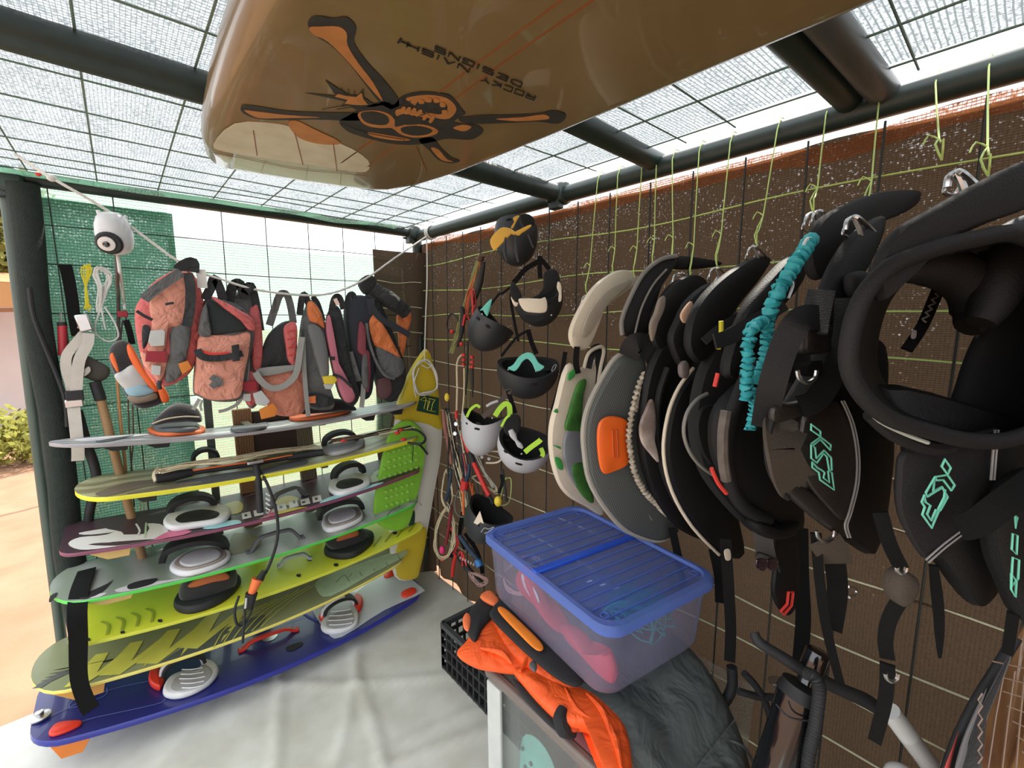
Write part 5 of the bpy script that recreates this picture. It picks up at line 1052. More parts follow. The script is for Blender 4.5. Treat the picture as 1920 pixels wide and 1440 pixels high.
G().tube([ob(*p) for p in [(750, 806, .05), (780, 806, .05), (797, 820, .04), (790, 832, .03), (765, 830, .03)]], .006, 8).obj('hoop', m_blk, t); G().tube([ob(778, 832, .03), ay(788, 835, 2.05), ay(802, 852, 2.05)], .006, 8, sub=2).obj('strap_end', m_blk, t)
G().tube([ob(775, 830, .02), ay(774, 850, 2.06), ay(773, 866, 2.07)], .0018, 5).obj('cord', m_blk, t)
# ---------------------------------------------------------------- rope and buoyancy vests along the back
m_rope = mat('white_rope', '#c9c9c4', rough=.85, col2='#a3a49e', nscale=120)
m_sal = mat('faded_salmon_nylon', '#c98a76', rough=.75, col2='#b87562', nscale=8, bump=.8, bscale=16, bdist=.03); m_rose = mat('rose_red_nylon', '#bf5f5c', rough=.7, col2='#a34a49', nscale=8, bump=.8, bscale=16, bdist=.03)
m_gv = mat('grey_nylon', '#5b5c5c', rough=.8, col2='#454747', nscale=9, bump=.8, bscale=16, bdist=.03); m_dv = mat('charcoal_nylon', '#27282a', rough=.85, col2='#343638', nscale=9, bump=.8, bscale=16, bdist=.03)
m_silver = mat('silver_reflective', '#b4b6b4', rough=.4, col2='#9a9d9b'); m_red = mat('dark_red_patch', '#8e1c2b', rough=.6); m_ory = mat('orange_whistle_pocket', '#c9782a', rough=.6, col2='#b56622', nscale=30)
m_pk = mat('dusty_pink_nylon', '#b46a78', rough=.75, col2='#8f4f60', nscale=9); m_orn = mat('orange_nylon', '#cf7440', rough=.7, col2='#b86030', nscale=9, bump=.8, bscale=16, bdist=.03); m_nav = mat('slate_navy_nylon', '#282c35', rough=.8, col2='#20232a', nscale=9)
m_lg = mat('pale_grey_webbing', '#8c8c88', rough=.85, bump=.3, bscale=250)
rp = [az(30, 290, 2.09), ay(100, 335, 1.98), ay(213, 402, 1.99), ay(345, 497, 2.0), ay(410, 522, 2.01), ay(480, 543, 2.02), ay(560, 553, 2.03), ay(620, 550, 2.05), ay(680, 526, 2.08), ay(740, 484, 2.14), ax(800, 443, RW-.03)]
t = thing('clothes_line', 'white rope stretched from the left corner post to the eaves pipe carrying the buoyancy vests', 'rope', rp[5])
G().tube(rp, .0045, 8).obj('rope', m_rope, t)
G().tube([rp[0]+V((.01, 0, -.01)), az(55, 308, 2.08), az(85, 328, 2.05), rp[1]], .0035, 6).obj('tail', m_rope, t); G().ell(ay(97, 334, 1.98), (.012, .010, .010)).obj('knot', m_rope, t)
G().ell(az(72, 327, 2.07), (.008, .006, .006)).obj('red_tag', m_redt, t)
e = V((RW, rp[-1].y, 2.070))
for k in range(3):
    G().tube([e+V((.036*math.cos(a), -.012+.012*k, .036*math.sin(a))) for a in [2*math.pi*i/10 for i in range(10)]], .004, 6, True, sub=2).obj('coil', m_rope, t)
G().tube([e+V((-.03, 0, -.03)), ay(801, 520, 2.2), ay(798, 600, 2.2), ay(796, 680, 2.2)], .004, 7).obj('hanging_end', m_rope, t)
fy = PY(2.04)
def vest(label, px, t_, m, y=2.04, name='body'):
    f = PY(y); P = on(f, px); c = sum(P, V((0, 0, 0)))/len(P); r = thing('buoyancy_vest', label, 'vest', (c.x, c.y, min(p.z for p in P)))
    G().pillow(P, t_, V((0, -1, 0)), edge=.4).obj(name, m, r); return r, f
def vp(r, f, px, t_, m, name, d=-.04, parent=None, label=None):
    flat_ = name in ('reflective_patch', 'patch', 'tab', 'label', 'pocket', 'buckle')
    return G().pillow([f(x, y, d) for x, y in px], t_*(.6 if flat_ else 1), V((0, -1, 0)), edge=.8 if flat_ else .4, smooth=not flat_).obj(name, m, parent or r, label=label)
def vs_(r, f, px, w, m, name='strap', d=-.05, t_=.003, side=None): return G().ribbon([f(x, y, d) for x, y in px], w, t_, side).obj(name, m, r)
# 1
r, f = vest('rose red vest with silver and dark red patches, first on the rope', [(262, 562), (290, 528), (330, 505), (352, 505), (372, 530), (382, 575), (372, 640), (362, 690), (330, 718), (300, 722), (272, 692), (256, 630), (253, 585)], .10, m_rose)
vp(r, f, [(288, 548), (330, 512), (352, 510), (362, 550), (354, 590), (336, 612), (316, 618), (308, 660), (290, 668), (276, 655), (284, 610), (280, 575)], .05, m_sal, 'front_panel')
vp(r, f, [(264, 660), (284, 664), (314, 664), (312, 690), (300, 715), (284, 700), (270, 685)], .04, m_sal, 'lower_pocket')
vp(r, f, [(318, 620), (344, 602), (358, 620), (350, 670), (338, 705), (312, 718), (310, 690), (318, 660)], .05, m_gv, 'side_panel')
vs_(r, f, [(270, 562, ), (285, 548), (310, 530), (340, 510)], .03, m_gv, 'shoulder_strap', -.085); vs_(r, f, [(334, 507), (345, 497), (362, 492), (362, 510)], .035, m_dv, 'shoulder_strap', -.05)
vs_(r, f, [(352, 512), (357, 540), (356, 580), (350, 612)], .03, m_dv, 'zip_strap', -.085); vs_(r, f, [(376, 505), (378, 520), (380, 540)], .03, mat('clear_white_plastic', '#dcd8d2', rough=.3), 'strap', -.04)
vp(r, f, [(282, 620), (306, 618), (310, 622), (308, 648), (284, 650), (278, 640)], .012, m_silver, 'reflective_patch', -.075, label='silver patch'); vp(r, f, [(274, 658), (312, 659), (313, 680), (272, 678)], .014, m_red, 'patch', -.078, label='dark red patch'); vp(r, f, [(284, 684), (302, 686), (300, 704), (284, 702)], .012, m_silver, 'reflective_patch', -.07)
vp(r, f, [(267, 612), (282, 614), (278, 640), (268, 654)], .012, m_dv, 'mesh_panel', -.06); vp(r, f, [(334, 682), (352, 676), (360, 690), (342, 702)], .02, m_ory, 'pocket', -.07); vs_(r, f, [(256, 583), (270, 592), (286, 600)], .010, m_dv, 'buckle_strap', -.07)
vs_(r, f, [(310, 571), (318, 569), (326, 568)], .008, m_dv, 'emblem', -.092, .002)
G().tube([f(300, 714, -.05), f(298, 722, -.05), f(300, 730, -.05)], .007, 7).obj('cord_lock', m_dv, r)
# 2
r, f = vest('salmon vest with a black waist strap and a dark cross mark, second on the rope', [(372, 600), (380, 570), (392, 556), (420, 562), (450, 575), (474, 600), (474, 640), (466, 680), (456, 738), (440, 752), (400, 752), (370, 742), (362, 730), (366, 670)], .10, m_gv)
vp(r, f, [(374, 630), (400, 628), (440, 628), (468, 624), (466, 660), (458, 700), (452, 738), (438, 748), (398, 750), (372, 740), (364, 728), (368, 670)], .05, m_sal, 'front_panel', -.05); vp(r, f, [(388, 562), (398, 564), (420, 575), (450, 600), (462, 618), (430, 624), (396, 627), (390, 600)], .012, mat('dark_lining', '#202a2a', rough=.8), 'lining', -.05)
vp(r, f, [(372, 625), (376, 590), (386, 570), (392, 600), (396, 628), (384, 632)], .03, m_gv, 'side_panel', -.06); vp(r, f, [(396, 556), (425, 568), (450, 582), (472, 596), (478, 618), (466, 618), (450, 600), (420, 578)], .03, m_rose, 'shoulder_panel', -.06)
vs_(r, f, [(370, 655), (378, 668), (400, 672), (430, 669), (455, 662)], .024, m_dv, 'waist_strap', -.085); vp(r, f, [(434, 648), (448, 645), (450, 676), (436, 678)], .015, m_dv, 'buckle', -.095); vs_(r, f, [(374, 657), (400, 664), (430, 662)], .010, m_redt, 'red_edging', -.082)
for a, b in (([(396, 706), (408, 715), (414, 724)]), 0), (([(412, 708), (404, 718), (396, 726)]), 0): vs_(r, f, a, .022, m_gv, 'emblem', -.083, .002)
vs_(r, f, [(384, 562), (395, 540), (402, 522), (412, 540), (418, 562)], .03, m_dv, 'hanging_loop', -.03, side=V((1, 0, .2)))
vs_(r, f, [(374, 748), (368, 758), (362, 768)], .012, m_lg, 'tie', -.06); vs_(r, f, [(380, 750), (376, 760), (378, 770)], .008, m_lg, 'tie', -.06); vs_(r, f, [(466, 664), (462, 720), (450, 752), (430, 766), (410, 772)], .012, m_lg, 'side_cord', -.02)
# 3
r, f = vest('shadowed red and grey vest, third on the rope behind the salmon one', [(436, 560), (456, 545), (476, 560), (486, 610), (492, 680), (490, 740), (472, 766), (456, 742), (450, 690), (452, 620)], .08, m_gv, 2.09)
vp(r, f, [(466, 590), (482, 570), (492, 640), (488, 690), (474, 690), (470, 640)], .04, m_rose, 'side_panel'); vp(r, f, [(456, 700), (480, 700), (484, 740), (470, 762), (456, 740)], .04, m_rose, 'lower_panel')
vs_(r, f, [(428, 578), (436, 538), (450, 532), (458, 560)], .034, m_dv, 'shoulder_strap', -.05, side=V((1, 0, .3))); vs_(r, f, [(458, 550), (470, 535), (480, 570), (488, 620)], .03, m_dv, 'shoulder_strap', -.05, side=V((1, 0, .2))); vp(r, f, [(456, 540), (470, 532), (478, 540), (466, 552)], .02, m_dv, 'buckle', -.07)
vp(r, f, [(452, 716), (480, 714), (482, 732), (454, 733)], .012, m_red, 'patch', -.09); vp(r, f, [(456, 738), (470, 738), (470, 752), (456, 752)], .010, m_silver, 'reflective_patch', -.08); vp(r, f, [(474, 738), (490, 732), (506, 752), (498, 762), (480, 758)], .012, m_silver, 'reflective_patch', -.10)
vp(r, f, [(486, 768), (512, 756), (520, 766), (516, 780), (490, 786)], .022, m_ory, 'pocket', -.10)
# 4
r, f = vest('salmon vest with a charcoal hood and curved grey strap, fourth on the rope', [(492, 694), (520, 690), (560, 686), (570, 692), (569, 764), (556, 778), (530, 780), (508, 772), (496, 744), (483, 708)], .09, mat('deep_salmon_nylon', '#bb7862', rough=.75, col2='#9f5f4d', nscale=8, bump=.8, bscale=16, bdist=.03), 2.06, 'front_panel')
vp(r, f, [(482, 700), (492, 655), (505, 625), (530, 604), (552, 605), (556, 640), (552, 684), (520, 688)], .06, m_dv, 'hood', -.0); vp(r, f, [(532, 615), (546, 604), (556, 610), (556, 650), (552, 684), (540, 676), (536, 650)], .03, m_rose, 'pleats', -.04)
vs_(r, f, [(479, 698), (490, 715), (510, 728), (535, 722), (555, 700), (562, 660), (566, 632)], .024, m_lg, 'curved_strap', -.07); vs_(r, f, [(568, 632), (570, 690), (574, 740), (578, 780)], .018, m_lg, 'hanging_strap', -.06, side=V((1, 0, 0)))
vp(r, f, [(480, 700), (490, 690), (560, 684), (560, 692), (500, 705)], .012, m_lg, 'piping', -.05); vs_(r, f, [(505, 610), (515, 580), (525, 553), (538, 553), (546, 580), (550, 606)], .028, m_gv, 'hanging_loop', -.02, side=V((1, 0, .2)))
for k in range(4): G().tube([f(538+k*.5, 622+k*15, -.06), f(554, 618+k*15, -.058)], .002, 5, sub=1).obj('pleat_seam', m_redt, r)
# 5
r, f = vest('grey vest with an orange shoulder and yellow whistle tab, fifth on the rope', [(566, 600), (578, 566), (590, 566), (606, 600), (614, 660), (612, 720), (625, 755), (618, 768), (580, 764), (570, 720), (562, 660)], .09, m_gv, 2.08)
vp(r, f, [(576, 570), (586, 566), (600, 585), (608, 615), (596, 608), (580, 600)], .03, m_orn, 'shoulder_panel', -.04); vp(r, f, [(578, 610), (600, 615), (612, 650), (616, 700), (608, 720), (596, 690), (584, 650)], .04, mat('mid_grey_nylon', '#6d6e6e', rough=.8, col2='#585959', nscale=9), 'sleeve_panel', -.05)
vp(r, f, [(604, 706), (626, 703), (632, 712), (626, 720), (608, 720)], .02, m_yelb, 'tab', -.07); vp(r, f, [(606, 720), (626, 720), (620, 730), (610, 729)], .014, m_silver, 'reflective_patch', -.07)
vs_(r, f, [(562, 590), (566, 560), (572, 553), (580, 575)], .026, m_dv, 'hanging_loop', -.02); vs_(r, f, [(586, 556), (596, 570), (606, 602)], .022, m_dv, 'hanging_loop', -.02)
vp(r, f, [(576, 740), (600, 738), (625, 750), (616, 762), (584, 762)], .03, m_dv, 'hem', -.05); vp(r, f, [(578, 744), (592, 742), (592, 756), (580, 756)], .006, m_orn, 'label', -.075)
# 6
r, f = vest('black vest with long dusty pink edges, sixth on the rope', [(612, 600), (622, 575), (636, 580), (648, 640), (660, 700), (672, 740), (660, 762), (640, 748), (626, 700), (616, 650)], .08, m_dv, 2.08)
vp(r, f, [(612, 600), (618, 592), (622, 630), (630, 680), (644, 716), (664, 738), (662, 752), (646, 752), (632, 720), (620, 670), (612, 630)], .03, m_pk, 'pink_edge', -.05); vs_(r, f, [(620, 595), (626, 562), (636, 557), (644, 580)], .026, m_dv, 'hanging_loop', -.02); vs_(r, f, [(628, 560), (634, 572)], .016, m_metal, 'buckle', -.05)
vs_(r, f, [(624, 702), (640, 708), (660, 726)], .012, m_dv, 'waist_strap', -.08); vs_(r, f, [(620, 672), (628, 672)], .016, m_dv, 'waist_strap', -.08)
# 7
r, f = vest('slate vest with a maroon lined edge and grey strap, seventh on the rope', [(646, 580), (664, 555), (690, 560), (702, 600), (700, 680), (694, 740), (676, 745), (662, 700), (652, 650)], .08, m_nav, 2.11)
vp(r, f, [(674, 605), (684, 615), (682, 650), (692, 662), (694, 700), (690, 735), (682, 720), (680, 670), (670, 655)], .03, mat('maroon_lining', '#7d3a44', rough=.8), 'lining', -.05); vp(r, f, [(680, 670), (688, 668), (690, 720), (684, 730), (678, 710)], .02, m_gv, 'panel', -.06)
vs_(r, f, [(682, 720), (680, 745), (678, 764)], .022, m_lg, 'strap', -.05); vs_(r, f, [(648, 580), (654, 556), (662, 552), (668, 570)], .024, m_dv, 'hanging_loop', -.02); vs_(r, f, [(655, 660), (664, 690), (672, 715)], .03, m_gv, 'strap', -.05)
# 8
r, f = vest('charcoal vest with a bright orange front and rolled black collar, last on the rope', [(684, 560), (700, 545), (716, 580), (740, 640), (758, 690), (756, 720), (738, 752), (716, 745), (700, 700), (688, 640)], .09, m_dv, 2.13)
vp(r, f, [(690, 604), (703, 588), (716, 606), (735, 640), (750, 672), (730, 662), (704, 650), (694, 630)], .04, m_orn, 'front_panel', -.05); vp(r, f, [(704, 650), (730, 660), (752, 672), (757, 690), (748, 706), (730, 708), (712, 690)], .04, m_gv, 'lower_panel', -.05)
vs_(r, f, [(687, 606), (692, 640), (706, 680), (722, 704), (740, 710)], .012, m_gv, 'piping', -.075)
G().tube([f(700, 540, -.02), f(730, 562, -.03), (f(762, 585, -.02))], [.03, .042, .034], 12).obj('rolled_collar', m_dv, r); vp(r, f, [(744, 592), (756, 598), (768, 585), (770, 600), (764, 622), (756, 665), (748, 672), (748, 640)], .03, m_orn, 'tail', .0)
vp(r, f, [(672, 530), (690, 515), (704, 525), (700, 545), (684, 552)], .05, m_dv, 'top', .0); vs_(r, f, [(696, 575), (715, 598), (740, 612), (768, 628)], .030, m_nav, 'waist_strap', -.07); vs_(r, f, [(694, 560), (698, 590)], .035, m_nav, 'shoulder_strap', -.06)
vp(r, f, [(708, 712), (730, 710), (734, 735), (722, 748), (708, 742)], .03, mat('dull_maroon_nylon', '#5b3d40', rough=.85), 'lower_pocket', -.04)

# ---------------------------------------------------------------- things on the green net, left
fg = PY(BW-.03)
t = thing('security_camera', 'white dome security camera with two aerials hanging from the rope', 'camera', ay(215, 440, 2.0))
c = ay(214, 437, 2.0); G().lathe([(.004, .066), (.024, .062), (.038, .049), (.046, .026), (.049, -.002), (.047, -.026), (.041, -.048), (.029, -.062), (.010, -.069)], c, (-.08, 0, 1), 24).obj('housing', mat('white_plastic', '#c3c5c6', rough=.35), t)
tocam = (CAM-c).normalized(); d_ = (tocam+V((-.25, 0, -.30))).normalized()
G().lathe([(.033, .030), (.036, .040), (.030, .047)], c+V((-.006, 0, -.022)), d_, 24).obj('face', m_blk, t); G().lathe([(.022, .045), (.022, .052), (.016, .054)], c+V((-.010, 0, -.022)), d_, 20).obj('lens_ring', mat('lens_ring_white', '#d5d0cc', rough=.4), t); G().lathe([(.009, .052), (.009, .057), (.004, .060)], c+V((-.010, 0, -.022)), d_, 14).obj('lens', mat('glass_black', '#0b0b10', rough=.08, coat=1), t)
G().tube([fy(190, 412, -.02), fy(183, 394, -.02)], [.007, .005], 8, sub=1).obj('aerial', m_whiteeva, t); G().tube([fy(233, 418, .0), fy(236, 404, .0)], [.006, .005], 8, sub=1).obj('aerial', m_whiteeva, t)
G().tube([fy(219, 478, -.01), fy(220, 530, .0), fg(222, 560), fg(222, 640)], .006, 8).obj('cable', mat('brown_cable', '#4a4039', rough=.7), t); G().tube([fy(221, 478, -.015), fy(226, 520, -.01), fg(232, 560), fg(234, 580)], .005, 7).obj('cable', m_rope, t)
G().box(fg(230, 589), (.032, .012, .024)).obj('red_plug', m_red, t, bevel=.003)
t = thing('cord_hank', 'yellow cord folded in a figure of eight on the green net', 'cord', fg(163, 585))
for k in range(5): G().tube([fg(160+rnd.uniform(-10, 10), 494+rnd.uniform(0, 5)), fg(152+k*5, 505), fg(161+rnd.uniform(-2, 2), 535), fg(158+rnd.uniform(-4, 8), 565), fg(158+k*3.5, 580+rnd.uniform(-4, 5)), fg(163+rnd.uniform(-3, 3), 560), fg(162, 535), fg(167+rnd.uniform(-3, 5), 508)], .0024, 6, True).obj('strand', mat('yellow_cord', '#c7bc2a', rough=.8), t)
t = thing('rope_coil', 'white rope coiled loosely on the green net beside the yellow cord', 'rope', fg(195, 640))
for k in range(7): G().tube([fg(188+rnd.uniform(-6, 4), 500+rnd.uniform(0, 5), rnd.uniform(-.01, .01)), fg(176+rnd.uniform(-3, 8), 515), fg(190+rnd.uniform(-6, 4), 540, -.01), fg(186+rnd.uniform(-5, 5), 575), fg(184+rnd.uniform(-3, 6), 585), fg(192+rnd.uniform(-4, 4), 560), fg(200+rnd.uniform(-4, 8), 532), fg(204+rnd.uniform(-4, 6), 515)], .0034, 6, True).obj('strand', m_rope, t)
G().tube([fg(*p) for p in [(192, 570), (180, 605), (178, 622), (192, 636), (208, 640), (222, 630), (215, 605), (196, 575)]], .0034, 6).obj('loop', m_rope, t); G().tube([fg(*p) for p in [(190, 575), (194, 600), (198, 618)]], .0034, 6).obj('loop', m_rope, t)
t = thing('webbing_strap', 'black webbing strap hanging beside the corner post above the ratchet', 'strap', fg(137, 570)); G().ribbon([fg(*p) for p in [(122, 496), (128, 520), (135, 560), (138, 585), (142, 610), (146, 630)]], .036, .004, V((1, 0, 0))).obj('webbing', m_web, t)
t = thing('ratchet_strap', 'white ratchet strap with a steel buckle looping down the green net', 'strap', fg(145, 700))
g = G(); g.box(fg(157, 605, -.02), (.04, .03, .065), Matrix.Rotation(-.2, 3, 'Y')); g.obj('ratchet', m_metal, t, bevel=.005); G().tube([fg(146, 612, -.02), fg(172, 620, -.02)], .008, 8, sub=1).obj('axle', m_metal, t)
m_wweb = mat('off_white_webbing', '#bdb7ad', rough=.85, bump=.3, bscale=250)
G().ribbon([fg(*p) for p in [(160, 622, -.02), (145, 640, -.03), (126, 665, -.04), (124, 690, -.04), (132, 720, -.04), (137, 745, -.04)]], .030, .003, None).obj('webbing', m_wweb, t); G().ribbon([fg(*p) for p in [(166, 625, -.03), (164, 645, -.04), (150, 672, -.05), (145, 700, -.05), (143, 730, -.05), (140, 748, -.05)]], .034, .003, None).obj('webbing', m_wweb, t)
G().box(fg(140, 742, -.05), (.05, .012, .04)).obj('keeper', m_blk, t, bevel=.003); G().box(fg(139, 756, -.05), (.05, .012, .030)).obj('cam_buckle', m_metal, t, bevel=.003)
G().ribbon([fg(*p) for p in [(138, 764, -.05), (142, 800, -.06), (146, 840, -.06), (146, 864, -.06)]], .036, .003, V((1, 0, 0))).obj('webbing_tail', m_wweb, t)
t = thing('red_torch', 'slim red handled tool on a wire against the corner post', 'torch', fg(117, 660)); G().tube([fg(117, 610), fg(118, 666)], .014, 10, sub=1).obj('handle', mat('red_handle', '#a52a34', rough=.5), t); G().tube([fg(116, 604), fg(117, 611)], .014, 10, sub=1).obj('cap', m_blk, t); G().tube([fg(114, 585), fg(115, 604)], .003, 6, sub=1).obj('wire', m_metal, t)
t = thing('grey_pouch', 'crumpled grey brown pouch behind the white strap', 'bag', fg(170, 690)); G().pillow([fg(*p) for p in [(128, 670), (150, 662), (180, 675), (205, 690), (203, 706), (185, 716), (160, 708), (136, 695)]], .05, V((0, -1, 0))).obj('body', mat('grey_brown_cloth', '#4b4540', rough=.9, col2='#37322f', nscale=12), t); G().pillow([fg(x, y, -.04) for x, y in [(154, 698), (166, 687), (170, 696), (158, 706)]], .006).obj('tag', m_wweb, t)
fh = PY(2.24)
t = thing('waterproof_bag', 'orange and black bag printed silver and pale blue, hanging tilted on the green net', 'bag', fh(258, 755))
G().pillow([fh(*p) for p in [(205, 655), (225, 638), (245, 645), (268, 680), (295, 715), (315, 745), (306, 755), (270, 766), (245, 755), (222, 715), (208, 690)]], .10, V((0, -1, 0))).obj('body', m_blkf, t)
for px, m, nm in (([(238, 648), (248, 650), (270, 690), (295, 725), (290, 735), (262, 705), (242, 670)], mat('vivid_orange_cloth', '#d85f22', rough=.6), 'side_band'), ([(214, 705), (228, 696), (252, 684), (278, 718), (268, 730), (246, 735), (232, 728)], m_silver, 'printed_panel'), ([(232, 722), (258, 712), (280, 725), (290, 735), (262, 744), (242, 742)], mat('pale_blue_cloth', '#8db1c0', rough=.6), 'printed_panel'), ([(240, 742), (268, 742), (292, 736), (294, 748), (262, 756), (246, 754)], mat('brown_print', '#7d6f5e', rough=.6), 'printed_panel')): G().pillow([fh(x, y, -.045) for x, y in px], .035, V((0, -1, 0))).obj(nm, m, t)
G().pillow([fh(x, y, -.06) for x, y in [(206, 672), (212, 662), (222, 690), (220, 698)]], .01).obj('lining', m_orange, t)
G().pillow([fh(x, y, -.05) for x, y in [(294, 722), (304, 722), (316, 740), (316, 752), (306, 755), (300, 745)]], .02).obj('tab', mat('vivid_orange_cloth', '#d85f22'), t)
G().ribbon([fh(*p) for p in [(226, 640), (228, 615), (231, 600)]], .006, .003).obj('hanging_cord', m_blk, t); G().ribbon([fh(*p) for p in [(248, 645), (243, 622), (236, 600)]], .02, .003).obj('hanging_strap', m_web, t)
m_broom = stripes('pale_wood_handle', '#9a7a54', '#8a6b47', 40, 'Z', .7, 2, .3)
t = thing('broom_handle', 'wooden broom handle with a black grip leaning on the green net', 'handle', fg(265, 1100)); G().tube([fg(188, 745, -.02), fg(228, 900, -.05), fg(268, 1050, -.09)], .0155, 10, sub=1).obj('shaft', m_broom, t); G().tube([fg(178, 716, -.02), fg(189, 750, -.02)], .019, 10, sub=1).obj('grip', m_blk, t)
t = thing('thin_cane', 'thin tan cane leaning on the green net beside the broom handle', 'cane', fg(240, 900)); G().tube([fg(219, 700, -.01), fg(226, 790, -.01), fg(236, 880, -.02), fg(240, 960, -.02)], .0055, 7).obj('cane', mat('tan_cane', '#b08050', rough=.7), t)
t = thing('dark_cord', 'dark cord hanging in a long loop on the green net', 'cord', fg(246, 880)); G().tube([fg(240, 750), fg(243, 820), fg(246, 870), fg(250, 900)], .003, 6).obj('cord', m_brn, t); G().tube([fg(248, 740), fg(250, 820), fg(246, 880), fg(252, 950)], .003, 6).obj('cord', m_brn, t)
t = thing('line_hank', 'hank of pale lines hanging between the second and third kiteboards', 'line', fg(268, 1010)); 
for k in range(3): G().tube([fg(262+k*6, 930), fg(265+k*6, 980), fg(266+k*6, 1030)], .0026, 6).obj('cord', m_beige, t)
t = thing('black_hose', 'black hose hanging in a curve beside the white strap', 'hose', fg(170, 900)); G().tube([fg(145, 770, -.02), fg(162, 830, -.03), fg(176, 870, -.03), fg(180, 900, -.03), fg(168, 960, -.03), fg(166, 985, -.03)], .016, 10).obj('hose', m_blk, t)
t = thing('post_rope', 'dark rope tied down the green corner post', 'rope', ay(90, 640, 2.36)); G().tube([ay(*p, 2.35) for p in [(55, 540), (62, 590), (80, 640), (105, 700), (122, 750), (126, 800)]], .007, 8).obj('rope', m_blk, t); G().tube([ay(52, 500, 2.36), ay(56, 535, 2.36)], .010, 8, sub=1).obj('clamp', m_metal, t)
# black strap hanging down the stack of boards
t = thing('velcro_strap', 'black hook and loop strap draped down over the lower kiteboards at their left end', 'strap', ay(150, 1200, 1.99))
G().ribbon([B4.hit(163, 1068, .006), B4.hit(150, 1105, .006), ay(145, 1145, 2.015), ay(147, 1200, 1.99), ay(148, 1270, 1.98), ay(160, 1312, 1.97), ay(172, 1332, 1.96)], [.052, .052, .048, .042, .045], .004, V((1, 0, .02))).obj('webbing', m_web, t)
# ---------------------------------------------------------------- standing boards in the corner
fc = PY(2.15)
t = thing('surfboard', 'tall yellow tipped white board standing in the corner behind the rack', 'surfboard', fc(770, 1080))
P = [(793, 658), (800, 656), (806, 668), (818, 720), (826, 790), (824, 850), (812, 920), (800, 990), (786, 1060), (775, 1085), (740, 1080), (730, 1000), (738, 900), (738, 820), (750, 745), (770, 695)]
G().pillow(on(fc, P), .05, V((.15, -1, 0)).normalized(), edge=.6).obj('hull', mat('white_board', '#cfcdc4', rough=.4, col2='#bdbab0', nscale=8), t)
yp_ = mat('mustard_yellow_deck', '#bfa92c', rough=.45, col2='#b19a25', nscale=6)
G().pillow([fc(x, y, -.004) for x, y in [(793, 659), (800, 657), (806, 670), (817, 720), (825, 790), (824, 806), (790, 800), (742, 786), (750, 745), (770, 695)]], .052, V((.15, -1, 0)).normalized(), edge=.6).obj('tip', yp_, t, label='mustard yellow tip')
G().pillow([fc(x, y, -.004) for x, y in [(744, 1010), (796, 985), (786, 1060), (775, 1084), (742, 1078)]], .052, V((.15, -1, 0)).normalized(), edge=.6).obj('tail', yp_, t)
G().prism([fc(x, y, -.034) for x, y in [(788, 739), (823, 746), (822, 779), (781, 770)]], .002).obj('badge', mat('bottle_green', '#17402f', rough=.5), t)
for px in ([(787, 750), (797, 744), (799, 749), (795, 766), (801, 768), (803, 752), (795, 751)], [(804, 747), (816, 750), (812, 755), (808, 770), (817, 772), (801, 769), (806, 753)]): G().tube([fc(x, y, -.037) for x, y in px], .0016, 5, True, sub=1).obj('emblem', mat('yellow_ink', '#d8c93e', rough=.5), t)
G().pillow([fc(x, y, -.004) for x, y in [(765, 955), (776, 953), (774, 985), (762, 990)]], .054).obj('patch', mat('bottle_green', '#17402f'), t)
fd = PY(2.10)
t2 = thing('kiteboard', 'green board with a diamond textured grip standing in front of the yellow tipped one', 'kiteboard', fd(745, 960))
m_grd = mat('grass_green_deck', '#7eb83a', rough=.5, col2='#6aa22c', nscale=14)
G().pillow(on(fd, [(738, 800), (765, 788), (785, 800), (797, 825), (792, 880), (778, 940), (760, 990), (720, 990), (700, 960), (712, 880), (724, 830)]), .03, V((.1, -1, 0)).normalized(), edge=.7).obj('deck', m_grd, t2)
g = G()
for i in range(9):
    for j in range(7):
        x, y = 728+j*10-i*4+(5 if i % 2 else 0), 850+i*15-j*3
        if 715 < x < 785: p = fd(x, y, -.022); g.prism([p+V((-.009, 0, 0)), p+V((0, 0, .009)), p+V((.009, 0, 0)), p+V((0, 0, -.009))], .004)
g.obj('grip_texture', mat('light_green_grip', '#97cc55', rough=.6), t2, kind='stuff')
t = thing('rope_coil', 'white rope coiled on the tip of the yellow board in the corner', 'rope', ay(797, 735, 2.10))
for k in range(5): G().tube([ay(x+rnd.uniform(-3, 3), y+rnd.uniform(-3, 3), 2.10+rnd.uniform(-.008, .008)) for x, y in [(790, 678), (776, 700), (782, 735), (797, 738), (818, 728), (814, 695), (802, 678)]], .0028, 6, True).obj('strand', m_rope, t)
for px in ([(796, 675), (796, 660), (797, 640)], [(790, 684), (802, 690), (812, 684)], [(786, 690), (776, 720), (780, 745)]): G().tube([ay(x, y, 2.095) for x, y in px], .0028, 6).obj('strand', m_rope, t)
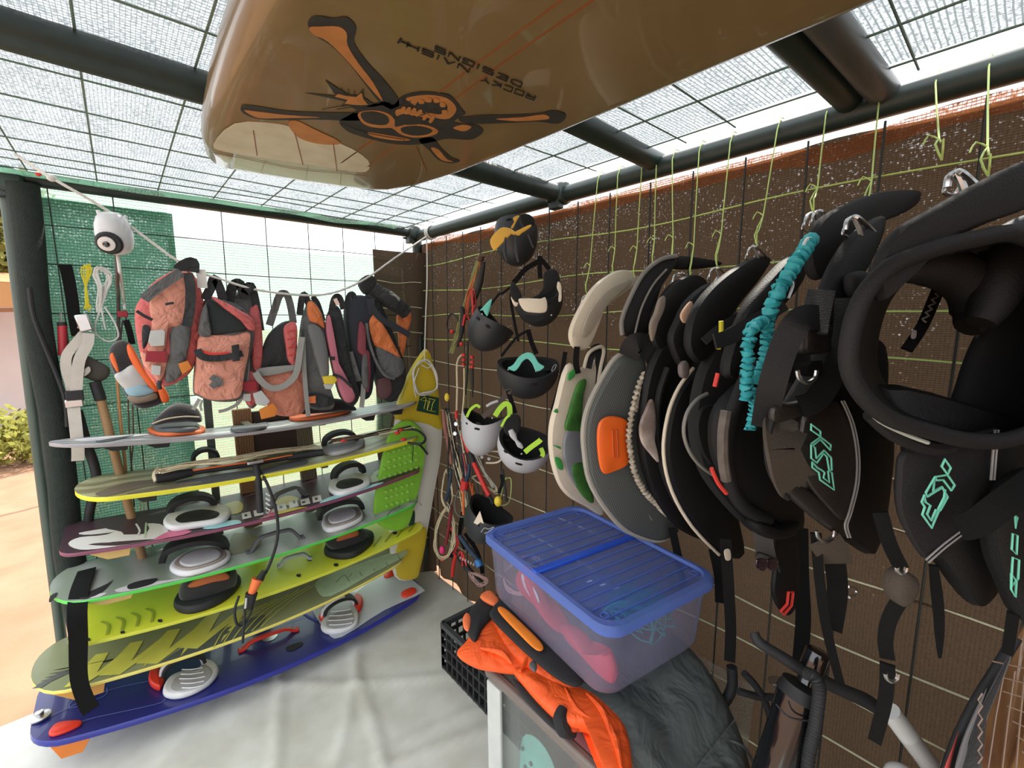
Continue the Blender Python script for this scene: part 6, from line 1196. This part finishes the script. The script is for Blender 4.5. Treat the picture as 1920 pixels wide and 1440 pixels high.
# ---------------------------------------------------------------- boxes, jacket and pump at the right foot
def plastic(key, col, clear, rough=.25, ior=1.2):
    m = bpy.data.materials.new(key); m.use_nodes = True; n = m.node_tree.nodes; l = m.node_tree.links; n.remove(n['Principled BSDF'])
    tr = n.new('ShaderNodeBsdfTransparent'); df = n.new('ShaderNodeBsdfDiffuse'); tl = n.new('ShaderNodeBsdfTranslucent'); gl = n.new('ShaderNodeBsdfGlossy'); c = lin(col)
    tr.inputs['Color'].default_value = (*[x*.5+.5 for x in c], 1); df.inputs['Color'].default_value = tl.inputs['Color'].default_value = (*c, 1); gl.inputs['Roughness'].default_value = rough; gl.inputs['Color'].default_value = (.8, .8, .8, 1)
    nz = n.new('ShaderNodeTexNoise'); nz.inputs['Scale'].default_value = 6; tc = n.new('ShaderNodeTexCoord'); l.new(tc.outputs['Object'], nz.inputs['Vector'])
    mr = n.new('ShaderNodeMapRange'); mr.inputs['To Min'].default_value = clear-.08; mr.inputs['To Max'].default_value = clear+.08; l.new(nz.outputs['Fac'], mr.inputs['Value'])
    a = n.new('ShaderNodeMixShader'); a.inputs[0].default_value = .5; l.new(df.outputs[0], a.inputs[1]); l.new(tl.outputs[0], a.inputs[2])
    b = n.new('ShaderNodeMixShader'); l.new(mr.outputs[0], b.inputs[0]); l.new(a.outputs[0], b.inputs[1]); l.new(tr.outputs[0], b.inputs[2])
    lw = n.new('ShaderNodeLayerWeight'); lw.inputs['Blend'].default_value = .15; d = n.new('ShaderNodeMixShader'); l.new(lw.outputs['Fresnel'], d.inputs[0]); l.new(b.outputs[0], d.inputs[1]); l.new(gl.outputs[0], d.inputs[2])
    l.new(d.outputs[0], n['Material Output'].inputs['Surface']); MATS[key] = m; return m
p_blue = plastic('clear_blue_plastic', '#86a6fa', .64); p_bluer = plastic('blue_lid_rim_plastic', '#7f9cf0', .30); p_tub = plastic('clear_lilac_plastic', '#cfcfea', .74); p_frost = plastic('frosted_plastic', '#dde2e0', .76)
A_, B_, Cc, D_ = V((.813, 1.043, .9)), V((1.257, 1.139, .9)), V((1.141, .542, .9)), V((.771, .494, .9))
cen = (A_+B_+Cc+D_)/4; ul = ((D_-A_)+(Cc-B_)); ul.z = 0; ul.normalize(); uw = V((-ul.y, ul.x, 0)); uw = uw if uw.dot(B_-A_) > 0 else -uw
HL, HW = .292, .207
def bx(a, b, z): return cen+ul*a*HL+uw*b*HW+V((0, 0, z))
def rr(k, z, rad=.05, n=5, kw=None):
    kw = kw or k; out = []
    for (sx, sy, a0) in ((1, 1, 0), (-1, 1, 90), (-1, -1, 180), (1, -1, 270)):
        for i in range(n+1):
            a = math.radians(a0+90*i/n); out.append(cen+ul*(sx*(HL*k-rad)+rad*math.cos(a))+uw*(sy*(HW*kw-rad)+rad*math.sin(a))+V((0, 0, z)))
    return out
BH = -.195
box_ = thing('storage_box', 'clear plastic storage box with a transparent blue lid, on the bin by the harnesses', 'box', cen+V((0, 0, BH)))
def wall_between(loops, m, name, root, cap=None):
    g = G(); n = len(loops[0])
    for L in loops: g.v += [V(p) for p in L]
    for i in range(len(loops)-1): g.f += [(i*n+k, i*n+(k+1) % n, (i+1)*n+(k+1) % n, (i+1)*n+k) for k in range(n)]
    if cap is not None: g.f.append(tuple(cap*n+k for k in range(n)))
    return g.obj(name, m, root)
wall_between([rr(.955, -.012), rr(.93, -.06), rr(.92, -.10), rr(.90, BH+.02), rr(.87, BH)], p_tub, 'tub', box_, 4)
wall_between([rr(.955, -.014), rr(1.0, -.016), rr(1.0, .0), rr(.985, .008), rr(.93, .009), rr(.915, .0)], p_bluer, 'lid_rim', box_)
wall_between([rr(.915, .0, .045)], p_blue, 'lid', box_, 0)
for k in range(13):
    a = -.84+k*.14
    if abs(a) < .08: continue
    G().tube([bx(a, -.86, .003), bx(a, .86, .003)], .0022, 6, sub=1).obj('rib', p_bluer, box_)
g = G(); g.beam(bx(0, -.97, .006), bx(0, .97, .006), .024, .010); g.obj('hinge', mat('solid_blue_plastic', '#2a55c8', rough=.35), box_, bevel=.003)
for a, b in ((-.8, -.8), (.8, .8), (.8, -.8), (-.8, .8)): G().tube([bx(a, b, .003)+V((.010*math.cos(q), .010*math.sin(q), 0)) for q in [i*math.pi/4 for i in range(8)]], .0015, 5, True).obj('moulded_ring', p_bluer, box_)
# inside: red bag, teal cord, coil
def inbox(a, b, z): return bx(a, b, BH+z)
t = thing('red_pouch', 'red pouch with a white label inside the clear box', 'pouch', inbox(-.25, -.6, .01)); G().pillow([inbox(-.65, -.60, .05), inbox(-.55, -.62, .12), inbox(-.35, -.66, .12), inbox(-.1, -.66, .05), inbox(.1, -.62, .02), inbox(.12, -.5, .015), inbox(-.3, -.5, .02)], .05).obj('body', mat('red_cloth', '#c8374a', rough=.7, col2='#a92638', nscale=10), t); G().pillow([inbox(-.48, -.70, .11), inbox(-.22, -.70, .09), inbox(-.18, -.70, .05), inbox(-.42, -.70, .07)], .006).obj('label', m_wht, t)
t = thing('red_pennant', 'crumpled red cloth at the near end of the clear box', 'cloth', inbox(.5, -.6, .01)); G().pillow([inbox(.15, -.66, .05), inbox(.35, -.70, .07), inbox(.55, -.70, .05), inbox(.8, -.70, .09), inbox(.84, -.66, .02), inbox(.5, -.6, .015), inbox(.2, -.58, .015)], .045).obj('cloth', mat('red_cloth', '#c8374a'), t)
t = thing('teal_cord_tangle', 'tangle of teal cord inside the clear box under the lid', 'cord', inbox(.55, .2, .01))
for k in range(10): G().tube([inbox(.55+rnd.uniform(-.28, .28), .25+rnd.uniform(-.4, .4), .05+rnd.uniform(0, .09)) for _ in range(6)], .0022, 5, True).obj('strand', mat('teal_cord', '#2fa39a', rough=.7), t)
t = thing('pale_line_coil', 'coil of pale line at the far end of the clear box', 'line', inbox(-.65, -.3, .01))
for k in range(4): G().tube([inbox(-.7+.25*math.cos(q)+rnd.uniform(-.03, .03), -.45+.3*math.sin(q), .06+.03*math.sin(q)+rnd.uniform(-.01, .01)) for q in [i*math.pi/4 for i in range(8)]], .002, 5, True).obj('strand', mat('pink_white_line', '#c9a8a2', rough=.8), t)
t = thing('clear_bag', 'folded translucent bag of small hooks inside the clear box', 'bag', inbox(.1, .2, .01)); G().pillow([inbox(-.5, .0, .03), inbox(-.1, -.2, .05), inbox(.2, .1, .05), inbox(.1, .7, .04), inbox(-.45, .7, .03)], .05).obj('bag', p_tub, t)
for k in range(3): G().tube([inbox(-.1+k*.12, .1+k*.1, .085), inbox(-.06+k*.12, .16+k*.1, .09), inbox(-.02+k*.12, .1+k*.1, .085)], .003, 6).obj('hook', m_metal, t)
# bin beneath with its grey rail
bn = thing('storage_bin', 'large frosted plastic bin with a grey brown rail along its rim, under the orange jacket', 'bin', (1.0, .62, .012))
X0, X1, Y0, Y1, ZT = .735, 1.25, .41, .945, .575
def rect(k, z): 
    cx, cy = (X0+X1)/2, (Y0+Y1)/2; return [V((cx+sx*((X1-X0)/2*k), cy+sy*((Y1-Y0)/2*k), z)) for sx, sy in ((-1, 1), (1, 1), (1, -1), (-1, -1))]
wall_between([rect(1, ZT), rect(.98, ZT-.03), rect(.93, .014)], p_frost, 'tub', bn, 2)
G().beam((X0-.005, Y1+.01, ZT), (X0-.005, Y0, ZT), .026, .03).obj('rail', mat('grey_brown_plastic', '#6d635d', rough=.45), bn, bevel=.008); G().beam((X0, Y1, ZT), (X1, Y1, ZT), .026, .03).obj('rail', mat('grey_brown_plastic', '#6d635d'), bn, bevel=.008)
G().beam((X0-.004, Y1-.03, .014), (X0-.012, Y1-.03, ZT-.02), .06, .012, V((1, 0, 0))).obj('corner_post', mat('frosted_white_plastic', '#b9bcb8', rough=.5), bn, bevel=.004)
t = thing('teal_perforated_pad', 'pale teal pad with small holes seen through the frosted bin', 'pad', (.80, .70, .03)); G().pillow([V((.775, y, z)) for y, z in ((.84, .05), (.86, .36), (.80, .44), (.72, .40), (.66, .20), (.66, .05))], .02, V((-1, 0, 0))).obj('pad', mat('pale_teal_rubber', '#7fc0b4', rough=.6), t)
for i in range(4):
    for j in range(3): G().lathe([(.006, 0), (.006, .003)], (.764, .84-i*.035-j*.012, .38-j*.05-i*.02), (-1, 0, 0), 8).obj('hole', m_darkgrey, t)
t = thing('cream_towel', 'cream folded cloth seen through the near end of the frosted bin', 'cloth', (.82, .5, .03)); G().pillow([V((.80, y, z)) for y, z in ((.64, .05), (.62, .3), (.52, .42), (.38, .40), (.32, .2), (.36, .05))], .06, V((-1, 0, 0))).obj('cloth', mat('cream_towelling', '#c2b98c', rough=.9), t)
t = thing('dusty_red_cloth', 'dusty red cloth pressed inside the frosted bin below the rail', 'cloth', (.82, .66, .4)); G().pillow([V((.815, y, z)) for y, z in ((.76, .50), (.70, .54), (.52, .54), (.50, .46), (.62, .42))], .05, V((-1, 0, 0))).obj('cloth', mat('dusty_red', '#96545a', rough=.9), t)
# grey kite bag spilling below the blue box
t = thing('grey_bag', 'soft grey kite bag slumped under the clear box', 'bag', (1.05, .55, .58)); G().pillow([V(p) for p in ((.86, .88, .63), (.80, .62, .62), (.80, .48, .58), (.86, .36, .48), (1.0, .32, .46), (1.14, .42, .52), (1.20, .60, .62), (1.15, .85, .66), (1.0, .95, .66))], .14, (V((-.35, -.55, .75))).normalized(), rings=(1, .965, .88, .7, .45, .2)).obj('body', mat('grey_ripstop', '#4f5553', rough=.75, col2='#3e4442', nscale=6, bump=.7, bscale=9, bdist=.04), t)
for k in range(3): G().tube([V((.84+k*.09, .50-k*.03, .60-k*.02)), V((.90+k*.09, .42-k*.02, .54)), V((.96+k*.08, .36, .47))], .004, 6).obj('fold', mat('grey_ripstop', '#4f5553'), t)
# orange jacket
m_hv = mat('vivid_orange_nylon', '#ee5a1c', rough=.6, col2='#d84c14', nscale=7, namt=.6, bump=.5, bscale=14, bdist=.03); m_jb = mat('black_softshell', '#1d1c1e', rough=.85, bump=.3, bscale=200)
fj = PZ(.625)
t = thing('orange_jacket', 'vivid orange smock with black panels thrown over the rail of the bin', 'jacket', fj(1000, 1270))
UPJ = V((-.25, -.2, .95)).normalized()
def jp(px, th, m, name, d=0, bulge=0): return G().pillow([fj(x, y, d) for x, y in px], th, UPJ, bulge=bulge, axis=V((0, 1, 0))).obj(name, m, t)
jp([(857, 1228), (872, 1208), (884, 1190), (900, 1165), (918, 1158), (950, 1172), (985, 1205), (1010, 1235), (1005, 1262), (960, 1262), (930, 1258), (890, 1250)], .05, m_hv, 'sleeve'); jp([(925, 1165), (950, 1160), (1000, 1200), (1040, 1245), (1085, 1270), (1100, 1282), (1080, 1302), (1040, 1290), (1000, 1262), (955, 1225)], .05, m_hv, 'front', .015)
jp([(962, 1255), (1010, 1258), (1060, 1280), (1110, 1290), (1150, 1325), (1175, 1370), (1186, 1440), (1190, 1500), (1150, 1500), (1138, 1440), (1128, 1385), (1100, 1368), (1060, 1362), (1020, 1330), (985, 1290)], .06, m_hv, 'body', .005)
jp([(960, 1272), (985, 1290), (1020, 1330), (1052, 1360), (1046, 1372), (1010, 1340), (975, 1300)], .02, m_jb, 'black_panel', -.005)
jp([(872, 1175), (880, 1150), (905, 1120), (935, 1130), (925, 1155), (905, 1180), (890, 1205)], .04, m_jb, 'cuff', .02); jp([(900, 1120), (918, 1108), (936, 1125), (926, 1136)], .02, mat('coral_patch', '#e5713f', rough=.6), 'cuff_patch', .045); jp([(868, 1160), (876, 1150), (884, 1160), (880, 1182), (870, 1178)], .02, mat('coral_patch', '#e5713f'), 'cuff_patch', .03); jp([(930, 1105), (945, 1085), (960, 1120), (945, 1135)], .03, m_jb, 'cuff', .01)
jp([(922, 1142), (945, 1124), (980, 1150), (1028, 1192), (1066, 1232), (1082, 1258), (1096, 1274), (1080, 1288), (1044, 1272), (992, 1230), (950, 1190), (920, 1158)], .03, m_jb, 'waist_band', .062); jp([(934, 1145), (944, 1139), (985, 1175), (1018, 1210), (1006, 1219), (965, 1180)], .012, mat('amber_reflective', '#e8801c', rough=.5), 'reflective_strip', .085)
jp([(992, 1246), (1000, 1239), (1007, 1248), (1004, 1260), (996, 1255)], .012, m_darkgrey, 'emblem_patch', .05)
G().tube([fj(*p) for p in [(1056, 1328, .03), (1050, 1348, .02), (1058, 1368, .0), (1076, 1376, -.02)]], [.012, .018, .018, .01], 9).obj('cuff', m_jb, t); jp([(1060, 1335), (1080, 1345), (1096, 1358), (1080, 1372), (1064, 1366)], .02, mat('deep_orange_lining', '#b84310', rough=.7), 'sleeve_opening', .0)
for px in ([(960, 1245), (940, 1225), (900, 1215)], [(975, 1258), (990, 1225), (960, 1195)], [(1100, 1300), (1130, 1335), (1150, 1390)], [(1060, 1290), (1080, 1330), (1110, 1350)], [(1165, 1440), (1155, 1390), (1140, 1350)]): G().tube([fj(x, y, .030) for x, y in px], [.003, .009, .003], 8).obj('crease', m_hv, t)
# black crate on the groundsheet
cr_ = thing('crate', 'black ventilated plastic crate on the groundsheet behind the frosted bin', 'crate', (1.12, 1.38, .012))
c0, c1, d0, d1, zt = .985, 1.30, 1.02, 1.62, .235
g = G(); g.box(((c0+c1)/2, (d0+d1)/2, .02), (c1-c0, d1-d0, .012)); g.obj('base', m_blk, cr_)
for zz in (.03, .085, .14, .19, zt):
    h = .022 if zz == zt else .012
    for a, b in (((c0, d0, zz), (c0, d1, zz)), ((c1, d0, zz), (c1, d1, zz)), ((c0, d0, zz), (c1, d0, zz)), ((c0, d1, zz), (c1, d1, zz))): G().beam(a, b, .012 if zz < zt else .02, h).obj('rim' if zz == zt else 'rail', mat('grey_black_plastic', '#3b3d3f', rough=.5) if zz == zt else m_blk, cr_)
for k in range(16): G().beam((c0, d0+(d1-d0)*k/15, .02), (c0, d0+(d1-d0)*k/15, zt), .010, .010, V((1, 0, 0))).obj('slat', m_blk, cr_)
for k in range(9): G().beam((c0+(c1-c0)*k/8, d1, .02), (c0+(c1-c0)*k/8, d1, zt), .010, .010, V((1, 0, 0))).obj('slat', m_blk, cr_); G().beam((c0+(c1-c0)*k/8, d0, .02), (c0+(c1-c0)*k/8, d0, zt), .010, .010, V((1, 0, 0))).obj('slat', m_blk, cr_)
for k, s in enumerate('IN.'):
    x = .978
    if s == 'I': G().box((x, 1.25, .16), (.003, .008, .035)).obj('lettering', m_wht, cr_)
    if s == 'N':
        for dy in (0, .022): G().box((x, 1.215-dy, .16), (.003, .006, .035)).obj('lettering', m_wht, cr_)
        G().beam((x, 1.215, .177), (x, 1.193, .143), .003, .006, V((0, 1, 0))).obj('lettering', m_wht, cr_)
    if s == '.': G().box((x, 1.178, .146), (.003, .007, .007)).obj('lettering', m_wht, cr_)
# pump
fp = PD(1.02)
t = thing('kite_pump', 'black hand pump with a T handle and ribbed hose below the harnesses', 'pump', (1.03, .31, .4))
m_gl = mat('glossy_black_tube', '#101012', rough=.14, coat=.6)
G().tube([fp(1498, 1300), fp(1474, 1380), fp(1445, 1470), fp(1415, 1570)], [.043, .043, .043, .043], 20, sub=1).obj('cylinder', m_gl, t); G().tube([fp(1504, 1285), fp(1496, 1305)], [.040, .045], 20, sub=1).obj('cap', m_blk, t)
G().tube([fp(1528, 1240), fp(1512, 1280)], .020, 14, sub=1).obj('shaft', m_gl, t); G().lathe([(.024, 0), (.026, .005), (.026, .05), (.018, .056)], fp(1520, 1262), fp(1532, 1232)-fp(1520, 1262), 14).obj('hub', m_gl, t)
G().tube([fp(1414, 1186, .03), fp(1424, 1205, .02), fp(1460, 1228, .01), fp(1515, 1262), fp(1570, 1290), fp(1620, 1312), fp(1648, 1330)], [.010, .012, .012, .014, .014, .016, .014], 12).obj('handle', m_blk, t)
hp = cr([fp(1512, 1262, -.05), fp(1530, 1272, -.07), fp(1536, 1300, -.07), fp(1528, 1360, -.06), fp(1516, 1420, -.05), fp(1508, 1500, -.04)], 24); G().tube(hp, [.0125*(1+.10*(-1)**i) for i in range(100)], 10, sub=1).obj('hose', m_blk, t)
G().tube([fp(1455, 1320, -.03), fp(1480, 1345, -.048), fp(1520, 1352, -.05)], .002, 5).obj('cord', m_blk, t)
t = thing('second_pump', 'smaller black pump valve with a mushroom knob beside the T handle pump', 'pump', ad(1455, 1300, 1.15)); fq = PD(1.15)
G().lathe([(.006, 0), (.006, .02), (.018, .03), (.018, .034)], fq(1458, 1300), fq(1455, 1278)-fq(1458, 1300), 14).obj('knob', m_metal, t); G().tube([fq(1384, 1296), fq(1420, 1306), fq(1450, 1308), fq(1470, 1320)], .009, 9).obj('arm', m_blk, t)
G().tube([fq(1395, 1262), fq(1420, 1290), fq(1440, 1330), fq(1446, 1365)], .009, 9).obj('hose', m_blk, t); G().tube([fq(1290, 1346), fq(1320, 1390), fq(1345, 1430)], .009, 9).obj('arm', m_metal, t)
t = thing('black_hose_loop', 'thick black hose looping behind the grey bag', 'hose', ad(1330, 1320, 1.25)); fr = PD(1.25)
G().tube([fr(1372, 1250), fr(1372, 1290), fr(1350, 1325), fr(1310, 1335), fr(1282, 1322)], .014, 10).obj('hose', m_blk, t)
# white rolled tube
ft = PD(.96); t = thing('white_tube', 'white plastic tube leaning by the kite bag at the right', 'tube', ft(1735, 1420))
a, b = ft(1668, 1333), ft(1742, 1432); a2 = a+(b-a)*1.5; ax_ = (a2-a); L_ = ax_.length
g = G(); g.lathe([(.0165, 0), (.0195, 0), (.0195, L_*.3), (.020, L_*.31), (.0195, L_*.32), (.0195, L_), (.0165, L_), (.0165, .002)], a, ax_, 18); g.obj('tube', mat('white_tube_plastic', '#c9c9c7', rough=.5, col2='#b4b4b0', nscale=10), t)
# kite bag in the corner of the picture
fk = PD(.80)
t = thing('kite_bag', 'bronze quilted kite bag with grey and black side, bottom right in front of the wall', 'bag', fk(1880, 1440))
P = [fk(x, y, d) for x, y, d in [(1920, 1170, .05), (1890, 1225, .02), (1850, 1280, .0), (1815, 1340, .0), (1785, 1400, .0), (1758, 1470, .0), (1760, 1580, .0), (1985, 1580, .0), (1985, 1280, .0), (1960, 1150, .03)]]
lo = fk(1790, 1560); P = [p for i, p in enumerate(P) if i not in (6, 7)]; P[6:6] = [V((lo.x+.02, lo.y, .40)), V((lo.x+.04, lo.y-.02, .03)), V((lo.x+.26, lo.y-.16, .03)), V((lo.x+.28, lo.y-.18, .40))]
nk = (CAM-fk(1880, 1400)).normalized()
G().pillow(P, .11, nk, sub=4, edge=.3).obj('body', mat('bronze_film', '#5f3a2c', rough=.28, col2='#a5804f', nscale=5, namt=.9, coat=.4), t)
G().pillow([fk(x, y, -.062) for x, y in [(1900, 1215), (1868, 1270), (1838, 1330), (1815, 1400), (1800, 1470), (1835, 1470), (1838, 1410), (1850, 1350), (1868, 1300), (1890, 1250)]], .03, nk).obj('black_border', m_blkf, t)
G().pillow([fk(x, y, -.058) for x, y in [(1850, 1290), (1824, 1340), (1800, 1400), (1785, 1470), (1802, 1470), (1812, 1410), (1832, 1350), (1846, 1310)]], .03, nk).obj('grey_border', mat('grey_felt', '#6d6b6c', rough=.9), t)
G().pillow([fk(x, y, -.045) for x, y in [(1798, 1370), (1788, 1395), (1770, 1440), (1758, 1470), (1772, 1470), (1786, 1420)]], .02, nk).obj('coral_strip', mat('coral_strip', '#c9524c', rough=.6), t)
G().tube([fk(x, y, -.035) for x, y in [(1905, 1195), (1868, 1255), (1828, 1320), (1796, 1385), (1772, 1450)]], .008, 9).obj('piping', m_blk, t)
mq = mat('pale_quilt_thread', '#8f7868', rough=.6)
for k in range(9): G().tube([fk(1862+k*9, 1330+k*28-90, -.064), fk(1930, 1365+k*28-110, -.066), fk(2000, 1400+k*28-130, -.064)], .0012, 5, sub=1).obj('quilt_line', mq, t)
for k in range(7): G().tube([fk(1885+k*18, 1250+k*8, -.064), fk(1868+k*22, 1340+k*10, -.066), fk(1850+k*26, 1460+k*10, -.064)], .0012, 5, sub=1).obj('quilt_line', mq, t)
G().tube([fk(1838+4*(-1)**k, 1300+k*12, -.082) for k in range(12)], .0012, 5, sub=1).obj('zigzag_thread', mq, t)
t = thing('round_bottle', 'white rounded bottle top just showing at the bottom edge below the tube', 'bottle', ad(1690, 1448, .95)); G().ell(ad(1690, 1458, .95), (.03, .03, .024)).obj('cap', m_wht, t)
# ---------------------------------------------------------------- beyond the left side
m_fol = mat('pine_foliage', '#7d7a33', rough=.9, col2='#494a1f', nscale=6, namt=.9); m_fol2 = mat('shrub_foliage', '#9a9640', rough=.9, col2='#5c6128', nscale=9, namt=.9); m_bark = mat('bark', '#5a4632', rough=.9)
def foliage(root, c, rad, n, leaf, m, name='foliage'):
    g = G(); 
    for _ in range(n):
        while True:
            q = V((rnd.uniform(-1, 1), rnd.uniform(-1, 1), rnd.uniform(-1, 1)))
            if .35 < q.length < 1: break
        p = V(c)+V((q.x*rad[0], q.y*rad[1], q.z*rad[2])); d = V((rnd.uniform(-1, 1), rnd.uniform(-1, 1), rnd.uniform(-.6, 1))).normalized(); e = d.orthogonal().normalized(); l = leaf*rnd.uniform(.6, 1.3)
        g.add([p, p+d*l*.5+e*l*.28, p+d*l, p+d*l*.5-e*l*.28], [(0, 1, 2, 3)])
    return g.obj(name, m, root, kind='stuff', sharp=180)
base = ay(-30, 700, 9.5); base.z = 0
t = thing('pine_tree', 'olive green pine tree seen through the open side at the far left', 'tree', base)
G().tube([base, base+V((.1, 0, 1.6)), base+V((.05, .1, 3.4))], [.16, .12, .06], 10).obj('trunk', m_bark, t)
for c, r_, n in ((ay(5, 400, 9.3), (.55, .6, .35), 900), (ay(-10, 450, 9.4), (.55, .6, .35), 900), (ay(30, 480, 9.2), (.30, .5, .32), 700), (ay(-40, 360, 9.5), (.7, .7, .4), 800), (ay(10, 515, 9.4), (.4, .5, .15), 400)): foliage(t, c, r_, n, .13, m_fol)
w = thing('awning', 'tan canvas awning roof edge seen at the far left below the pine', 'awning', ay(10, 570, 7.6))
G().prism([ay(-200, 520, 7.4), ay(52, 533, 7.4), ay(56, 576, 7.4), ay(-200, 576, 7.4)], .03).obj('valance', mat('tan_canvas', '#a5794f', rough=.9, col2='#8f6540', nscale=5), w); G().prism([ay(-200, 520, 7.4), ay(52, 533, 7.4), ay(30, 515, 8.8), ay(-200, 500, 8.8)], .03).obj('canopy', mat('tan_canvas', '#a5794f'), w); G().prism([ay(-200, 582, 7.42), ay(54, 577, 7.42), ay(54, 584, 7.42), ay(-200, 590, 7.42)], .05).obj('beam', mat('brown_beam', '#7a4f30', rough=.8), w)
w = thing('garden_wall', 'pale rendered wall under the tan awning at the far left', 'wall', (-2.5, 8.6, 0)); G().box((-3.6, 8.6, .95), (6.2, .15, 1.95)).obj('render', mat('pale_mauve_render', '#b9aaa6', rough=.9, col2='#a39490', nscale=3), w)
a = ay(72, 748, 5.6); b = ay(46, 600, 5.6); w = thing('wooden_stake', 'thin orange brown stake leaning in front of the pale wall', 'stake', (a.x, a.y, 0)); G().beam((a.x+.01, a.y, 0), b, .035, .035).obj('stake', mat('orange_brown_wood', '#b5713f', rough=.8), w); G().tube([ay(43, 622, 5.55), ay(38, 632, 5.55), ay(42, 642, 5.55)], .008, 6).obj('blue_tie', mat('blue_cloth', '#3a4a8a', rough=.8), w)
base = ay(30, 760, 7.2); base.z = 0
c = ay(22, 720, 7.3); t = thing('shrub', 'rounded yellow green shrub in front of the pale wall at the left edge', 'shrub', (c.x, c.y, 0))
for dx, r_ in ((-.35, .42), (0, .38), (.24, .32)): foliage(t, (c.x+dx, c.y, .32), (r_, .4, .32), 700, .075, m_fol2)
G().tube([(c.x, c.y, -.03), (c.x+.02, c.y, .3)], .02, 6).obj('stem', m_bark, t)
c = az(12, 808, .25); t = thing('sun_chair', 'blue folding chair on the sand at the far left', 'chair', (c.x, c.y, 0)); mb_ = mat('blue_frame', '#4a5aa8', rough=.5)
for dy in (0, .4): G().tube([V((c.x-.5, c.y+dy, .0)), V((c.x-.1, c.y+dy, .35)), V((c.x+.12, c.y+dy, .28)), V((c.x+.2, c.y+dy, 0))], .02, 7).obj('frame', mb_, t)
G().prism([V((c.x-.45, c.y, .28)), V((c.x+.1, c.y, .3)), V((c.x+.1, c.y+.4, .3)), V((c.x-.45, c.y+.4, .28))], .02).obj('seat', mat('pale_blue_sling', '#8a93b8', rough=.8), t)
